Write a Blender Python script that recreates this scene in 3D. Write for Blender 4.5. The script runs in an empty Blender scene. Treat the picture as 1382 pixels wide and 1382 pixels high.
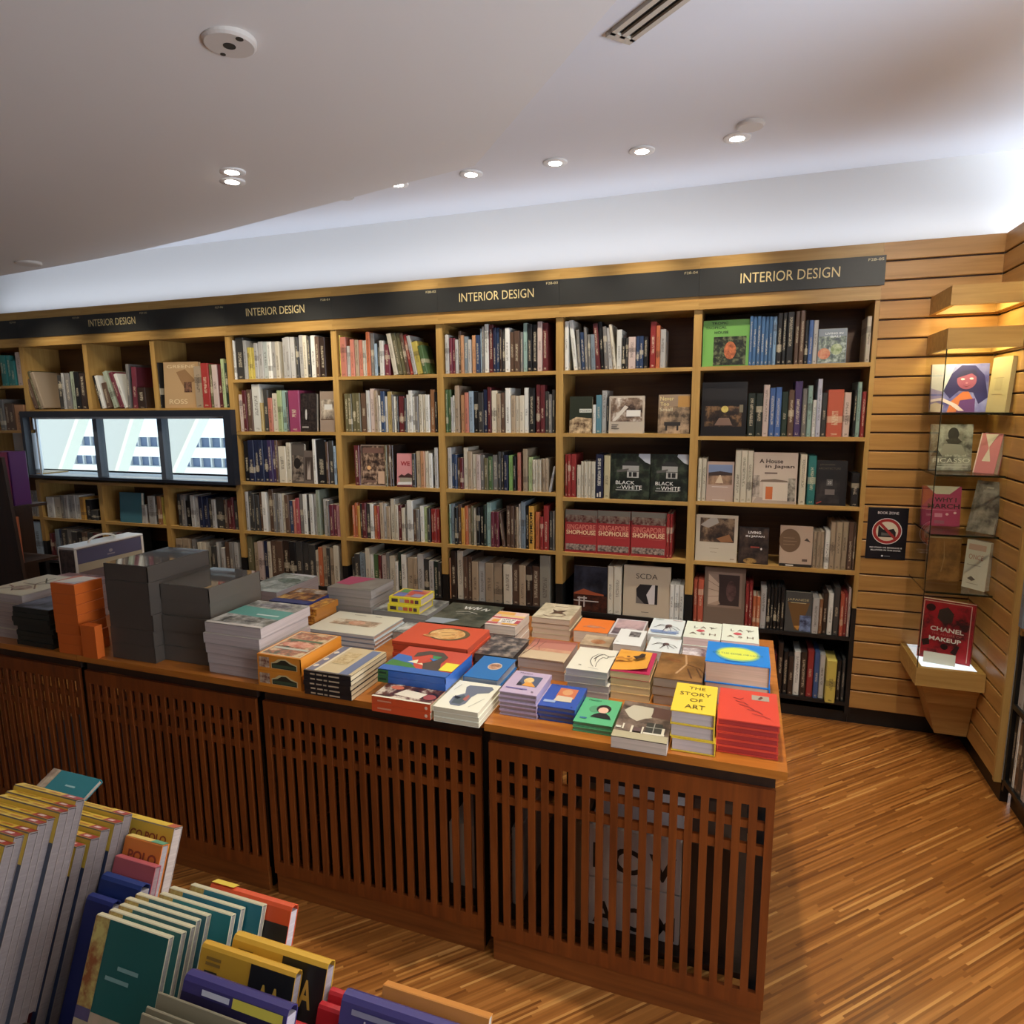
import bpy, math, random
from mathutils import Vector, Matrix
random.seed(7)
S = bpy.context.scene
COL = S.collection

def lin(c):
    f = lambda v: (v/255)/12.92 if v <= 10 else (((v/255)+.055)/1.055)**2.4
    return (f(c[0]), f(c[1]), f(c[2]), 1.0)

PAL = dict(w=(232,228,214), cr=(214,202,172), lg=(190,184,176), g=(128,122,116), dg=(66,63,60), k=(32,30,30), br=(104,74,54), db=(60,42,32),
 tn=(184,156,122), rd=(178,44,40), rp=(190,70,78), dr=(112,36,40), dp=(128,44,60), sa=(218,120,92), oy=(226,158,46), ye=(222,196,66), go=(190,160,86),
 gn=(78,112,58), dn=(42,60,46), yg=(170,190,120), lg2=(128,178,84), gg=(160,170,142), pg=(190,198,190), tg=(150,186,172), te=(36,132,126), tb=(90,150,168),
 bl=(66,112,166), bl2=(62,100,172), bb=(120,160,196), lb=(158,184,204), bg=(130,146,156), nb=(48,70,112), nv=(36,42,76), pk=(206,134,140), mg=(166,58,100),
 pu=(72,52,104), pc=(204,178,164), ot=(206,140,88), ob=(160,100,54), ol=(112,104,64), ro=(206,82,52), la=(186,186,206), yc=(216,198,142), gt=(150,142,120), kg=(36,46,38))
PAL['or'] = (214,104,52)
NAME = dict(w='white', cr='cream', lg='pale grey', g='grey', dg='dark grey', k='black', br='brown', db='dark brown', tn='tan', rd='red', rp='rose red', dr='dark red',
 dp='maroon', sa='salmon', oy='amber yellow', ye='yellow', go='mustard', gn='green', dn='dark green', yg='yellow-green', lg2='bright green', gg='sage grey', pg='pale sage',
 tg='pale teal', te='teal', tb='light teal', bl='blue', bl2='bright blue', bb='pale blue', lb='light blue', bg='blue-grey', nb='slate blue', nv='navy', pk='pink', mg='magenta',
 pu='purple', pc='pale pink', ot='light orange', ob='orange-brown', ol='olive', ro='orange-red', la='lavender', yc='pale yellow', gt='grey-tan', kg='near-black green')
NAME['or'] = 'orange'
def mute(c, k=.16):
    g = .3*c[0]+.59*c[1]+.11*c[2]
    return tuple(int(v*(1-k)+g*k) for v in c)
PAL = {k: tuple(int(x*.93) for x in mute(v, .24)) for k, v in PAL.items()}
def C(c):
    return PAL[c] if isinstance(c, str) else c

# ---------------------------------------------------------------- materials
MATS = {}
def newmat(name):
    m = bpy.data.materials.new(name); m.use_nodes = True
    return m, m.node_tree.nodes, m.node_tree.links, m.node_tree.nodes['Principled BSDF']
def flat(c, rough=.38, name=None, metal=0, coat=0):
    c = mute(C(c), .1); key = ('flat', c, rough, metal, coat)
    if key not in MATS:
        m, n, l, b = newmat(name or 'print_%d_%d_%d' % c)
        b.inputs['Base Color'].default_value = lin(c); b.inputs['Roughness'].default_value = rough
        b.inputs['Metallic'].default_value = metal; b.inputs['Coat Weight'].default_value = coat
        MATS[key] = m
    return MATS[key]
def photo(a, bcol, scale=30, mid=None):
    a, bcol = C(a), C(bcol); mid = C(mid) if mid else None
    key = ('photo', a, bcol, scale, mid)
    if key not in MATS:
        m, n, l, b = newmat('photo_print')
        tc = n.new('ShaderNodeTexCoord'); no = n.new('ShaderNodeTexNoise'); cr = n.new('ShaderNodeValToRGB')
        no.inputs['Scale'].default_value = scale; no.inputs['Detail'].default_value = 5; no.inputs['Roughness'].default_value = .65
        cr.color_ramp.elements[0].position = .38; cr.color_ramp.elements[1].position = .62
        cr.color_ramp.elements[0].color = lin(a); cr.color_ramp.elements[1].color = lin(bcol)
        if mid:
            e = cr.color_ramp.elements.new(.5); e.color = lin(mid)
        l.new(tc.outputs['Object'], no.inputs['Vector']); l.new(no.outputs['Fac'], cr.inputs['Fac'])
        l.new(cr.outputs['Color'], b.inputs['Base Color']); b.inputs['Roughness'].default_value = .35
        MATS[key] = m
    return MATS[key]
def wood(name, a, bcol, axis='X', scale=1.0, rough=.4, coat=0):
    key = ('wood', name, axis)
    if key not in MATS:
        m, n, l, b = newmat(name)
        tc = n.new('ShaderNodeTexCoord'); mp = n.new('ShaderNodeMapping'); no = n.new('ShaderNodeTexNoise'); cr = n.new('ShaderNodeValToRGB')
        s = [34*scale]*3; s['XYZ'.index(axis)] = 2.2*scale; mp.inputs['Scale'].default_value = s
        no.inputs['Scale'].default_value = 1.0; no.inputs['Detail'].default_value = 6; no.inputs['Roughness'].default_value = .6; no.inputs['Distortion'].default_value = .6
        cr.color_ramp.elements[0].position = .3; cr.color_ramp.elements[1].position = .72
        cr.color_ramp.elements[0].color = lin(a); cr.color_ramp.elements[1].color = lin(bcol)
        l.new(tc.outputs['Object'], mp.inputs['Vector']); l.new(mp.outputs['Vector'], no.inputs['Vector'])
        l.new(no.outputs['Fac'], cr.inputs['Fac']); l.new(cr.outputs['Color'], b.inputs['Base Color'])
        b.inputs['Roughness'].default_value = rough; b.inputs['Coat Weight'].default_value = coat; b.inputs['Coat Roughness'].default_value = .2
        MATS[key] = m
    return MATS[key]
OAK_A, OAK_B = (162,122,62), (192,154,88)
oakX = wood('oak_across', OAK_A, OAK_B, 'X'); oakZ = wood('oak_upright', OAK_A, OAK_B, 'Z'); oakY = wood('oak_deep', OAK_A, OAK_B, 'Y')
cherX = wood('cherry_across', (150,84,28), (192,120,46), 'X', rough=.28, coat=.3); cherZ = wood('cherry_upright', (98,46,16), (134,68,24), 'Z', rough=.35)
slatX = wood('slat_oak_across', (160,114,56), (190,142,78), 'X', .8); slatY = wood('slat_oak_deep', (160,114,56), (190,142,78), 'Y', .8)
kickX = wood('cherry_kick', (106,54,20), (144,80,32), 'X', rough=.35)
dark = wood('dark_stained_wood', (38,24,16), (58,36,22), 'Z', rough=.45)
BLACK = flat((22,21,20), .4, 'black_laminate'); GROOVE = flat((52,22,12), .6, 'groove_shadow_gap_brown'); SIGN = flat((44,44,40), .45, 'sign_charcoal'); GOLD = flat((222,196,126), .4, 'sign_gold_letters')
WHITE = flat((238,236,232), .6, 'white_paint'); METAL = flat((150,148,140), .35, 'dull_metal', .7)

def page_mat():
    m, n, l, b = newmat('page_edges')
    tc = n.new('ShaderNodeTexCoord'); mp = n.new('ShaderNodeMapping'); no = n.new('ShaderNodeTexNoise'); cr = n.new('ShaderNodeValToRGB')
    oi = n.new('ShaderNodeObjectInfo'); mx = n.new('ShaderNodeMixRGB'); mx.blend_type = 'MULTIPLY'; mx.inputs['Fac'].default_value = 1
    mp.inputs['Scale'].default_value = (3,3,420); no.inputs['Scale'].default_value = 1; no.inputs['Detail'].default_value = 2
    cr.color_ramp.elements[0].position = .3; cr.color_ramp.elements[1].position = .7
    cr.color_ramp.elements[0].color = (.8,.8,.8,1); cr.color_ramp.elements[1].color = (1,1,1,1)
    l.new(tc.outputs['Object'], mp.inputs['Vector']); l.new(mp.outputs['Vector'], no.inputs['Vector']); l.new(no.outputs['Fac'], cr.inputs['Fac'])
    l.new(oi.outputs['Color'], mx.inputs['Color1']); l.new(cr.outputs['Color'], mx.inputs['Color2']); l.new(mx.outputs['Color'], b.inputs['Base Color'])
    b.inputs['Roughness'].default_value = .8
    return m
PAGES = page_mat()
def cover_mat():
    m, n, l, b = newmat('printed_cover')
    oi = n.new('ShaderNodeObjectInfo'); l.new(oi.outputs['Color'], b.inputs['Base Color']); b.inputs['Roughness'].default_value = .33
    return m
COVER = cover_mat()
def spine_mat(vertex):
    m, n, l, b = newmat('printed_spine' + ('_many' if vertex else ''))
    tc = n.new('ShaderNodeTexCoord'); sp = n.new('ShaderNodeSeparateXYZ'); oi = n.new('ShaderNodeObjectInfo')
    def mth(op, a, bb=None, c=None):
        x = n.new('ShaderNodeMath'); x.operation = op
        for i, v in enumerate((a, bb, c)):
            if v is None: continue
            if isinstance(v, (int, float)): x.inputs[i].default_value = v
            else: l.new(v, x.inputs[i])
        return x.outputs[0]
    if vertex:
        at = n.new('ShaderNodeAttribute'); at.attribute_name = 'tint'; colr = at.outputs['Color']
        uv = n.new('ShaderNodeAttribute'); uv.attribute_name = 'spot'; l.new(uv.outputs['Vector'], sp.inputs[0]); rnd = sp.outputs['Y']
    else:
        colr = oi.outputs['Color']; l.new(tc.outputs['Generated'], sp.inputs[0]); rnd = oi.outputs['Random']
    gx, gz = sp.outputs['X'], sp.outputs['Z']
    cx = n.new('ShaderNodeCombineXYZ'); l.new(mth('MULTIPLY', gx, 5.0), cx.inputs[0]); l.new(mth('MULTIPLY', rnd, 90.0), cx.inputs[1]); l.new(mth('MULTIPLY', gz, 84.0), cx.inputs[2])
    no = n.new('ShaderNodeTexNoise'); no.inputs['Scale'].default_value = 1; no.inputs['Detail'].default_value = 1.5; l.new(cx.outputs[0], no.inputs['Vector'])
    letters = mth('GREATER_THAN', no.outputs['Fac'], .49)
    inx = mth('MULTIPLY', mth('GREATER_THAN', gx, .3), mth('LESS_THAN', gx, .7))
    lo = mth('MULTIPLY_ADD', rnd, .25, .18); hi = mth('MULTIPLY_ADD', mth('FRACT', mth('MULTIPLY', rnd, 7.3)), .4, .52)
    inz = mth('MULTIPLY', mth('GREATER_THAN', gz, lo), mth('LESS_THAN', gz, hi))
    logo = mth('MULTIPLY', mth('GREATER_THAN', gz, .035), mth('LESS_THAN', gz, .075))
    title = mth('MULTIPLY', mth('MULTIPLY', inx, letters), mth('MAXIMUM', inz, logo))
    band = mth('MULTIPLY', mth('GREATER_THAN', mth('FRACT', mth('MULTIPLY', rnd, 13.7)), .72), mth('LESS_THAN', mth('ABSOLUTE', mth('SUBTRACT', gz, mth('MULTIPLY_ADD', rnd, .6, .2))), .07))
    rgb = n.new('ShaderNodeRGBToBW'); l.new(colr, rgb.inputs[0])
    mixc = n.new('ShaderNodeMixRGB'); l.new(mth('GREATER_THAN', rgb.outputs[0], .2), mixc.inputs['Fac'])
    mixc.inputs['Color1'].default_value = lin((214,200,170)); mixc.inputs['Color2'].default_value = lin((64,54,48))
    m1 = n.new('ShaderNodeMixRGB'); l.new(mth('MULTIPLY', title, .6), m1.inputs['Fac']); l.new(colr, m1.inputs['Color1']); l.new(mixc.outputs[0], m1.inputs['Color2'])
    m2 = n.new('ShaderNodeMixRGB'); l.new(mth('MULTIPLY', band, .45), m2.inputs['Fac']); l.new(m1.outputs[0], m2.inputs['Color1']); l.new(mixc.outputs[0], m2.inputs['Color2'])
    l.new(m2.outputs[0], b.inputs['Base Color']); b.inputs['Roughness'].default_value = .35
    return m
SPINE = spine_mat(False); SPINES = spine_mat(True)
def emis(c, s, name):
    m, n, l, b = newmat(name); b.inputs['Base Color'].default_value = lin(c); b.inputs['Emission Color'].default_value = lin(c); b.inputs['Emission Strength'].default_value = s
    return m
LENS = emis((255,246,232), 30, 'lamp_lens'); LIGHTBOX = emis((222,230,246), .55, 'lit_panel')
def glass_mat(tint=(1,1,1), f=.06):
    m, n, l, b = newmat('clear_glass'); n.remove(b); out = n['Material Output']
    t = n.new('ShaderNodeBsdfTransparent'); t.inputs[0].default_value = (*tint, 1); g = n.new('ShaderNodeBsdfGlossy'); g.inputs['Roughness'].default_value = .03
    lw = n.new('ShaderNodeLayerWeight'); pw = n.new('ShaderNodeMath'); pw.operation = 'POWER'; pw.inputs[1].default_value = 4; l.new(lw.outputs['Facing'], pw.inputs[0])
    fr = n.new('ShaderNodeMath'); fr.operation = 'MULTIPLY_ADD'; fr.inputs[1].default_value = .5; fr.inputs[2].default_value = .025; l.new(pw.outputs[0], fr.inputs[0]); mx = n.new('ShaderNodeMixShader')
    l.new(fr.outputs[0], mx.inputs[0]); l.new(t.outputs[0], mx.inputs[1]); l.new(g.outputs[0], mx.inputs[2]); l.new(mx.outputs[0], out.inputs['Surface'])
    return m
GLASS = glass_mat((.97,.98,.95)); GEDGE = flat((30,34,26), .2, 'glass_edge')
def floor_mat():
    m, n, l, b = newmat('strip_parquet')
    tc = n.new('ShaderNodeTexCoord'); mp = n.new('ShaderNodeMapping'); mp.inputs['Rotation'].default_value = (0,0,math.radians(-45))
    sp = n.new('ShaderNodeSeparateXYZ'); l.new(tc.outputs['Object'], mp.inputs['Vector']); l.new(mp.outputs['Vector'], sp.inputs[0])
    def mth(op, a, bb=None):
        x = n.new('ShaderNodeMath'); x.operation = op
        for i, v in enumerate((a, bb)):
            if v is None: continue
            if isinstance(v, (int, float)): x.inputs[i].default_value = v
            else: l.new(v, x.inputs[i])
        return x.outputs[0]
    row = mth('FLOOR', mth('MULTIPLY', sp.outputs['Y'], 1/.0075))
    wn = n.new('ShaderNodeTexWhiteNoise'); wn.noise_dimensions = '1D'; l.new(row, wn.inputs['W'])
    xx = mth('FLOOR', mth('ADD', mth('MULTIPLY', sp.outputs['X'], 1/.34), mth('MULTIPLY', wn.outputs['Value'], 9.0)))
    cb = n.new('ShaderNodeCombineXYZ'); l.new(row, cb.inputs[0]); l.new(xx, cb.inputs[1])
    w2 = n.new('ShaderNodeTexWhiteNoise'); w2.noise_dimensions = '2D'; l.new(cb.outputs[0], w2.inputs['Vector'])
    cr = n.new('ShaderNodeValToRGB'); e = cr.color_ramp.elements
    e[0].position = 0; e[0].color = lin((112,64,26)); e[1].position = 1; e[1].color = lin((200,144,78))
    for p, c in ((.15,(136,82,34)), (.6,(154,96,42)), (.84,(166,106,50)), (.92,(182,122,58))): x = e.new(p); x.color = lin(c)
    l.new(w2.outputs['Value'], cr.inputs['Fac'])
    gr = n.new('ShaderNodeTexNoise'); m3 = n.new('ShaderNodeMapping'); m3.inputs['Scale'].default_value = (3,90,1); l.new(mp.outputs['Vector'], m3.inputs['Vector'])
    l.new(m3.outputs[0], gr.inputs['Vector']); gr.inputs['Scale'].default_value = 1; gr.inputs['Detail'].default_value = 4
    mx = n.new('ShaderNodeMixRGB'); mx.blend_type = 'OVERLAY'; mx.inputs[0].default_value = .35; l.new(cr.outputs[0], mx.inputs[1]); l.new(gr.outputs['Fac'], mx.inputs[2])
    l.new(mx.outputs[0], b.inputs['Base Color']); b.inputs['Roughness'].default_value = .3; b.inputs['Coat Weight'].default_value = .25; b.inputs['Coat Roughness'].default_value = .25
    return m

# ---------------------------------------------------------------- mesh helpers
class MB:
    def __init__(s): s.v = []; s.f = []; s.m = []
    def quad(s, pts, m=0):
        i = len(s.v); s.v += [tuple(p) for p in pts]; s.f.append(tuple(range(i, i+len(pts)))); s.m.append(m)
    def box(s, x0, x1, y0, y1, z0, z1, m=0, M=None):
        i = len(s.v)
        P = [(x,y,z) for z in (z0,z1) for y in (y0,y1) for x in (x0,x1)]
        if M: P = [tuple(M @ Vector(p)) for p in P]
        s.v += P
        for q in ((0,2,3,1),(4,5,7,6),(0,1,5,4),(2,6,7,3),(0,4,6,2),(1,3,7,5)):
            s.f.append(tuple(i+k for k in q)); s.m.append(m)
    def bbox(s, x0, x1, y0, y1, z0, z1, r=.003, m=0):
        # box whose long edges are chamfered by r (profile in XZ swept along Y, plus chamfered ends left square)
        pr = [(x0+r,z0),(x1-r,z0),(x1,z0+r),(x1,z1-r),(x1-r,z1),(x0+r,z1),(x0,z1-r),(x0,z0+r)]
        s.sweep([(a,y0,b) for a,b in pr], [(a,y1,b) for a,b in pr], m)
    def sweep(s, A, B, m=0, caps=True):
        i = len(s.v); n = len(A); s.v += [tuple(p) for p in A] + [tuple(p) for p in B]
        for k in range(n):
            s.f.append((i+k, i+(k+1)%n, i+n+(k+1)%n, i+n+k)); s.m.append(m)
        if caps:
            s.f.append(tuple(i+k for k in range(n))[::-1]); s.m.append(m); s.f.append(tuple(i+n+k for k in range(n))); s.m.append(m)
    def prism(s, poly, z0, z1, m=0):
        s.sweep([(x,y,z0) for x,y in poly], [(x,y,z1) for x,y in poly], m)
    def lathe(s, prof, n=28, cx=0, cy=0, m=0):
        i = len(s.v)
        for r, z in prof:
            s.v += [(cx+r*math.cos(2*math.pi*k/n), cy+r*math.sin(2*math.pi*k/n), z) for k in range(n)]
        for j in range(len(prof)-1):
            for k in range(n):
                a = i+j*n; s.f.append((a+k, a+(k+1)%n, a+n+(k+1)%n, a+n+k)); s.m.append(m)
        for j in (0, len(prof)-1):
            if prof[j][0] > 1e-5: s.f.append(tuple(i+j*n+k for k in range(n))); s.m.append(m)
    def tube(s, path, r, n=10, m=0):
        rings = []
        for j, p in enumerate(path):
            p = Vector(p); a = Vector(path[max(j-1,0)]); b = Vector(path[min(j+1,len(path)-1)]); t = (b-a).normalized()
            u = t.orthogonal().normalized() if j == 0 else (u - t*u.dot(t)).normalized()
            w = t.cross(u); i = len(s.v); rings.append(i)
            s.v += [tuple(p + r*(math.cos(2*math.pi*k/n)*u + math.sin(2*math.pi*k/n)*w)) for k in range(n)]
        for a, b in zip(rings, rings[1:]):
            for k in range(n): s.f.append((a+k, a+(k+1)%n, b+(k+1)%n, b+k)); s.m.append(m)
        s.f.append(tuple(rings[0]+k for k in range(n))[::-1]); s.m.append(m); s.f.append(tuple(rings[-1]+k for k in range(n))); s.m.append(m)
    def mesh(s, name, mats, smooth=False):
        me = bpy.data.meshes.new(name); me.from_pydata(s.v, [], s.f)
        for m in (mats if isinstance(mats, (list, tuple)) else [mats]): me.materials.append(m)
        if any(s.m): me.polygons.foreach_set('material_index', s.m)
        if smooth: me.polygons.foreach_set('use_smooth', [True]*len(s.f))
        me.update(); return me
def obj(name, mb, mats, parent=None, loc=None, color=None, smooth=False):
    o = bpy.data.objects.new(name, mb.mesh(name, mats, smooth)); COL.objects.link(o)
    if parent: o.parent = parent
    if loc: o.location = loc
    if color: o.color = lin(C(color))
    return o
def fixn(o):
    import bmesh
    b = bmesh.new(); b.from_mesh(o.data); bmesh.ops.recalc_face_normals(b, faces=b.faces); b.to_mesh(o.data); b.free(); return o
def tag(o, label, cat, group=None):
    o['label'] = label; o['category'] = cat
    if group: o['group'] = group
    return o
def thing(name, label, cat, loc=(0,0,0), rz=0, group=None, rx=0):
    o = bpy.data.objects.new(name, None); COL.objects.link(o); o.empty_display_size = .05
    o.location = loc; o.rotation_euler = (rx, 0, rz); return tag(o, label, cat, group)
def struct(name, mb, mats):
    o = fixn(obj(name, mb, mats)); o['kind'] = 'structure'; return o

TXT = {}
BOLD = {'BOOK ZONE','NO FOOD OR BEVERAGE IS','ALLOWED IN THIS ZONE.','WE','WHY I','MARCH','A House','in Japan','AA','6','CHANEL','MAKEUP','SHOPHOUSE','SINGAPORE','I C V','A C M','MAXIMALISM','SHIPS & WORKERS','Collins','POLO','MARCO POLO','TALKING ART','HIS ART','TROPIC','TROPICAL','HOUSE','LIVING','IN JAPAN','LIVING IN','BALI'}
def glyphs(s):
    if s not in TXT:
        cu = bpy.data.curves.new('t', 'FONT'); cu.body = s; cu.resolution_u = 3
        if s in BOLD: cu.offset = .022
        ob = bpy.data.objects.new('t', cu); COL.objects.link(ob)
        dg = bpy.context.evaluated_depsgraph_get(); me = bpy.data.meshes.new_from_object(ob.evaluated_get(dg))
        v = [tuple(x.co) for x in me.vertices]; f = [tuple(p.vertices) for p in me.polygons]
        bpy.data.objects.remove(ob); bpy.data.curves.remove(cu); bpy.data.meshes.remove(me)
        xs = [p[0] for p in v]; ys = [p[1] for p in v]; a, b, c, d = min(xs), max(xs), min(ys), max(ys)
        TXT[s] = ([((p[0]-a)/(b-a), (p[1]-c)/max(d-c,1e-6)) for p in v], f)
    return TXT[s]
def art(parent, design, o, U, V, N, off=.0007, name='cover_art', tname='title'):
    """flat print on a face: o lower-left corner, U and V the full width and height vectors, N outward"""
    o, U, V, N = Vector(o), Vector(U), Vector(V), Vector(N).normalized()
    mb = MB(); mats = []; texts = []
    def mi(m):
        if m not in mats: mats.append(m)
        return mats.index(m)
    k = off
    for d in design:
        t = d[0]; pt = lambda u, v: o + U*u + V*v + N*k
        if t == 'R': mb.quad([pt(d[1],d[2]), pt(d[3],d[2]), pt(d[3],d[4]), pt(d[1],d[4])], mi(flat(d[5])))
        elif t == 'G': mb.quad([pt(d[1],d[2]), pt(d[3],d[2]), pt(d[3],d[4]), pt(d[1],d[4])], mi(flat(d[5], .05, 'shrink_wrapped_board', 0, 1)))
        elif t == 'N': mb.quad([pt(d[1],d[2]), pt(d[3],d[2]), pt(d[3],d[4]), pt(d[1],d[4])], mi(photo(d[5], d[6], d[7], d[8] if len(d) > 8 else None)))
        elif t == 'P': mb.quad([pt(*p) for p in d[1]], mi(flat(d[2])))
        elif t == 'E': mb.quad([pt(d[1]+d[3]*math.cos(a*math.pi/14), d[2]+d[4]*math.sin(a*math.pi/14)) for a in range(28)], mi(flat(d[5])))
        elif t == 'EN': mb.quad([pt(d[1]+d[3]*math.cos(a*math.pi/14), d[2]+d[4]*math.sin(a*math.pi/14)) for a in range(28)], mi(photo(d[5], d[6], d[7])))
        elif t == 'L':   # thick polyline: pts, half width (in metres), colour
            for a, b in zip(d[1], d[1][1:]):
                A, B = pt(*a), pt(*b); T = N.cross(B-A).normalized()*d[2]
                mb.quad([A-T, B-T, B+T, A+T], mi(flat(d[3])))
        elif t in ('T', 'TR', 'TU'): texts.append((d, k))
        k += .00022
    if mb.v:
        obj(name, mb, mats, parent)
    for d, k in texts:
        v, f = glyphs(d[1]); tb = MB(); cu, cv, w, h = d[2:6]
        for x, y in v:
            x -= .5; y -= .5
            if d[0] == 'TR': x, y = y, -x       # reads downwards
            if d[0] == 'TU': x, y = -x, -y      # upside down
            tb.v.append(tuple(o + U*(cu + x*w) + V*(cv + y*h) + N*k))
        tb.f = list(f); tb.m = [0]*len(f)
        obj(tname, tb, [flat(d[6])], parent)
# lamp powers (W), world strength, exposure
LP = [25, 14, 17, 72, 42, 9, 1.2, 14, 5.8, 125, 1.0, 1.5]
WORLD = 1.1
SUN = 1.3
EXPO = 0.8
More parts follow.
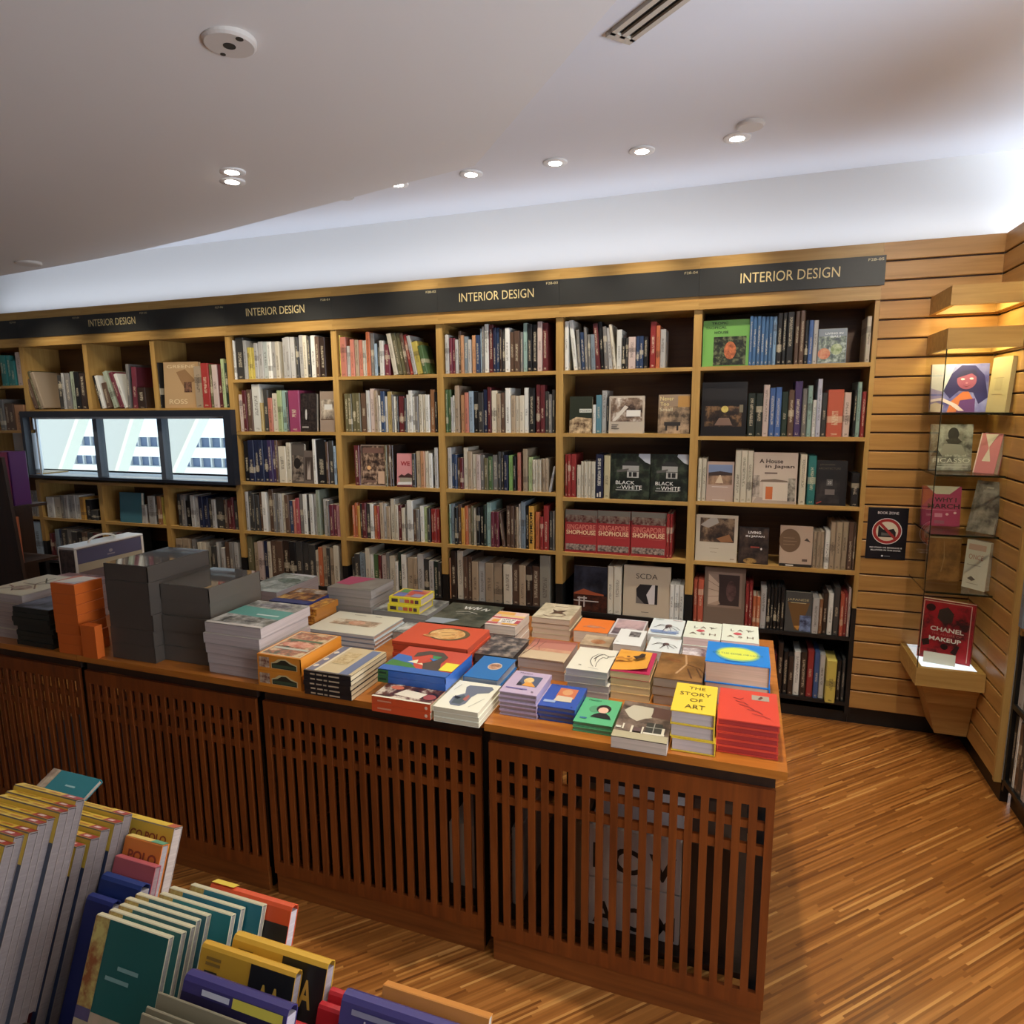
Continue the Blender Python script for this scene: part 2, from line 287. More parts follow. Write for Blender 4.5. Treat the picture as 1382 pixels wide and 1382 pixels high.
# measured layout of the shelved books: bay, shelf, order, count, x, width, height, colour, lean, lettering
BOOKS=[(-1, 1, 5, 5, -5.413, 0.056, 0.255, 'pc', 0, None),
(-1, 2, 1, 4, -5.665, 0.056, 0.246, 'g', 0, None),
(-1, 2, 3, 4, -5.554, 0.06, 0.211, 'br', 0, None),
(-1, 2, 4, 4, -5.489, 0.11, 0.202, 'ot', 0, None),
(-1, 5, 6, 6, -5.444, 0.087, 0.308, 'lb', 0, None),
(0, 1, 1, 9, -5.253, 0.038, 0.298, 'br', -0.312, None),
(0, 1, 3, 9, -5.175, 0.04, 0.288, 'tn', -0.306, None),
(0, 1, 4, 9, -4.979, 0.049, 0.256, 'dg', 0, None),
(0, 1, 6, 9, -4.899, 0.049, 0.27, 'g', 0, None),
(0, 1, 7, 9, -4.846, 0.042, 0.28, 'gg', 0, None),
(0, 1, 8, 9, -4.802, 0.05, 0.275, 'k', 0, None),
(0, 1, 9, 9, -4.7516, 0.0586, 0.266, 'db', 0, None),
(0, 4, 1, 10, -5.248, 0.078, 0.164, 'w', 0, None),
(0, 4, 2, 10, -5.168, 0.074, 0.165, 'cr', 0, None),
(1, 1, 3, 9, -4.492, 0.049, 0.194, 'br', -0.186, None),
(1, 1, 4, 9, -4.428, 0.041, 0.277, 'gg', -0.309, None),
(1, 1, 5, 9, -4.358, 0.037, 0.268, 'dp', -0.322, None),
(1, 1, 7, 9, -4.279, 0.029, 0.319, 'g', 0.036, None),
(1, 1, 8, 9, -4.237, 0.046, 0.298, 'dp', 0.047, None),
(1, 1, 9, 9, -4.175, 0.076, 0.149, 'db', 0, None),
(1, 4, 3, 6, -4.182, 0.067, 0.212, 'lg', 0, None),
(2, 1, 1, 9, -3.959, 0.01, 0.32, 'k', -0.009, None),
(2, 1, 3, 9, -3.648, 0.065, 0.285, 'tn', 0, None),
(2, 1, 4, 9, -3.578, 0.064, 0.304, 'rd', 0, None),
(2, 1, 5, 9, -3.513, 0.03, 0.296, 'ol', 0, None),
(2, 1, 6, 9, -3.481, 0.044, 0.291, 'pc', 0, None),
(2, 1, 7, 9, -3.436, 0.033, 0.29, 'dr', 0, None),
(2, 1, 8, 9, -3.4, 0.025, 0.328, 'yg', 0, None),
(2, 4, 3, 14, -3.8236, 0.0466, 0.191, 'k', 0, None),
(2, 4, 7, 14, -3.6576, 0.0406, 0.22, 'nv', 0, None),
(2, 4, 10, 14, -3.547, 0.075, 0.225, 'dg', 0, None),
(2, 5, 1, 11, -3.94, 0.057, 0.256, 'tn', 0, None),
(2, 5, 2, 11, -3.881, 0.064, 0.259, 'tn', 0, None),
(2, 5, 9, 11, -3.494, 0.042, 0.254, 'br', 0, None),
(2, 5, 10, 11, -3.449, 0.035, 0.257, 'g', 0, None),
(2, 5, 11, 11, -3.411, 0.035, 0.255, 'lg', 0, None),
(3, 1, 2, 22, -3.269, 0.067, 0.276, 'dg', 0, None),
(3, 1, 3, 22, -3.2016, 0.0266, 0.254, 'lg', 0, None),
(3, 1, 8, 22, -3.082, 0.035, 0.242, 'lg', 0, None),
(3, 1, 9, 22, -3.0466, 0.0356, 0.241, 'pg', 0, None),
(3, 1, 10, 22, -3.008, 0.03, 0.239, 'w', 0, None),
(3, 1, 11, 22, -2.9776, 0.0336, 0.238, 'lg', 0, None),
(3, 1, 12, 22, -2.9436, 0.0306, 0.237, 'cr', 0, None),
(3, 1, 13, 22, -2.887, 0.025, 0.258, 'lg', 0, None),
(3, 1, 14, 22, -2.8616, 0.0336, 0.262, 'lg', 0, None),
(3, 1, 15, 22, -2.8276, 0.0336, 0.261, 'lg', 0, None),
(3, 1, 17, 22, -2.756, 0.033, 0.27, 'lg', 0, None),
(3, 1, 18, 22, -2.7226, 0.0286, 0.266, 'cr', 0, None),
(3, 1, 20, 22, -2.67, 0.036, 0.266, 'w', 0, None),
(3, 1, 21, 22, -2.633, 0.03, 0.256, 'br', 0, None),
(3, 1, 22, 22, -2.6026, 0.0406, 0.25, 'db', 0, None),
(3, 2, 1, 14, -3.271, 0.033, 0.249, 'pc', 0, None),
(3, 2, 2, 14, -3.237, 0.031, 0.277, 'dr', 0, None),
(3, 2, 3, 14, -3.2056, 0.0416, 0.282, 'br', 0, None),
(3, 2, 4, 14, -3.163, 0.066, 0.316, 'w', 0, None),
(3, 2, 6, 14, -3.071, 0.039, 0.279, 'dg', 0, None),
(3, 2, 7, 14, -3.0316, 0.0336, 0.224, 'sa', 0, None),
(3, 2, 8, 14, -2.997, 0.043, 0.254, 'cr', 0, None),
(3, 2, 9, 14, -2.953, 0.036, 0.272, 'yg', 0, None),
(3, 2, 10, 14, -2.9166, 0.0346, 0.271, 'tg', 0, None),
(3, 2, 12, 14, -2.8656, 0.0856, 0.27, 'mg', 0, None),
(3, 3, 1, 17, -3.266, 0.043, 0.278, 'k', 0, None),
(3, 3, 2, 17, -3.2226, 0.0496, 0.284, 'nv', 0, None),
(3, 3, 3, 17, -3.1726, 0.0366, 0.285, 'nv', 0, None),
(3, 3, 4, 17, -3.1356, 0.0386, 0.285, 'nv', 0, None),
(3, 3, 5, 17, -3.0966, 0.0386, 0.285, 'nv', 0, None),
(3, 3, 6, 17, -3.0576, 0.0366, 0.286, 'pu', 0, None),
(3, 3, 9, 17, -2.9726, 0.0596, 0.245, 'cr', 0, None),
(3, 3, 10, 17, -2.912, 0.036, 0.27, 'cr', 0, None),
(3, 3, 13, 17, -2.695, 0.024, 0.296, 'w', 0, None),
(3, 3, 14, 17, -2.6706, 0.0756, 0.289, 'k', 0, None),
(3, 3, 16, 17, -2.5726, 0.0356, 0.287, 'dg', 0, None),
(3, 4, 4, 26, -3.1966, 0.0336, 0.254, 'dg', 0, None),
(3, 4, 6, 26, -3.1376, 0.0366, 0.277, 'w', 0, None),
(3, 4, 7, 26, -3.082, 0.036, 0.297, 'br', 0, None),
(3, 4, 12, 26, -2.9456, 0.0356, 0.263, 'br', 0, None),
(3, 4, 16, 26, -2.83, 0.03, 0.273, 'g', 0, None),
(3, 4, 17, 26, -2.798, 0.03, 0.274, 'w', 0, None),
(3, 4, 19, 26, -2.745, 0.029, 0.276, 'w', 0, None),
(3, 4, 21, 26, -2.69, 0.028, 0.307, 'gg', 0, None),
(4, 1, 2, 22, -2.4416, 0.0426, 0.243, 'sa', 0, None),
(4, 1, 4, 22, -2.369, 0.029, 0.227, 'sa', 0, None),
(4, 1, 5, 22, -2.3396, 0.0266, 0.223, 'tn', 0, None),
(4, 1, 6, 22, -2.3126, 0.0306, 0.222, 'sa', 0, None),
(4, 1, 9, 22, -2.254, 0.027, 0.268, 'or', 0, None),
(4, 1, 10, 22, -2.2266, 0.0276, 0.26, 'g', 0, None),
(4, 1, 13, 22, -2.1596, 0.0286, 0.211, 'w', 0, None),
(4, 1, 14, 22, -2.128, 0.036, 0.188, 'dp', 0, None),
(4, 1, 15, 22, -2.063, 0.029, 0.253, 'cr', -0.178, None),
(4, 1, 16, 22, -2.0336, 0.0286, 0.255, 'ol', -0.177, None),
(4, 1, 17, 22, -2.0046, 0.0276, 0.253, 'ol', -0.177, None),
(4, 1, 18, 22, -1.9766, 0.0216, 0.249, 'br', -0.18, None),
(4, 1, 19, 22, -1.953, 0.024, 0.242, 'rd', -0.188, None),
(4, 1, 20, 22, -1.927, 0.024, 0.234, 'lg', -0.194, None),
(4, 1, 21, 22, -1.902, 0.039, 0.201, 'ye', -0.213, None),
(4, 2, 1, 26, -2.436, 0.027, 0.243, 'ol', 0, None),
(4, 2, 2, 26, -2.4086, 0.0286, 0.242, 'ol', 0, None),
(4, 2, 3, 26, -2.3796, 0.0296, 0.245, 'ol', 0, None),
(4, 2, 4, 26, -2.3496, 0.0346, 0.245, 'ol', 0, None),
(4, 2, 5, 26, -2.313, 0.04, 0.244, 'br', 0, None),
(4, 2, 6, 26, -2.27, 0.024, 0.261, 'lg', 0, None),
(4, 2, 7, 26, -2.245, 0.033, 0.271, 'pc', 0, None),
(4, 2, 8, 26, -2.2116, 0.0256, 0.26, 'tn', 0, None),
(4, 2, 10, 26, -2.1666, 0.0286, 0.254, 'nb', 0, None),
(4, 2, 12, 26, -2.1226, 0.0316, 0.251, 'go', 0, None),
(4, 2, 16, 26, -2.042, 0.038, 0.222, 'dr', 0, None),
(4, 2, 19, 26, -1.968, 0.023, 0.256, 'w', 0, None),
(4, 2, 22, 26, -1.901, 0.025, 0.23, 'cr', 0, None),
(4, 2, 24, 26, -1.8576, 0.0276, 0.229, 'w', 0, None),
(4, 2, 25, 26, -1.824, 0.03, 0.259, 'ob', 0, None),
(4, 3, 1, 14, -2.377, 0.038, 0.258, 'dr', 0, None),
(4, 3, 9, 14, -1.933, 0.032, 0.226, 'tn', 0, None),
(4, 3, 10, 14, -1.9006, 0.0286, 0.227, 'ot', 0, None),
(4, 3, 14, 14, -1.8026, 0.0236, 0.251, 'lg', 0, None),
(4, 4, 5, 26, -2.3396, 0.0316, 0.233, 'dr', 0, None),
(4, 4, 10, 26, -2.209, 0.027, 0.238, 'tn', 0, None),
(4, 4, 13, 26, -2.13, 0.033, 0.267, 'cr', 0, None),
(4, 4, 18, 26, -2.006, 0.04, 0.262, 'w', 0, None),
(4, 4, 21, 26, -1.917, 0.026, 0.231, 'w', 0, None),
(5, 1, 1, 27, -1.712, 0.023, 0.227, 'lg', 0, None),
(5, 1, 7, 27, -1.5916, 0.0256, 0.213, 'bg', 0, None),
(5, 1, 9, 27, -1.54, 0.025, 0.217, 'ot', 0, None),
(5, 1, 10, 27, -1.5146, 0.0256, 0.216, 'nb', 0, None),
(5, 1, 13, 27, -1.46, 0.024, 0.276, 'w', 0, None),
(5, 1, 14, 27, -1.435, 0.027, 0.272, 'dr', 0, None),
(5, 1, 15, 27, -1.407, 0.019, 0.253, 'nv', 0, None),
(5, 1, 16, 27, -1.3876, 0.0196, 0.252, 'nb', 0, None),
(5, 1, 19, 27, -1.332, 0.028, 0.25, 'w', 0, None),
(5, 1, 20, 27, -1.303, 0.027, 0.224, 'br', 0, None),
(5, 1, 21, 27, -1.2756, 0.0326, 0.229, 'br', 0, None),
(5, 1, 23, 27, -1.224, 0.026, 0.271, 'tg', 0, None),
(5, 1, 24, 27, -1.196, 0.026, 0.264, 'k', 0, None),
(5, 1, 25, 27, -1.169, 0.031, 0.26, 'k', 0, None),
(5, 1, 26, 27, -1.137, 0.028, 0.275, 'pc', 0, None),
(5, 1, 27, 27, -1.108, 0.03, 0.266, 'dr', 0, None),
(5, 2, 2, 26, -1.7046, 0.0196, 0.257, 'gn', 0, None),
(5, 2, 5, 26, -1.6566, 0.0276, 0.278, 'tn', 0, None),
(5, 2, 6, 26, -1.62, 0.026, 0.223, 'ot', 0, None),
(5, 2, 7, 26, -1.592, 0.024, 0.238, 'sa', 0, None),
(5, 2, 8, 26, -1.567, 0.029, 0.245, 'lb', 0, None),
(5, 2, 9, 26, -1.537, 0.029, 0.242, 'k', 0, None),
(5, 2, 10, 26, -1.5076, 0.0336, 0.236, 'dg', 0, None),
(5, 2, 11, 26, -1.4736, 0.0266, 0.253, 'nv', 0, None),
(5, 2, 12, 26, -1.446, 0.022, 0.266, 'dr', 0, None),
(5, 2, 13, 26, -1.4236, 0.0356, 0.246, 'cr', 0, None),
(5, 2, 14, 26, -1.3876, 0.0236, 0.229, 'tn', 0, None),
(5, 2, 15, 26, -1.362, 0.023, 0.234, 'br', 0, None),
(5, 2, 16, 26, -1.333, 0.03, 0.259, 'w', 0, None),
(5, 2, 17, 26, -1.301, 0.027, 0.217, 'tn', 0, None),
(5, 2, 18, 26, -1.2736, 0.0236, 0.214, 'cr', 0, None),
(5, 2, 19, 26, -1.248, 0.028, 0.216, 'cr', 0, None),
(5, 2, 20, 26, -1.2196, 0.0276, 0.259, 'w', 0, None),
(5, 2, 21, 26, -1.189, 0.034, 0.257, 'k', 0, None),
(5, 2, 22, 26, -1.147, 0.027, 0.275, 'dr', 0, None),
(5, 2, 23, 26, -1.1196, 0.0256, 0.272, 'dr', 0, None),
(5, 2, 24, 26, -1.0936, 0.0236, 0.236, 'dg', 0, None),
(5, 2, 26, 26, -1.051, 0.018, 0.246, 'dg', 0, None),
(5, 3, 1, 29, -1.716, 0.025, 0.252, 'lg', 0, None),
(5, 3, 6, 29, -1.61, 0.029, 0.254, 'cr', 0, None),
(5, 3, 7, 29, -1.579, 0.026, 0.231, 'tn', 0, None),
(5, 3, 8, 29, -1.551, 0.026, 0.214, 'cr', 0, None),
(5, 3, 9, 29, -1.5246, 0.0256, 0.213, 'pc', 0, None),
(5, 3, 10, 29, -1.4986, 0.0246, 0.21, 'g', 0, None),
(5, 3, 12, 29, -1.4486, 0.0266, 0.201, 'gn', 0, None),
(5, 3, 13, 29, -1.421, 0.034, 0.211, 'g', 0, None),
(5, 3, 16, 29, -1.349, 0.025, 0.212, 'nv', 0, None),
(5, 3, 17, 29, -1.319, 0.028, 0.211, 'lg2', 0, None),
(5, 3, 19, 29, -1.265, 0.021, 0.228, 'sa', 0, None),
(5, 3, 20, 29, -1.227, 0.027, 0.25, 'tn', 0, None),
(5, 3, 21, 29, -1.195, 0.025, 0.202, 'yg', 0, None),
(5, 4, 3, 31, -1.7022, 0.0242, 0.253, 'bg', 0, None),
(5, 4, 11, 31, -1.5316, 0.0226, 0.24, 'k', 0, None),
(5, 4, 12, 31, -1.508, 0.025, 0.241, 'k', 0, None),
(5, 4, 14, 31, -1.4646, 0.0296, 0.27, 'tg', 0, None),
(5, 4, 19, 31, -1.338, 0.029, 0.256, 'br', 0, None),
(5, 4, 20, 31, -1.308, 0.02, 0.257, 'br', 0, None),
(5, 4, 24, 31, -1.243, 0.028, 0.286, 'bg', 0, None),
(5, 4, 25, 31, -1.214, 0.021, 0.26, 'k', 0, None),
(5, 4, 26, 31, -1.1926, 0.0306, 0.261, 'oy', 0, 'maxi'),
(5, 4, 27, 31, -1.153, 0.025, 0.227, 'or', 0, None),
(5, 4, 29, 31, -1.102, 0.031, 0.268, 'rd', 0, None),
(5, 4, 30, 31, -1.069, 0.021, 0.234, 'dg', 0, None),
(5, 5, 1, 15, -1.719, 0.008, 0.262, 'ot', 0, None),
(5, 5, 2, 15, -1.7106, 0.0366, 0.307, 'db', 0, None),
(5, 5, 3, 15, -1.67, 0.042, 0.311, 'cr', 0, None),
(5, 5, 4, 15, -1.625, 0.027, 0.276, 'br', 0, None),
(5, 5, 5, 15, -1.5976, 0.0286, 0.278, 'br', 0, None),
(5, 5, 6, 15, -1.568, 0.042, 0.25, 'tn', 0, None),
(5, 5, 7, 15, -1.524, 0.045, 0.249, 'lg', 0, None),
(5, 5, 8, 15, -1.477, 0.052, 0.248, 'tn', 0, None),
(5, 5, 9, 15, -1.424, 0.054, 0.248, 'tn', 0, None),
(5, 5, 10, 15, -1.358, 0.055, 0.247, 'cr', 0, None),
(5, 5, 11, 15, -1.301, 0.044, 0.251, 'br', 0, None),
(5, 5, 12, 15, -1.256, 0.041, 0.248, 'tn', 0, None),
(5, 5, 13, 15, -1.214, 0.037, 0.245, 'db', 0, None),
(5, 5, 14, 15, -1.176, 0.048, 0.248, 'br', 0, None),
(5, 5, 15, 15, -1.126, 0.064, 0.319, 'gt', 0, None),
(6, 1, 1, 22, -0.977, 0.022, 0.268, 'w', 0, None),
(6, 1, 2, 22, -0.924, 0.024, 0.274, 'w', -0.116, None),
(6, 1, 4, 22, -0.881, 0.024, 0.206, 'nb', -0.053, None),
(6, 1, 7, 22, -0.823, 0.023, 0.191, 'bg', -0.044, None),
(6, 1, 8, 22, -0.799, 0.026, 0.249, 'dr', -0.08, None),
(6, 1, 9, 22, -0.771, 0.021, 0.258, 'k', -0.079, None),
(6, 1, 10, 22, -0.749, 0.02, 0.231, 'g', -0.065, None),
(6, 1, 11, 22, -0.728, 0.024, 0.224, 'lg', -0.071, None),
(6, 1, 13, 22, -0.6846, 0.0276, 0.21, 'w', 0, None),
(6, 1, 16, 22, -0.619, 0.038, 0.168, 'pc', 0, None),
(6, 1, 19, 22, -0.5386, 0.0246, 0.166, 'k', 0, None),
(6, 1, 20, 22, -0.505, 0.032, 0.244, 'rd', 0, None),
(6, 1, 21, 22, -0.472, 0.02, 0.221, 'or', 0, None),
(6, 1, 22, 22, -0.4516, 0.0286, 0.202, 'lg', 0, None),
(6, 2, 3, 7, -0.795, 0.031, 0.212, 'tb', 0, None),
(6, 2, 4, 7, -0.763, 0.028, 0.236, 'lg', 0, None),
(6, 3, 3, 12, -0.938, 0.029, 0.248, 'rd', 0, None),
(6, 3, 8, 12, -0.817, 0.022, 0.208, 'cr', 0, None),
(6, 3, 9, 12, -0.792, 0.041, 0.25, 'nv', 0, 'ships'),
(6, 3, 10, 12, -0.747, 0.036, 0.244, 'yc', 0, None),
(6, 5, 2, 7, -0.716, 0.035, 0.282, 'cr', 0, None),
(6, 5, 3, 7, -0.679, 0.044, 0.283, 'cr', 0, None),
(6, 5, 5, 7, -0.3606, 0.0246, 0.202, 'w', 0, None),
(6, 5, 6, 7, -0.335, 0.026, 0.205, 'w', 0, None),
(6, 5, 7, 7, -0.308, 0.024, 0.206, 'w', 0, None),
(7, 1, 2, 18, -0.002, 0.015, 0.244, 'bl', 0, None),
(7, 1, 3, 18, 0.0134, 0.0196, 0.243, 'bl', 0, None),
(7, 1, 4, 18, 0.034, 0.018, 0.242, 'bl', 0, None),
(7, 1, 5, 18, 0.053, 0.018, 0.241, 'bl', 0, None),
(7, 1, 6, 18, 0.072, 0.018, 0.24, 'bl', 0, None),
(7, 1, 7, 18, 0.091, 0.017, 0.239, 'bl', 0, None),
(7, 1, 8, 18, 0.109, 0.019, 0.238, 'bb', 0, None),
(7, 1, 9, 18, 0.129, 0.024, 0.253, 'k', 0, None),
(7, 1, 10, 18, 0.1534, 0.0206, 0.254, 'k', 0, None),
(7, 1, 11, 18, 0.175, 0.032, 0.256, 'k', 0, None),
(7, 1, 12, 18, 0.212, 0.021, 0.258, 'br', 0, None),
(7, 1, 13, 18, 0.234, 0.022, 0.26, 'br', 0, None),
(7, 1, 14, 18, 0.258, 0.018, 0.212, 'k', 0, None),
(7, 1, 15, 18, 0.2764, 0.0196, 0.211, 'bl2', 0, None),
(7, 1, 16, 18, 0.297, 0.021, 0.21, 'lg', 0, None),
(7, 1, 18, 18, 0.532, 0.02, 0.217, 'cr', 0, None),
(7, 2, 2, 19, 0.006, 0.037, 0.222, 'kg', 0, None),
(7, 2, 3, 19, 0.045, 0.035, 0.221, 'kg', 0, None),
(7, 2, 4, 19, 0.0804, 0.0286, 0.263, 'pc', 0, None),
(7, 2, 5, 19, 0.111, 0.028, 0.247, 'bl2', 0, None),
(7, 2, 6, 19, 0.1394, 0.0276, 0.25, 'bl2', 0, None),
(7, 2, 7, 19, 0.169, 0.031, 0.227, 'dn', 0, None),
(7, 2, 8, 19, 0.201, 0.027, 0.236, 'br', 0, None),
(7, 2, 9, 19, 0.2284, 0.0346, 0.278, 'pu', 0, None),
(7, 2, 10, 19, 0.266, 0.021, 0.241, 'g', 0, None),
(7, 2, 11, 19, 0.29, 0.021, 0.256, 'tg', 0, None),
(7, 2, 12, 19, 0.315, 0.018, 0.184, 'w', 0, None),
(7, 2, 13, 19, 0.3334, 0.0206, 0.287, 'la', 0, None),
(7, 2, 14, 19, 0.356, 0.025, 0.22, 'dg', 0, None),
(7, 2, 15, 19, 0.382, 0.071, 0.234, 'ro', 0, None),
(7, 2, 16, 19, 0.455, 0.032, 0.219, 'pc', 0, None),
(7, 2, 18, 19, 0.5124, 0.0196, 0.269, 'tg', 0, None),
(7, 2, 19, 19, 0.534, 0.018, 0.221, 'rd', 0, None),
(7, 3, 1, 11, -0.232, 0.019, 0.23, 'cr', 0, None),
(7, 3, 2, 11, -0.211, 0.022, 0.229, 'cr', 0, None),
(7, 3, 4, 11, -0.043, 0.03, 0.275, 'cr', 0, None),
(7, 3, 5, 11, -0.0126, 0.0296, 0.275, 'cr', 0, None),
(7, 3, 6, 11, 0.018, 0.028, 0.274, 'cr', 0, None),
(7, 3, 8, 11, 0.273, 0.031, 0.258, 'cr', 0, None),
(7, 3, 9, 11, 0.312, 0.038, 0.251, 'te', 0, None),
(7, 3, 11, 11, 0.515, 0.037, 0.168, 'k', 0, None),
(7, 4, 4, 12, 0.358, 0.017, 0.191, 'tn', 0, None),
(7, 4, 5, 12, 0.376, 0.017, 0.192, 'tn', 0, None),
(7, 4, 7, 12, 0.413, 0.022, 0.201, 'w', 0, None),
(7, 4, 8, 12, 0.436, 0.025, 0.246, 'tn', 0, None),
(7, 4, 9, 12, 0.462, 0.027, 0.248, 'tn', 0, None),
(7, 4, 10, 12, 0.49, 0.027, 0.249, 'tn', 0, None),
(7, 4, 11, 12, 0.519, 0.025, 0.248, 'br', 0, None),
(7, 4, 12, 12, 0.545, 0.007, 0.248, 'br', 0, None),
(7, 5, 1, 22, -0.232, 0.021, 0.242, 'ro', 0, None),
(7, 5, 2, 22, -0.209, 0.03, 0.245, 'ro', 0, None),
(7, 5, 4, 22, 0.041, 0.016, 0.242, 'rd', 0, None),
(7, 5, 5, 22, 0.058, 0.018, 0.246, 'rd', 0, None),
(7, 5, 8, 22, 0.118, 0.03, 0.22, 'lg', 0, None),
(7, 5, 9, 22, 0.15, 0.017, 0.23, 'k', 0, None),
(7, 5, 10, 22, 0.168, 0.015, 0.232, 'k', 0, None),
(7, 5, 11, 22, 0.184, 0.017, 0.233, 'k', 0, None),
(7, 5, 12, 22, 0.2014, 0.0166, 0.235, 'k', 0, None),
(7, 5, 13, 22, 0.219, 0.019, 0.235, 'k', 0, None),
(7, 5, 15, 22, 0.375, 0.031, 0.193, 'lg', 0, None),
(7, 5, 17, 22, 0.4244, 0.0226, 0.221, 'db', 0, None),
(7, 5, 18, 22, 0.449, 0.023, 0.224, 'w', 0, None),
(7, 5, 19, 22, 0.474, 0.029, 0.258, 'dg', 0, None),
(7, 5, 20, 22, 0.506, 0.017, 0.224, 'ro', 0, None),
(7, 5, 21, 22, 0.5234, 0.0166, 0.23, 'rd', 0, None),
(7, 5, 22, 22, 0.541, 0.011, 0.257, 'pc', 0, None),
(7, 6, 1, 12, 0.189, 0.027, 0.217, 'dr', 0, None),
(7, 6, 2, 12, 0.222, 0.024, 0.285, 'db', 0, None),
(7, 6, 3, 12, 0.249, 0.025, 0.237, 'k', 0, None),
(7, 6, 4, 12, 0.276, 0.025, 0.215, 'db', 0, None),
(7, 6, 5, 12, 0.303, 0.03, 0.244, 'w', 0, None),
(7, 6, 6, 12, 0.335, 0.029, 0.248, 'db', 0, None),
(7, 6, 7, 12, 0.368, 0.031, 0.256, 'rd', 0, None),
(7, 6, 8, 12, 0.402, 0.024, 0.256, 'bl2', 0, None),
(7, 6, 9, 12, 0.428, 0.026, 0.242, 'lg', 0, None),
(7, 6, 10, 12, 0.458, 0.046, 0.23, 'ye', 0, None),
(7, 6, 11, 12, 0.511, 0.021, 0.223, 'k', 0, None),
(7, 6, 12, 12, 0.536, 0.016, 0.23, 'dg', 0, None)]
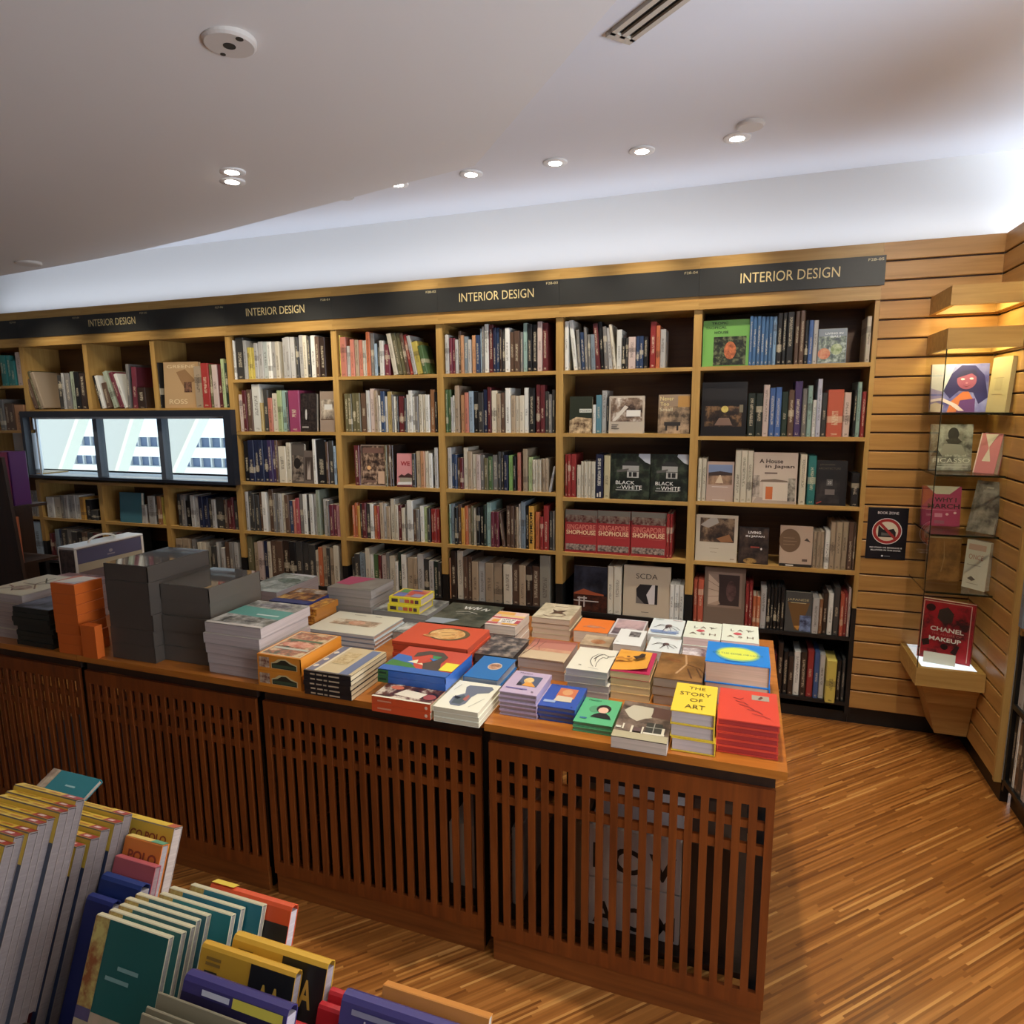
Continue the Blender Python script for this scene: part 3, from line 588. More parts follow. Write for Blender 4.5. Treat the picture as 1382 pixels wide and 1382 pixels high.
REST=[(-1, 1, 1, 5, -5.598, 0.039, 0.237, 'te', 0, None),
(-1, 1, 2, 5, -5.558, 0.04, 0.235, 'te', 0, None),
(-1, 1, 3, 5, -5.517, 0.041, 0.234, 'te', 0, None),
(-1, 1, 4, 5, -5.4756, 0.0506, 0.192, 'te', 0, None),
(-1, 2, 2, 4, -5.606, 0.05, 0.211, 'br', 0, None),
(-1, 4, 1, 3, -5.453, 0.033, 0.206, 'lg', 0, None),
(-1, 4, 2, 3, -5.417, 0.033, 0.208, 'g', 0, None),
(-1, 4, 3, 3, -5.381, 0.032, 0.209, 'lg', 0, None),
(-1, 5, 1, 6, -5.651, 0.043, 0.232, 'ot', 0, None),
(-1, 5, 2, 6, -5.604, 0.03, 0.24, 'ro', 0, None),
(-1, 5, 3, 6, -5.572, 0.031, 0.231, 'br', 0, None),
(-1, 5, 4, 6, -5.538, 0.037, 0.238, 'dg', 0, None),
(-1, 5, 5, 6, -5.499, 0.046, 0.235, 'dp', 0, None),
(0, 1, 2, 9, -5.213, 0.037, 0.297, 'ol', -0.293, None),
(0, 1, 5, 9, -4.927, 0.025, 0.271, 'lg', 0, None),
(0, 4, 3, 10, -5.09, 0.028, 0.183, 'g', 0, None),
(0, 4, 4, 10, -5.059, 0.04, 0.184, 'lg', 0, None),
(0, 4, 5, 10, -5.017, 0.04, 0.186, 'lg', 0, None),
(0, 4, 6, 10, -4.974, 0.039, 0.187, 'lg', 0, None),
(0, 4, 7, 10, -4.932, 0.042, 0.189, 'w', 0, None),
(0, 4, 8, 10, -4.883, 0.05, 0.176, 'oy', 0, None),
(0, 4, 9, 10, -4.829, 0.058, 0.157, 'k', 0, None),
(0, 4, 10, 10, -4.7706, 0.0686, 0.079, 'dg', 0, None),
(0, 5, 1, 11, -5.266, 0.031, 0.221, 'dr', 0, None),
(0, 5, 2, 11, -5.232, 0.029, 0.223, 'dr', 0, None),
(0, 5, 3, 11, -5.198, 0.039, 0.257, 'bg', 0, None),
(0, 5, 4, 11, -5.157, 0.029, 0.259, 'nb', 0, None),
(0, 5, 5, 11, -5.125, 0.055, 0.261, 'dg', 0, None),
(0, 5, 6, 11, -5.067, 0.054, 0.262, 'g', 0, None),
(0, 5, 7, 11, -5.012, 0.055, 0.246, 'dg', 0, None),
(0, 5, 8, 11, -4.955, 0.054, 0.249, 'k', 0, None),
(0, 5, 9, 11, -4.898, 0.053, 0.253, 'br', 0, None),
(0, 5, 10, 11, -4.843, 0.053, 0.25, 'dg', 0, None),
(0, 5, 11, 11, -4.787, 0.052, 0.25, 'dr', 0, None),
(1, 1, 1, 9, -4.559, 0.026, 0.246, 'k', -0.224, None),
(1, 1, 2, 9, -4.531, 0.03, 0.245, 'w', -0.201, None),
(1, 1, 6, 9, -4.32, 0.03, 0.255, 'w', -0.325, None),
(1, 4, 2, 6, -4.2556, 0.0436, 0.14, 'lg', 0, None),
(1, 4, 4, 6, -4.113, 0.021, 0.212, 'dg', 0, None),
(1, 4, 5, 6, -4.09, 0.035, 0.215, 'ob', 0, None),
(1, 4, 6, 6, -4.053, 0.034, 0.206, 'ye', 0, None),
(1, 5, 1, 5, -4.614, 0.008, 0.261, 'dg', 0, None),
(1, 5, 2, 5, -4.6056, 0.0376, 0.263, 'br', 0, None),
(1, 5, 3, 5, -4.566, 0.041, 0.266, 'g', 0, None),
(1, 5, 4, 5, -4.523, 0.046, 0.267, 'dr', 0, None),
(1, 5, 5, 5, -4.475, 0.051, 0.27, 'dg', 0, None),
(2, 1, 9, 9, -3.374, 0.023, 0.299, 'dn', 0, None),
(2, 4, 1, 14, -3.9, 0.035, 0.235, 'dg', 0, None),
(2, 4, 2, 14, -3.863, 0.039, 0.232, 'g', 0, None),
(2, 4, 4, 14, -3.771, 0.036, 0.232, 'lg', 0, None),
(2, 4, 5, 14, -3.734, 0.033, 0.217, 'lg', 0, None),
(2, 4, 6, 14, -3.696, 0.038, 0.227, 'nv', 0, None),
(2, 4, 8, 14, -3.613, 0.029, 0.214, 'dg', 0, None),
(2, 4, 9, 14, -3.582, 0.032, 0.208, 'lg', 0, None),
(2, 4, 11, 14, -3.468, 0.024, 0.212, 'br', 0, None),
(2, 4, 12, 14, -3.443, 0.032, 0.205, 'dr', 0, None),
(2, 4, 13, 14, -3.407, 0.021, 0.229, 'dr', 0, None),
(2, 4, 14, 14, -3.3856, 0.0356, 0.208, 'dg', 0, None),
(2, 5, 3, 11, -3.8, 0.033, 0.255, 'g', 0, None),
(2, 5, 4, 11, -3.743, 0.035, 0.239, 'cr', 0, None),
(2, 5, 5, 11, -3.706, 0.033, 0.241, 'cr', 0, None),
(2, 5, 6, 11, -3.615, 0.038, 0.219, 'dg', 0, None),
(2, 5, 7, 11, -3.574, 0.02, 0.248, 'lg', 0, None),
(2, 5, 8, 11, -3.527, 0.029, 0.212, 'lg', 0, None),
(3, 1, 1, 22, -3.29, 0.018, 0.258, 'w', 0, None),
(3, 1, 4, 22, -3.1746, 0.0176, 0.208, 'ye', 0, None),
(3, 1, 5, 22, -3.1566, 0.0196, 0.207, 'ye', 0, None),
(3, 1, 6, 22, -3.1366, 0.0226, 0.206, 'ye', 0, None),
(3, 1, 7, 22, -3.112, 0.029, 0.233, 'lg', 0, None),
(3, 1, 16, 22, -2.78, 0.021, 0.257, 'dg', 0, None),
(3, 1, 19, 22, -2.6936, 0.0216, 0.261, 'dg', 0, None),
(3, 2, 5, 14, -3.0966, 0.0196, 0.192, 'go', 0, None),
(3, 2, 11, 14, -2.8816, 0.0156, 0.26, 'dg', 0, None),
(3, 3, 7, 17, -3.0206, 0.0236, 0.286, 'pu', 0, None),
(3, 3, 8, 17, -2.9966, 0.0236, 0.286, 'br', 0, None),
(3, 3, 15, 17, -2.5946, 0.0216, 0.279, 'br', 0, None),
(3, 3, 17, 17, -2.533, 0.02, 0.252, 'lb', 0, None),
(3, 4, 1, 26, -3.276, 0.024, 0.274, 'lg', 0, None),
(3, 4, 2, 26, -3.2516, 0.0276, 0.277, 'dg', 0, None),
(3, 4, 3, 26, -3.2236, 0.0266, 0.264, 'dg', 0, None),
(3, 4, 5, 26, -3.162, 0.024, 0.272, 'br', 0, None),
(3, 4, 8, 26, -3.0456, 0.0256, 0.271, 'g', 0, None),
(3, 4, 9, 26, -3.0196, 0.0226, 0.272, 'g', 0, None),
(3, 4, 10, 26, -2.9966, 0.0266, 0.27, 'lg', 0, None),
(3, 4, 11, 26, -2.9696, 0.0236, 0.271, 'cr', 0, None),
(3, 4, 13, 26, -2.9096, 0.0306, 0.226, 'nb', 0, None),
(3, 4, 14, 26, -2.8786, 0.0176, 0.227, 'sa', 0, None),
(3, 4, 15, 26, -2.86, 0.029, 0.244, 'rp', 0, None),
(3, 4, 18, 26, -2.7676, 0.0206, 0.27, 'dg', 0, None),
(3, 4, 20, 26, -2.709, 0.018, 0.277, 'lg', 0, None),
(3, 4, 22, 26, -2.636, 0.026, 0.247, 'lg', 0, None),
(3, 4, 23, 26, -2.6096, 0.0166, 0.237, 'g', 0, None),
(3, 4, 24, 26, -2.5926, 0.0296, 0.211, 'dp', 0, None),
(3, 4, 25, 26, -2.5626, 0.0266, 0.213, 'dp', 0, None),
(3, 4, 26, 26, -2.534, 0.023, 0.208, 'pk', 0, None),
(3, 5, 1, 18, -3.29, 0.044, 0.312, 'ol', 0, None),
(3, 5, 2, 18, -3.235, 0.035, 0.269, 'tn', 0, None),
(3, 5, 3, 18, -3.199, 0.042, 0.28, 'pc', 0, None),
(3, 5, 4, 18, -3.151, 0.035, 0.283, 'nv', 0, None),
(3, 5, 5, 18, -3.1156, 0.0266, 0.282, 'cr', 0, None),
(3, 5, 6, 18, -3.088, 0.048, 0.29, 'br', 0, None),
(3, 5, 7, 18, -3.0396, 0.0536, 0.293, 'br', 0, None),
(3, 5, 8, 18, -2.9856, 0.0536, 0.296, 'db', 0, None),
(3, 5, 9, 18, -2.9316, 0.0526, 0.294, 'k', 0, None),
(3, 5, 10, 18, -2.8786, 0.0526, 0.297, 'dg', 0, None),
(3, 5, 11, 18, -2.8256, 0.0516, 0.289, 'dg', 0, None),
(3, 5, 12, 18, -2.7736, 0.0496, 0.281, 'dg', 0, None),
(3, 5, 13, 18, -2.723, 0.026, 0.245, 'cr', 0, None),
(3, 5, 14, 18, -2.696, 0.032, 0.269, 'or', 0, None),
(3, 5, 15, 18, -2.6636, 0.0326, 0.282, 'tn', 0, None),
(3, 5, 16, 18, -2.6306, 0.0246, 0.267, 'dg', 0, None),
(3, 5, 17, 18, -2.6056, 0.0286, 0.269, 'tn', 0, None),
(3, 5, 18, 18, -2.574, 0.042, 0.288, 'cr', 0, None),
(4, 1, 1, 22, -2.454, 0.012, 0.257, 'ye', 0, None),
(4, 1, 3, 22, -2.3986, 0.0256, 0.189, 'lg', 0, None),
(4, 1, 7, 22, -2.2816, 0.0146, 0.217, 'cr', 0, None),
(4, 1, 8, 22, -2.2666, 0.0116, 0.22, 'w', 0, None),
(4, 1, 11, 22, -2.198, 0.019, 0.195, 'lb', 0, None),
(4, 1, 12, 22, -2.1786, 0.0186, 0.21, 'k', 0, None),
(4, 1, 22, 22, -1.86, 0.029, 0.175, 'gn', -0.211, None),
(4, 2, 9, 26, -2.1856, 0.0186, 0.229, 'w', 0, None),
(4, 2, 11, 26, -2.1376, 0.0146, 0.223, 'lg', 0, None),
(4, 2, 13, 26, -2.0906, 0.0106, 0.233, 'g', 0, None),
(4, 2, 14, 26, -2.0796, 0.0206, 0.222, 'w', 0, None),
(4, 2, 15, 26, -2.0586, 0.0136, 0.222, 'dg', 0, None),
(4, 2, 17, 26, -2.0036, 0.0166, 0.211, 'dg', 0, None),
(4, 2, 18, 26, -1.986, 0.017, 0.231, 'w', 0, None),
(4, 2, 20, 26, -1.9446, 0.0176, 0.216, 'w', 0, None),
(4, 2, 21, 26, -1.9266, 0.0226, 0.22, 'g', 0, None),
(4, 2, 23, 26, -1.8756, 0.0176, 0.23, 'cr', 0, None),
(4, 2, 26, 26, -1.792, 0.018, 0.243, 'k', 0, None),
(4, 3, 3, 14, -2.152, 0.016, 0.262, 'ol', 0, None),
(4, 3, 4, 14, -2.1356, 0.0126, 0.262, 'br', 0, None),
(4, 3, 5, 14, -2.1226, 0.0136, 0.261, 'br', 0, None),
(4, 3, 6, 14, -2.1086, 0.0146, 0.26, 'db', 0, None),
(4, 3, 8, 14, -1.963, 0.024, 0.211, 'dg', 0, None),
(4, 3, 11, 14, -1.8716, 0.0236, 0.227, 'cr', 0, None),
(4, 3, 12, 14, -1.844, 0.025, 0.216, 'w', 0, None),
(4, 3, 13, 14, -1.816, 0.013, 0.221, 'dg', 0, None),
(4, 4, 1, 26, -2.414, 0.017, 0.213, 'or', 0, None),
(4, 4, 2, 26, -2.3966, 0.0206, 0.23, 'or', 0, None),
(4, 4, 3, 26, -2.3756, 0.0176, 0.211, 'oy', 0, None),
(4, 4, 4, 26, -2.355, 0.015, 0.226, 'dg', 0, None),
(4, 4, 6, 26, -2.3076, 0.0276, 0.229, 'dg', 0, None),
(4, 4, 7, 26, -2.278, 0.024, 0.23, 'w', 0, None),
(4, 4, 8, 26, -2.25, 0.022, 0.217, 'or', 0, None),
(4, 4, 9, 26, -2.2276, 0.0156, 0.218, 'rd', 0, None),
(4, 4, 11, 26, -2.1816, 0.0216, 0.234, 'lg', 0, None),
(4, 4, 12, 26, -2.1596, 0.0266, 0.217, 'tn', 0, None),
(4, 4, 14, 26, -2.0966, 0.0226, 0.23, 'cr', 0, None),
(4, 4, 15, 26, -2.0736, 0.0236, 0.228, 'dr', 0, None),
(4, 4, 16, 26, -2.048, 0.024, 0.211, 'cr', 0, None),
(4, 4, 17, 26, -2.0236, 0.0146, 0.24, 'g', 0, None),
(4, 4, 19, 26, -1.9656, 0.0216, 0.208, 'br', 0, None),
(4, 4, 20, 26, -1.9436, 0.0226, 0.209, 'g', 0, None),
(4, 4, 22, 26, -1.8906, 0.0226, 0.225, 'yg', 0, None),
(4, 4, 23, 26, -1.867, 0.021, 0.219, 'dg', 0, None),
(4, 4, 24, 26, -1.842, 0.02, 0.213, 'rd', 0, None),
(4, 4, 25, 26, -1.8216, 0.0186, 0.214, 'rd', 0, None),
(4, 4, 26, 26, -1.8026, 0.0206, 0.215, 'rd', 0, None),
(4, 5, 1, 20, -2.438, 0.025, 0.214, 'dg', 0, None),
(4, 5, 2, 20, -2.412, 0.037, 0.243, 'dg', 0, None),
(4, 5, 3, 20, -2.3746, 0.0436, 0.252, 'bg', 0, None),
(4, 5, 4, 20, -2.327, 0.033, 0.287, 'cr', 0, None),
(4, 5, 5, 20, -2.2936, 0.0226, 0.245, 'w', 0, None),
(4, 5, 6, 20, -2.2706, 0.0366, 0.247, 'gn', 0, None),
(4, 5, 7, 20, -2.2336, 0.0206, 0.244, 'dr', 0, None),
(4, 5, 8, 20, -2.21, 0.036, 0.243, 'pc', 0, None),
(4, 5, 9, 20, -2.1736, 0.0216, 0.264, 'g', 0, None),
(4, 5, 10, 20, -2.1516, 0.0426, 0.243, 'cr', 0, None),
(4, 5, 11, 20, -2.1086, 0.0206, 0.21, 'w', 0, None),
(4, 5, 12, 20, -2.087, 0.026, 0.275, 'dn', 0, None),
(4, 5, 13, 20, -2.0606, 0.0356, 0.261, 'w', 0, None),
(4, 5, 14, 20, -2.02, 0.046, 0.243, 'tn', 0, None),
(4, 5, 15, 20, -1.9736, 0.0256, 0.246, 'tn', 0, None),
(4, 5, 16, 20, -1.9476, 0.0436, 0.269, 'lg', 0, None),
(4, 5, 17, 20, -1.9036, 0.0386, 0.241, 'dg', 0, None),
(4, 5, 18, 20, -1.8646, 0.0306, 0.233, 'lg', 0, None),
(4, 5, 19, 20, -1.8336, 0.0316, 0.23, 'dn', 0, None),
(4, 5, 20, 20, -1.8016, 0.0236, 0.226, 'dg', 0, None),
(5, 1, 2, 27, -1.687, 0.018, 0.208, 'dp', 0, None),
(5, 1, 3, 27, -1.6686, 0.0186, 0.207, 'dp', 0, None),
(5, 1, 4, 27, -1.649, 0.019, 0.197, 'lg', 0, None),
(5, 1, 5, 27, -1.6296, 0.0176, 0.245, 'br', 0, None),
(5, 1, 6, 27, -1.6116, 0.0196, 0.22, 'ot', 0, None),
(5, 1, 8, 27, -1.5656, 0.0206, 0.193, 'lg', 0, None),
(5, 1, 11, 27, -1.487, 0.012, 0.251, 'lb', 0, None),
(5, 1, 12, 27, -1.4746, 0.0126, 0.263, 'g', 0, None),
(5, 1, 17, 27, -1.367, 0.016, 0.243, 'db', 0, None),
(5, 1, 18, 27, -1.3506, 0.0176, 0.242, 'dg', 0, None),
(5, 1, 22, 27, -1.24, 0.015, 0.222, 'g', 0, None),
(5, 2, 1, 26, -1.719, 0.014, 0.257, 'gn', 0, None),
(5, 2, 3, 26, -1.6846, 0.0116, 0.211, 'lg', 0, None),
(5, 2, 4, 26, -1.6726, 0.0156, 0.222, 'w', 0, None),
(5, 2, 25, 26, -1.0696, 0.0176, 0.219, 'g', 0, None),
(5, 3, 2, 29, -1.69, 0.018, 0.21, 'nb', 0, None),
(5, 3, 3, 29, -1.6716, 0.0176, 0.21, 'nb', 0, None),
(5, 3, 4, 29, -1.653, 0.017, 0.191, 'br', 0, None),
(5, 3, 5, 29, -1.635, 0.022, 0.191, 'dr', 0, None),
(5, 3, 11, 29, -1.473, 0.024, 0.194, 'ol', 0, None),
(5, 3, 14, 29, -1.386, 0.017, 0.231, 'dg', 0, None),
(5, 3, 15, 29, -1.3686, 0.0186, 0.231, 'dg', 0, None),
(5, 3, 18, 29, -1.29, 0.018, 0.207, 'k', 0, None),
(5, 3, 22, 29, -1.168, 0.013, 0.187, 'cr', 0, None),
(5, 3, 23, 29, -1.1546, 0.0126, 0.187, 'cr', 0, None),
(5, 3, 24, 29, -1.1416, 0.0116, 0.187, 'cr', 0, None),
(5, 3, 25, 29, -1.1296, 0.0116, 0.188, 'cr', 0, None),
(5, 3, 26, 29, -1.116, 0.011, 0.194, 'tn', 0, None),
(5, 3, 27, 29, -1.1046, 0.0106, 0.194, 'tn', 0, None),
(5, 3, 28, 29, -1.0936, 0.0196, 0.195, 'tn', 0, None),
(5, 3, 29, 29, -1.071, 0.013, 0.151, 'lg', 0.206, None),
(5, 4, 1, 31, -1.719, 0.008, 0.197, 'lg2', 0, None),
(5, 4, 2, 31, -1.7106, 0.008, 0.252, 'tg', 0, None),
(5, 4, 4, 31, -1.677, 0.022, 0.234, 'k', 0, None),
(5, 4, 5, 31, -1.654, 0.022, 0.252, 'br', 0, None),
(5, 4, 6, 31, -1.631, 0.022, 0.231, 'oy', 0, None),
(5, 4, 7, 31, -1.6086, 0.0206, 0.244, 'or', 0, None),
(5, 4, 8, 31, -1.5876, 0.0196, 0.231, 'tn', 0, None),
(5, 4, 9, 31, -1.5676, 0.0136, 0.245, 'ol', 0, None),
(5, 4, 10, 31, -1.553, 0.021, 0.233, 'cr', 0, None),
(5, 4, 13, 31, -1.4826, 0.0176, 0.255, 'dn', 0, None),
(5, 4, 15, 31, -1.434, 0.018, 0.215, 'dp', 0, None),
(5, 4, 16, 31, -1.4156, 0.0136, 0.215, 'dp', 0, None),
(5, 4, 17, 31, -1.4016, 0.0166, 0.216, 'dp', 0, None),
(5, 4, 18, 31, -1.363, 0.018, 0.211, 'br', -0.127, None),
(5, 4, 21, 31, -1.287, 0.013, 0.254, 'br', 0, None),
(5, 4, 22, 31, -1.273, 0.014, 0.251, 'tn', 0, None),
(5, 4, 23, 31, -1.257, 0.013, 0.271, 'w', 0, None),
(5, 4, 28, 31, -1.123, 0.02, 0.2, 'rd', 0, None),
(5, 4, 31, 31, -1.046, 0.015, 0.235, 'g', 0, None),
(6, 1, 3, 22, -0.898, 0.016, 0.22, 'g', -0.068, None),
(6, 1, 5, 22, -0.8566, 0.0146, 0.23, 'g', -0.055, None),
(6, 1, 6, 22, -0.84, 0.016, 0.192, 'g', -0.052, None),
(6, 1, 12, 22, -0.7, 0.015, 0.24, 'cr', -0.122, None),
(6, 1, 14, 22, -0.654, 0.017, 0.165, 'k', 0, None),
(6, 1, 15, 22, -0.6366, 0.0166, 0.164, 'dg', 0, None),
(6, 1, 17, 22, -0.579, 0.019, 0.171, 'nb', 0, None),
(6, 1, 18, 22, -0.5596, 0.0206, 0.17, 'nb', 0, None),
(6, 2, 2, 7, -0.813, 0.017, 0.159, 'w', 0, None),
(6, 2, 5, 7, -0.733, 0.009, 0.198, 'k', 0, None),
(6, 3, 1, 12, -0.974, 0.017, 0.247, 'rd', 0, None),
(6, 3, 2, 12, -0.956, 0.017, 0.247, 'rd', 0, None),
(6, 3, 4, 12, -0.901, 0.021, 0.188, 'cr', 0, None),
(6, 3, 5, 12, -0.879, 0.02, 0.208, 'cr', 0, None),
(6, 3, 6, 12, -0.8586, 0.0196, 0.208, 'cr', 0, None),
(6, 3, 7, 12, -0.838, 0.02, 0.208, 'cr', 0, None),
(6, 4, 4, 5, -0.39, 0.016, 0.251, 'rd', 0, None),
(6, 4, 5, 5, -0.3736, 0.0156, 0.249, 'rd', 0, None),
(7, 2, 17, 19, 0.5, 0.012, 0.229, 'k', 0, None),
(7, 4, 6, 12, 0.394, 0.015, 0.193, 'tn', 0, None),
(7, 5, 6, 22, 0.079, 0.019, 0.174, 'or', 0, None),
(7, 5, 7, 22, 0.099, 0.018, 0.174, 'or', 0, None),
(7, 5, 16, 22, 0.407, 0.017, 0.187, 'ob', 0, None)]
FACES=[(1, 4, 1, 6, -4.474, 0.218, 0.228, 'blank'),
(2, 1, 2, 9, -3.927, 0.276, 0.323, 'greene'),
(3, 2, 13, 14, -2.777, 0.126, 0.25, 'mural'),
(3, 2, 14, 14, -2.625, 0.111, 0.261, 'dusk'),
(3, 3, 11, 17, -2.873, 0.099, 0.265, 'chairs'),
(3, 3, 12, 17, -2.7736, 0.0756, 0.219, 'sculp'),
(4, 3, 2, 14, -2.337, 0.184, 0.263, 'collage'),
(4, 3, 7, 14, -2.072, 0.107, 0.212, 'we'),
(6, 2, 1, 7, -0.948, 0.13, 0.206, 'modern'),
(6, 2, 6, 7, -0.722, 0.194, 0.205, 'plans'),
(6, 2, 7, 7, -0.452, 0.166, 0.209, 'never'),
(6, 3, 11, 12, -0.708, 0.219, 0.256, 'black'),
(6, 3, 12, 12, -0.485, 0.201, 0.256, 'black'),
(6, 4, 1, 5, -0.972, 0.189, 0.249, 'shop'),
(6, 4, 2, 5, -0.781, 0.189, 0.251, 'shop'),
(6, 4, 3, 5, -0.586, 0.195, 0.252, 'shop'),
(6, 5, 1, 7, -0.917, 0.199, 0.27, 'dusky'),
(6, 5, 4, 7, -0.624, 0.263, 0.294, 'scda'),
(7, 1, 1, 18, -0.232, 0.229, 0.235, 'tropic'),
(7, 1, 17, 18, 0.321, 0.128, 0.168, 'bali'),
(7, 2, 1, 19, -0.226, 0.227, 0.282, 'night'),
(7, 3, 3, 11, -0.186, 0.138, 0.214, 'road'),
(7, 3, 7, 11, 0.049, 0.213, 0.266, 'house'),
(7, 3, 10, 11, 0.353, 0.141, 0.23, 'shrine'),
(7, 4, 1, 12, -0.232, 0.217, 0.253, 'studio'),
(7, 4, 2, 12, -0.008, 0.151, 0.197, 'living'),
(7, 4, 3, 12, 0.198, 0.157, 0.214, 'circle'),
(7, 5, 3, 22, -0.176, 0.213, 0.316, 'corridor'),
(7, 5, 14, 22, 0.242, 0.13, 0.214, 'japanese')]
# ---------------------------------------------------------------- setting
ORD = ['zeroth','first','second','third','fourth','fifth','sixth','seventh','eighth','ninth','tenth','eleventh','twelfth','thirteenth','fourteenth','fifteenth','sixteenth','seventeenth','eighteenth','nineteenth','twentieth']
ORD += ['twenty-'+w for w in ORD[1:10]] + ['thirtieth'] + ['thirty-'+w for w in ORD[1:10]]
FL = floor_mat()
b = MB(); b.box(-9, 5, -5, 4.05, -.12, 0); struct('floor', b, FL)
b = MB(); b.box(-9, 5, -5, 4.2, 2.87, 3.0); struct('ceiling', b, flat((226,228,232), .7, 'cool_white_ceiling_paint'))
WX0, WX1, WZ0, WZ1 = -5.255, -3.36, 1.172, 1.615         # opening of the inside window
b = MB(); b.box(-9, -5.9, 3.985, 4.1, 0, 2.87); b.box(WX1, 5, 3.985, 4.1, 0, 2.87); b.box(-5.9, WX1, 3.985, 4.1, 0, WZ0); b.box(-5.9, WX1, 3.985, 4.1, WZ1, 2.87)
struct('wall_back', b, WHITE)
b = MB(); b.box(-9.1, -9, -5, 4.1, 0, 2.87); struct('wall_left', b, WHITE)
b = MB(); b.box(5, 5.1, -5, 4.1, 0, 2.87); struct('wall_right', b, WHITE)
b = MB(); b.box(-9, 5, -5.1, -5, 0, 2.87); struct('wall_front', b, WHITE)
# lowered, gently falling part of the ceiling with its curved edge
def drop(x, y):
    d = -.77*(x+1.2) - .64*(y-3.16)
    return 2.868 - .09*max(0, d + .05*math.exp(-abs(d)*6)*0)
edge = [(-1.33,3.24),(-1.721,3.269),(-2.062,3.31),(-2.474,3.345),(-3.073,3.405),(-3.699,3.428),(-4.15,3.42),(-4.528,3.39),(-4.982,3.344),(-6.2,3.2),(-8.9,2.7)]
b = MB(); R0 = len(edge); NS = 12
for k in range(NS+1):
    for x, y in edge:
        t = (y+4.9)/.77*k/NS
        X, Y = x+.64*t, y-.77*t
        b.v.append((X, Y, drop(X, Y)))
for k in range(NS):
    for i in range(R0-1):
        a = k*R0+i; b.f.append((a, a+R0, a+R0+1, a+1)); b.m.append(0)
n0 = len(b.v)
for x, y in edge: b.v.append((x, y+.004, 2.8695))
for i in range(R0-1): b.f.append((i, i+1, n0+i+1, n0+i)); b.m.append(0)
o = obj('trim_1', b, flat((224,220,216), .7, 'soft_white_paint')); o['kind'] = 'structure'

def downlight(x, y, z, label, aim, power=18, size=1.5, blend=.7, col=(1,.90,.74)):
    t = thing('downlight', label, 'ceiling light', (x,y,z), 0, 'recessed downlights')
    b = MB(); b.lathe([(.034,-.004),(.058,-.004),(.06,-.002),(.06,.006),(.034,.006),(.034,-.004)], 28); obj('trim_ring', b, WHITE, t, smooth=True)
    b = MB(); b.lathe([(.0001,-.0075),(.024,-.0065),(.0335,-.0035),(.0335,.003)], 24); obj('lamp_lens', b, LENS, t)
    lamp(x, y, z-.012, aim, power, size, blend, col, .006)
def lamp(x, y, z, aim, power, size=1.5, blend=.7, col=(1,.90,.74), rad=.04):
    L = bpy.data.lights.new('spot', 'SPOT'); L.energy = power; L.spot_size = size; L.spot_blend = blend; L.color = col; L.shadow_soft_size = rad
    o = bpy.data.objects.new('spot_lamp', L); COL.objects.link(o); o.location = (x,y,z)
    o.rotation_euler = (Vector(aim)-Vector((x,y,z))).to_track_quat('-Z','Y').to_euler()
def area(loc, aim, sx, sy, power, col):
    L = bpy.data.lights.new('area', 'AREA'); L.shape = 'RECTANGLE'; L.size = sx; L.size_y = sy; L.energy = power; L.color = col
    o = bpy.data.objects.new('area_lamp', L); COL.objects.link(o); o.location = loc
    o.rotation_euler = (Vector(aim)-Vector(loc)).to_track_quat('-Z','Y').to_euler()
for i, (x, l) in enumerate(zip((-1.825,-1.395,-.945,-.52,-.094), ('leftmost lit downlight of the row of five along the bookcase', 'second lit downlight from left in the row along the bookcase', 'middle lit downlight of the row of five along the bookcase', 'fourth lit downlight from left in the row along the bookcase', 'rightmost lit downlight of the row, beside a round blank cover'))):
    downlight(x, 3.349, 2.866, l, (x-.05, 3.63, 1.0), LP[0], 1.2, 1.0)
for (x,y,z), l in (((-2.289,2.629,2.764),'upper lit downlight of the close pair on the lowered ceiling'), ((-2.382,2.732,2.763),'lower lit downlight of the close pair on the lowered ceiling')):
    downlight(x, y, z-.003, l, (x-.5, 3.6, 1.2), LP[1])
for x in (-5.6, -4.9, -4.2, -3.5, -2.7): lamp(x, 3.2, 2.58, (x, 3.66, 1.2), LP[2], 1.6, 1.0)
for x, y, p in ((-.15,1.75,LP[3]), (.72,2.1,LP[4]), (-1.2,1.75,LP[5]), (.5,-.6,LP[6]), (.62,.3,LP[7])): lamp(x, y, 2.8 if x > -1 else 2.68, (x-.2*(y<0)+.25*(x==.72)-.8*(x==.62), y+.6*(y<0)+1.2*(x==.72)+1.4*(x==.62), .0+1.3*(x==.72)), p, 1.0 if x == .62 else 1.7, .8)  # unseen spots without fixtures, added out of view to brighten tables, corner and floor
area((-2.2, 3.84, 2.47), (-2.2, 3.86, 3.5), 7.6, .12, LP[8], (.74,.83,1.0))       # cove strip behind the top of the bookcases
area((3.0, .6, .9), (2.1, 1.3, 2.87), 2.0, 1.7, LP[9], (.76,.86,1.0))               # unseen cool uplight added in the room, imitating daylight on the right ceiling
area((1.6, -3.2, 2.7), (.4, .4, .3), 2.0, 1.0, LP[10], (1,.9,.78))           # unseen fill lamp added behind the camera to brighten the table fronts
def round_plate(name, x, y, z, r, label, cat, holes=False):
    t = thing(name, label, cat, (x,y,z)); b = MB()
    b.lathe([(.0001,-.012),(r*.9,-.012),(r,-.006),(r,.008),(.0001,.008)], 32); obj('housing', b, flat((214,206,196), .5), t)
    if holes:
        for hx, hy, hr in ((0,0,.018),(.055,-.02,.011),(-.052,.03,.008)):
            b = MB(); b.lathe([(.0001,-.0135),(hr,-.0135),(hr,-.011)], 18, hx, hy); obj('socket_hole', b, BLACK, t)
round_plate('ceiling_sensor', -1.504, 1.755, 2.762, .078, 'round pale ceiling sensor plate with dark holes on lowered ceiling', 'sensor', True)
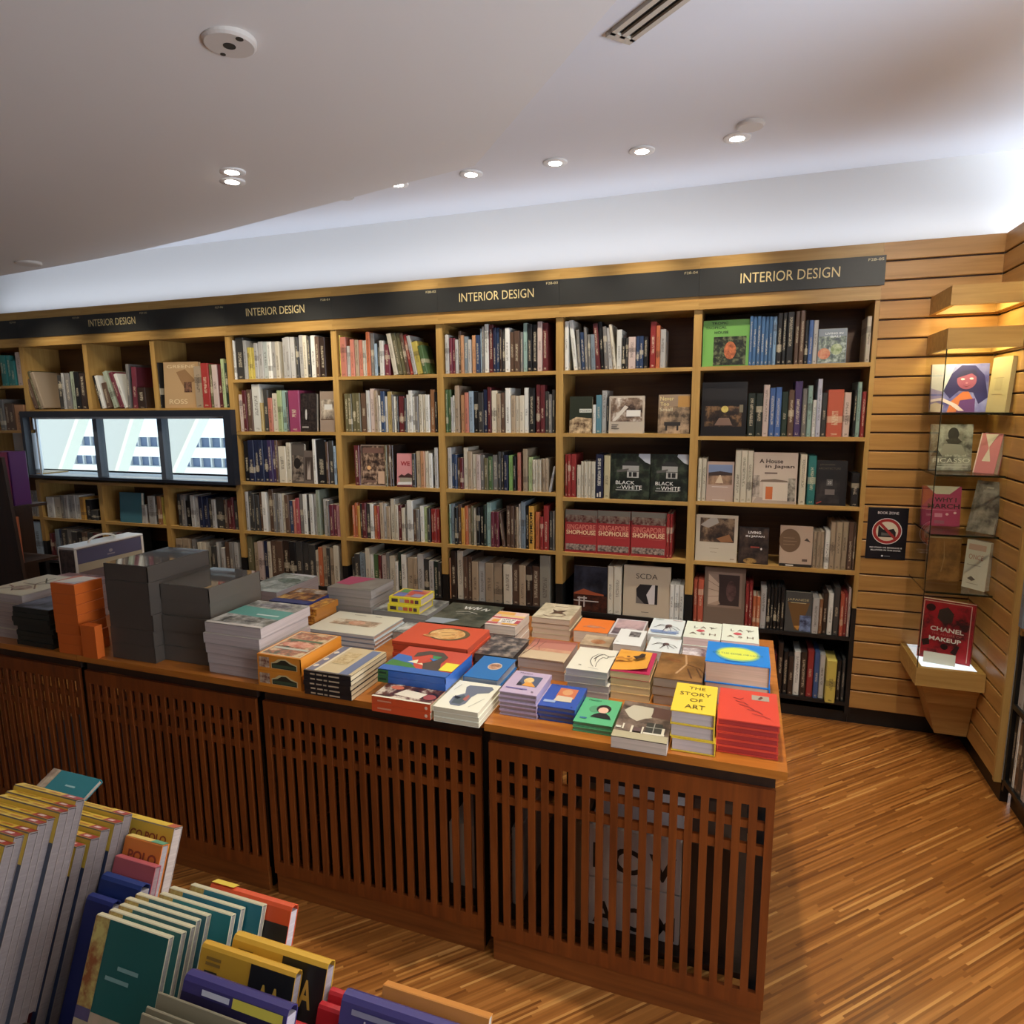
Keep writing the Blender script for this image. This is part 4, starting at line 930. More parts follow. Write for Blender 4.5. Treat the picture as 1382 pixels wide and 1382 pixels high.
round_plate('ceiling_cover', -.038, 3.219, 2.866, .058, 'round blank white ceiling cover beside the rightmost downlight', 'ceiling cover')
round_plate('ceiling_cover', -2.20, 3.42, 2.866, .05, 'round white ceiling cover half hidden by lowered ceiling edge', 'ceiling cover')
round_plate('ceiling_cover', -4.497, 3.208, 2.640, .075, 'round blank cover at the far left of the lowered ceiling', 'ceiling cover')
# slot diffuser
t = thing('air_vent', 'linear two-slot air diffuser set in the ceiling', 'air vent', (-.436, 2.335, 2.868), math.atan2(2.18-2.294, -.336+.467))
b = MB(); W = .098; L0, L1 = -.0, 1.2
for y0, y1 in ((-.049,-.030),(-.010,.010),(.030,.049)): b.box(L0, L1, y0, y1, -.012, .01)
b.box(L0-.02, L0+.012, -.049, .049, -.012, .01); b.box(L1-.012, L1+.02, -.049, .049, -.012, .01); obj('frame', b, flat((196,184,166), .5), t)
for y in (-.02, .02):
    b = MB(); b.box(L0+.012, L1-.012, y-.0098, y+.0098, -.004, .0); obj('slot', b, BLACK, t)

# ---------------------------------------------------------------- bookcases along the back wall
XD = {-1:-6.0, 0:-5.312, 1:-4.640, 2:-3.985, 3:-3.316, 4:-2.480, 5:-1.745, 6:-1.003, 7:-.258, 8:.578}
SHZ = (1.877, 1.527, 1.183, .835, .482, .125)
YF = 3.65
BAY = {7:'rightmost bay', 6:'second bay from right', 5:'third bay from right', 4:'fourth bay from right', 3:'fifth bay from right', 2:'sixth bay from right', 1:'seventh bay from right', 0:'eighth bay from right', -1:'ninth bay from right'}
SHELF = {1:'top shelf', 2:'second shelf', 3:'third shelf', 4:'fourth shelf', 5:'fifth shelf', 6:'bottom shelf'}
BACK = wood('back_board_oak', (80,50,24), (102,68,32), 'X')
for k in range(-1, 8):
    x0, x1 = XD[k], XD[k+1]; cx = (x0+x1)/2; hw = (x1-x0)/2
    lab = 'oak bookcase bay with black base, %s' % BAY[k] if k > 2 or k < 0 else 'oak bookcase bay around part of the window, %s' % BAY[k]
    t = thing('bookcase', lab, 'bookcase', (cx, YF, 0), 0, 'bookcase bays')
    for s in (-1, 1):
        e = s*hw; a, c = (e, e-s*.0208)
        cut = (k in (-1,0,1) and s == 1) or (k in (0,1,2) and s == -1)
        for z0, z1 in (((1.645, 2.166), (.64, 1.135)) if cut else ((.64, 2.166),)):
            b = MB(); b.box(min(a,c), max(a,c), 0, .30, z0, z1); obj('side_panel', b, oakZ, t)
        b = MB(); b.box(min(a,c), max(a,c), .002, .30, .06, .6395); obj('lower_side_panel', b, BLACK, t)
    iw = hw-.021
    win = 0 <= k <= 2
    for z0, z1 in (((1.69, 2.166), (.64, 1.14)) if win else ((1.645, 2.166), (.64, 1.135)) if k == -1 else ((.64, 2.166),)):
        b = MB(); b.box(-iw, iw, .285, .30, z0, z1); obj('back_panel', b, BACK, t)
    b = MB(); b.box(-iw, iw, .285, .30, .06, .6395); obj('lower_back_panel', b, BLACK, t)
    for r, z in enumerate(SHZ, 1):
        if win:
            if r == 1: z = 1.690
            elif r == 3: z = 1.135
            elif r == 2: continue
        if k == 7 and r in (2,3): z = {2:1.515, 3:1.166}[r]
        if k == 6 and r == 3: z = 1.158
        b = MB(); y0 = 0
        if k == -1 and r == 2: b.prism([(-iw,0),(iw,0),(iw,.045),(.0,.278),(-iw,.278)], z-.0205, z); fixn(obj('shelf', b, oakX, t)); continue
        b.bbox(-iw, iw, y0+(.002 if r >= 5 else 0), .284, z-.0205, z, .002)
        obj('shelf', b, BLACK if r >= 5 else oakX, t)
    b = MB(); b.box(-hw, hw, 0, .30, 2.1665, 2.426); obj('header', b, oakX, t)
    b = MB(); b.bbox(-hw, hw, -.010, -.0005, 2.1665, 2.2105, .002); obj('header_rail', b, oakX, t)
    b = MB(); b.box(-hw, hw, .04, .29, 0, .059); obj('plinth', b, BLACK, t)
# charcoal signs on the header, one per bay
CODE = {7:'F28-05', 6:'F28-04', 5:'F28-03', 4:'F28-02', 3:'F28-01', 2:'F27-06', 1:'F27-05', 0:'F27-04', -1:'F27-03'}
TX = {7:(-.058,.395), 5:(-1.606,-1.151), 3:(-3.139,-2.681), 1:(-4.561,-4.108)}
for k in range(-1, 8):
    x0, x1 = XD[k]+.0005, XD[k+1]-.0005
    if k == 7: x1 = .589
    t = thing('shelf_sign', ('charcoal shelf sign lettered INTERIOR DESIGN above the %s' if k in TX else 'charcoal shelf sign with only a small code above the %s') % BAY[k], 'sign', (x0, YF-.0005, 2.2335), 0, 'shelf signs')
    b = MB(); b.box(0, x1-x0, -.0065, 0, 0, .1355); obj('board', b, SIGN, t)
    w = x1-x0; des = [('T', CODE[k], 1-.042/w, .875, .066/w, .09, (206,190,140))]
    if k in TX:
        a, c = TX[k]; des.append(('T', 'INTERIOR DESIGN', ((a+c)/2-x0)/w, .545, (c-a)/w, .36, (226,202,138)))
    art(t, des, (0,-.0066,0), (w,0,0), (0,0,.1355), (0,-1,0), .0003, 'print', 'lettering')

# ---------------------------------------------------------------- inside window with its view
t = obj('window_1', MB(), BLACK); t['kind'] = 'structure'
FX0, FX1, FZ0, FZ1 = -5.338, -3.293, 1.160, 1.676
b = MB(); fy0, fy1 = 3.595, 3.648
b.box(FX0, FX1, fy0, fy1, FZ1-.045, FZ1); b.box(FX0, FX1, fy0, fy1, FZ0, FZ0+.022); b.box(FX0, FX0+.03, fy0, fy1, FZ0+.022, FZ1-.045); b.box(FX1-.06, FX1, fy0, fy1, FZ0+.022, FZ1-.045)
obj('window_frame', b, flat((34,38,46), .35, 'window_frame_black'), t)
RW = flat((206,208,210), .6, 'window_reveal_white')
b = MB(); b.sweep([(WX0-.02,3.66,WZ1),(WX0-.02,3.66,WZ1+.02),(WX1+.02,3.66,WZ1+.02),(WX1+.02,3.66,WZ1)], [(-5.88,4.1,WZ1),(-5.88,4.1,WZ1+.02),(WX1+.02,4.1,WZ1+.02),(WX1+.02,4.1,WZ1)])
b.sweep([(WX0-.02,3.66,WZ0-.02),(WX0-.02,3.66,WZ0),(WX1+.02,3.66,WZ0),(WX1+.02,3.66,WZ0-.02)], [(-5.88,4.1,WZ0-.02),(-5.88,4.1,WZ0),(WX1+.02,4.1,WZ0),(WX1+.02,4.1,WZ0-.02)])
b.prism([(WX0-.02,3.66),(WX0,3.66),(-5.86,4.1),(-5.88,4.1)], WZ0, WZ1); b.prism([(WX1,3.66),(WX1+.02,3.66),(WX1+.02,4.1),(WX1,4.1)], WZ0, WZ1)
fixn(obj('window_reveal', b, RW, t))
MUL = (-4.60, -3.965)
for x in MUL:
    b = MB(); b.box(x-.03, x+.012, 3.64, 3.70, WZ0, WZ1); obj('mullion', b, flat((70,76,86), .4), t)
for a, c in ((WX0, MUL[0]-.03), (MUL[0]+.012, MUL[1]-.03), (MUL[1]+.012, WX1)):
    b = MB(); b.box(a, c, 3.66, 3.664, WZ0, WZ1); obj('window_pane', b, GLASS, t)
# outside: three sloping white stair soffits close by, a terraced white building farther off
OUTW = flat((226,228,224), .7, 'outdoor_white'); BLUEG = flat((106,124,156), .3, 'outdoor_glazing'); CREAMY = flat((236,230,204), .6, 'outdoor_cream_rail')
SYD = 6.5; kk = SYD/3.66
for i, (a, c) in enumerate(((WX0, MUL[0]-.03), (MUL[0]+.012, MUL[1]-.03), (MUL[1]+.012, WX1))):
    w = (c-a)*kk; h = (WZ1-WZ0)*kk
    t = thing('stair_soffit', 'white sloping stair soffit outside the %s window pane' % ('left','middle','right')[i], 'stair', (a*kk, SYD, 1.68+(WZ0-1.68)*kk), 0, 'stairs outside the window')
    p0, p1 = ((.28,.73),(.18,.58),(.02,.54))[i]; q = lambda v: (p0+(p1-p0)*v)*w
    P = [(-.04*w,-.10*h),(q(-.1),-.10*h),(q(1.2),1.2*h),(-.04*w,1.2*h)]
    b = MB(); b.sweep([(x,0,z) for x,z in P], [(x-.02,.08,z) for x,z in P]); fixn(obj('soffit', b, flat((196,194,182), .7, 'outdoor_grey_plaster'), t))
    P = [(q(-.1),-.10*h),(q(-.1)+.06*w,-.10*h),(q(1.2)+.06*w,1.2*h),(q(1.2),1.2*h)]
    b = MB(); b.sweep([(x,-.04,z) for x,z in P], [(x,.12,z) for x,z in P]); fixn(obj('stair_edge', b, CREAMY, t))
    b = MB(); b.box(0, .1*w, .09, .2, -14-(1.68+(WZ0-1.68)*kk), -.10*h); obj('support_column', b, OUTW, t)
t = thing('terraced_building', 'white terraced building with blue-grey glazing seen through the window', 'building', (-125, 60, -14))
FLR = 2.35; TOP = 13.6
b = MB()
for j in range(6): b.box(0, 95, 0, 3, TOP-FLR*j-1.15, TOP-FLR*j)
obj('balcony_band', b, OUTW, t)
b = MB(); b.box(0, 95, 1.5, 4, 0, TOP-.2); obj('glazing', b, BLUEG, t)
b = MB()
for j in range(6):
    for q in range(60): b.box(q*1.6, q*1.6+.22, 1.2, 1.5, TOP-FLR*(j+1), TOP-FLR*j-1.15)
obj('glazing_bars', b, OUTW, t)
b = MB(); b.box(-140, -12, 4.4, 66, -14.4, -14); g = tag(obj('courtyard_ground', b, OUTW), 'pale courtyard ground outside the window', 'ground'); g['kind'] = 'structure'
L = bpy.data.lights.new('sun', 'SUN'); L.energy = SUN; L.angle = .01; L.color = (1,.97,.92); o = bpy.data.objects.new('sun', L); COL.objects.link(o); o.rotation_euler = Vector((-.12,.5,-.86)).to_track_quat('-Z','Y').to_euler()

# ---------------------------------------------------------------- slatted wall panels in the corner
def slats(name, label, length, mat, loc, rz):
    t = thing(name, label, 'wall panel', loc, rz, 'slatted corner panels')
    zs = [2.426] + [2.341-.0893*i for i in range(26)]
    b = MB(); m = MB()
    m.box(0, length, .004, .024, .101, 2.426); obj('backing', m, GROOVE, t)
    for a, c in zip(zs, zs[1:]):
        z1 = a-.004 if a < 2.42 else a; z0 = c+.004 if c > .12 else .101
        b.sweep([(0,.006,z0),(0,-.004,z0),(0,-.006,z0+.003),(0,-.006,z1-.003),(0,-.004,z1),(0,.006,z1)][::-1], [(length,.006,z0),(length,-.004,z0),(length,-.006,z0+.003),(length,-.006,z1-.003),(length,-.004,z1),(length,.006,z1)][::-1])
    fixn(obj('boards', b, slatX, t)); return t
slats('slat_panel', 'oak slatted wall panel right of the bookcase', .4825, slatX, (.5785, YF+.006, 0), 0)
t = slats('slat_panel', 'oak slatted side panel running from corner towards the dark side bookcase', .53, slatX, (1.066, YF, 0), -math.pi/2)
b = MB(); b.box(.53, .55, -.006, .02, .09, 2.426); obj('end_board', b, oakZ, t)
b = MB(); b.box(.579, 1.09, 3.69, 3.72, 0, .1); b.box(1.09, 1.12, 3.11, 3.72, 0, .1); o = struct('baseboard_corner', b, BLACK)
b = MB(); b.box(.5895, 1.2, 3.675, 3.98, 2.40, 2.426); b.box(1.087, 1.40, 2.0, 3.69, 2.40, 2.426); o = struct('trim_2', b, oakX)
b = MB(); b.box(1.0905, 1.12, 3.102, 3.985, 0.1, 2.40); b.box(.579, 1.0905, 3.72, 3.74, 0, 2.40); struct('wall_corner', b, WHITE)
# poster
t = thing('notice_poster', 'black BOOK ZONE notice with red prohibition ring on slatted wall', 'poster', (.597, YF-.0008, .909))
b = MB(); b.box(0, .177, -.004, 0, 0, .260); obj('board', b, flat((16,18,28), .3), t)
W2 = (226,224,220); RED = (176,42,36)
ring = lambda r, c: ('E', .5, .545, r/.177, r/.26, c)
art(t, [('T','BOOK ZONE',.5,.90,.52,.05,W2), ring(.066,W2), ring(.0625,RED), ring(.049,(222,214,186)),
 ('P',[(.28,.43),(.72,.43),(.72,.53),(.66,.60),(.50,.57),(.40,.58),(.28,.66)],(26,26,26)), ('P',[(.36,.46),(.66,.46),(.66,.50),(.36,.52)],(96,96,92)),
 ('P',[(.26,.70),(.31,.735),(.76,.41),(.71,.375)],RED),
 ('T','NO FOOD OR BEVERAGE IS',.5,.225,.80,.027,W2), ('T','ALLOWED IN THIS ZONE.',.5,.175,.76,.027,W2), ('R',.40,.05,.45,.078,W2), ('R',.47,.057,.62,.068,(150,150,150))],
 (0,-.0041,0), (.177,0,0), (0,0,.26), (0,-1,0), .0004, 'print', 'lettering')

# ---------------------------------------------------------------- corner display case
CX0, CX1, CY0, CY1 = .787, 1.057, 3.305, 3.641
def canopy(t, nm, z0, z1, mat=None):
    b = MB(); th = .018
    b.box(CX0, CX1, CY0, CY0+th, z0, z1); b.box(CX0, CX0+th, CY0+th, CY1, z0, z1); b.box(CX1-th, CX1, CY0+th, CY1, z0, z1); b.box(CX0+th, CX1-th, CY1-th, CY1, z0, z1)
    b.box(CX0+th, CX1-th, CY0+th, CY1-th, z1-.012, z1)
    for i in range(len(b.v)): b.v[i] = (b.v[i][0]-CX0, b.v[i][1]-CY0, b.v[i][2]-z0)
    obj(nm, b, oakX, t)
t = thing('lamp_canopy', 'open wooden lamp canopy above the corner display case', 'canopy', (CX0, CY0, 2.083)); canopy(t, 'box', 2.083, 2.163)
t = thing('display_case', 'corner glass display case with wooden top and stepped wooden base', 'display case', (0,0,.1))
dz = -.1
b = MB(); th = .018; z0, z1 = 1.905+dz, 1.990+dz
b.box(CX0, CX1, CY0, CY0+th, z0, z1); b.box(CX0, CX0+th, CY0+th, CY1, z0, z1); b.box(CX1-th, CX1, CY0+th, CY1, z0, z1); b.box(CX0+th, CX1-th, CY1-th, CY1, z0, z1); b.box(CX0+th, CX1-th, CY0+th, CY1-th, z1-.012, z1)
obj('case_top', b, oakX, t)
b = MB(); b.box(CX0, CX1, CY0, CY0+.025, .398+dz, .484+dz); b.box(CX0, CX0+.025, CY0+.025, CY1, .398+dz, .484+dz); b.box(CX1-.025, CX1, CY0+.025, CY1, .398+dz, .484+dz)
b.box(CX0+.025, CX1-.025, CY0+.025, CY1, .398+dz, .470+dz)
def frus(b, A, z1, B, z0):
    f = lambda r, z: [(r[0],r[1],z),(CX1,r[1],z),(CX1,CY1,z),(r[0],CY1,z)]
    b.sweep(f(B,z0+dz), f(A,z1+dz))
frus(b, (.812,3.345), .3978, (.842,3.375), .34); frus(b, (.842,3.375), .3398, (.862,3.39), .285); frus(b, (.868,3.42), .2848, (.925,3.47), .105)
fixn(obj('base', b, oakX, t))
b = MB(); b.box(CX0+.026, CX1-.026, CY0+.026, CY1-.002, .4702+dz, .4822+dz); obj('light_panel', b, LIGHTBOX, t)
b = MB(); b.box(CX0+.002, CX1-.002, CY0+.002, CY0+.007, .4842+dz, 1.9048+dz); obj('front_pane', b, GLASS, t)
b = MB(); b.box(CX0+.002, CX0+.007, CY0+.0072, CY1, .4842+dz, 1.9048+dz); obj('side_pane', b, GLASS, t)
b = MB(); b.box(CX0+.0002, CX0+.0035, CY0+.0002, CY0+.0035, .4842+dz, 1.9048+dz); obj('pane_edge', b, GEDGE, t)
for z in (1.637, 1.370, 1.105, .843):
    b = MB(); b.box(CX0+.009, CX1-.006, CY0+.0155, CY1-.002, z-.008+dz, z+dz, 0); b.box(CX0+.009, CX1-.006, CY0+.0085, CY0+.0153, z-.008+dz, z+dz, 1); b.box(CX0+.0085, CX0+.0088, CY0+.0155, CY1-.002, z-.008+dz, z+dz, 1)
    obj('glass_shelf', b, [GLASS, GEDGE], t)
area((.92, 3.45, 1.965), (.92, 3.45, 0), .16, .2, LP[11], (1,.92,.5)); area((.92, 3.45, 2.14), (.92, 3.45, 0), .16, .2, LP[11]*.8, (1,.92,.5))
# ---------------------------------------------------------------- shelved books
def hsh(*a):
    h = 17
    for x in a: h = (h*131 + int(round(x*1000))*7919) & 0x7fffffff
    return (h % 10007)/10007.
def SZ(bk, r):
    if 0 <= bk <= 2 and r == 1: return 1.690
    if bk == 7: return {2:1.515, 3:1.166}.get(r, SHZ[r-1])
    if bk == 6 and r == 3: return 1.158
    return SHZ[r-1]
def spinebook(b, w, h, d, hard, off=None, M=None):
    """upright book: origin at the middle of the foot of the spine, spine towards -Y; slot 0 cover, slot 1 paper"""
    i0 = len(b.v); r = min(.004, w*.25); x0, x1 = -w/2, w/2; c = .0022; pi = .003 if hard else 0
    prof = [(x0+r,0),(x0,r),(x0,d),(x0+c,d),(x0+c,r+c),(x1-c,r+c),(x1-c,d),(x1,d),(x1,r),(x1-r,0)]
    b.sweep([(x,y,0) for x,y in prof[::-1]], [(x,y,h) for x,y in prof[::-1]], 0)
    b.box(x0+c+.0001, x1-c-.0001, r+c+.0001, d-.003, pi+.0002, h-pi-.0002, 1)
    if M:
        for i in range(i0, len(b.v)): b.v[i] = tuple(M @ Vector(b.v[i]))
def book_pose(rec):
    bk, r, o, tot, x, w, h, col, ln, txt = rec
    u = hsh(bk, r, o, x)
    h2 = h/math.cos(ln) if ln else h
    if ln: h2 = h2 - w*abs(math.sin(ln)); w = w*math.cos(ln)
    d = min(.262, max(.13, h2*(.68+.14*u)))
    y = YF + .006 + .014*hsh(o, r, bk+.3)
    if bk == -1 and r == 2: d = min(d, max(.02, (.381-(x+w+5.656))*.727-.02))
    if col == 'ye' and bk == 7 and r == 6: y = YF - .03
    z = SZ(bk, r) + .0003
    M = Matrix.Translation((x+w/2, y, z))
    if ln > 0: M = Matrix.Translation((x+w, y, z)) @ Matrix.Rotation(ln, 4, 'Y') @ Matrix.Translation((-w/2, 0, 0))
    elif ln < 0: M = Matrix.Translation((x, y, z)) @ Matrix.Rotation(ln, 4, 'Y') @ Matrix.Translation((w/2, 0, 0))
    return M, w, h2, d, u
for rec in BOOKS:
    bk, r, o, tot, x, w, h, col, ln, txt = rec
    M, w, h2, d, u = book_pose(rec)
    b = MB(); spinebook(b, w, h2, d, u > .45)
    ob = obj('book', b, [SPINE if not txt else COVER, PAGES], None, None, tuple(max(0,min(255,int(c*(.93+.14*hsh(x,w))))) for c in C(col)))
    ob.matrix_world = M
    size = 'slim' if w < .02 else 'thick' if w > .042 else 'leaning' if ln else 'upright'
    if ln: size = 'leaning'
    where = SHELF[r] if not (0 <= bk <= 2 and r == 4) else 'shelf below window'
    tag(ob, '%s %s book, %s from left, %s, %s' % (size, NAME[col], ORD[o], where, BAY[bk]), 'book', 'books on the bookcase, %s' % BAY[bk])
    if txt == 'maxi': art(ob, [('TR','MAXIMALISM',.5,.5,.62,.72,(30,28,26))], (-w/2,0,0), (w,0,0), (0,0,h2), (0,-1,0), .0005, 'print')
    if txt == 'ships': art(ob, [('TR','SHIPS & WORKERS',.5,.60,.42,.62,(214,206,186)), ('R',.2,.03,.38,.12,(214,206,186)), ('R',.55,.03,.75,.15,(214,206,186))], (-w/2,0,0), (w,0,0), (0,0,h2), (0,-1,0), .0005, 'print')
b = MB(); tint = []; spot = []
for rec in REST:
    M, w, h2, d, u = book_pose(rec); i0 = len(b.v); spinebook(b, w, h2, d, u > .45, None, M); c = lin(C(rec[7]))
    for p in b.v[i0:]:
        q = M.inverted() @ Vector(p); tint.append(c); spot.append((q.x/w+.5, u, q.z/h2))
ob = obj('shelved_books', b, [SPINES, flat((206,194,168), .8)])
a = ob.data.attributes.new('tint', 'FLOAT_COLOR', 'POINT'); a.data.foreach_set('color', [v for c in tint for v in c])
a = ob.data.attributes.new('spot', 'FLOAT_VECTOR', 'POINT'); a.data.foreach_set('vector', [v for c in spot for v in c])
tag(ob, 'the many remaining small book spines between the larger ones on the wall bookcases', 'books'); ob['kind'] = 'stuff'

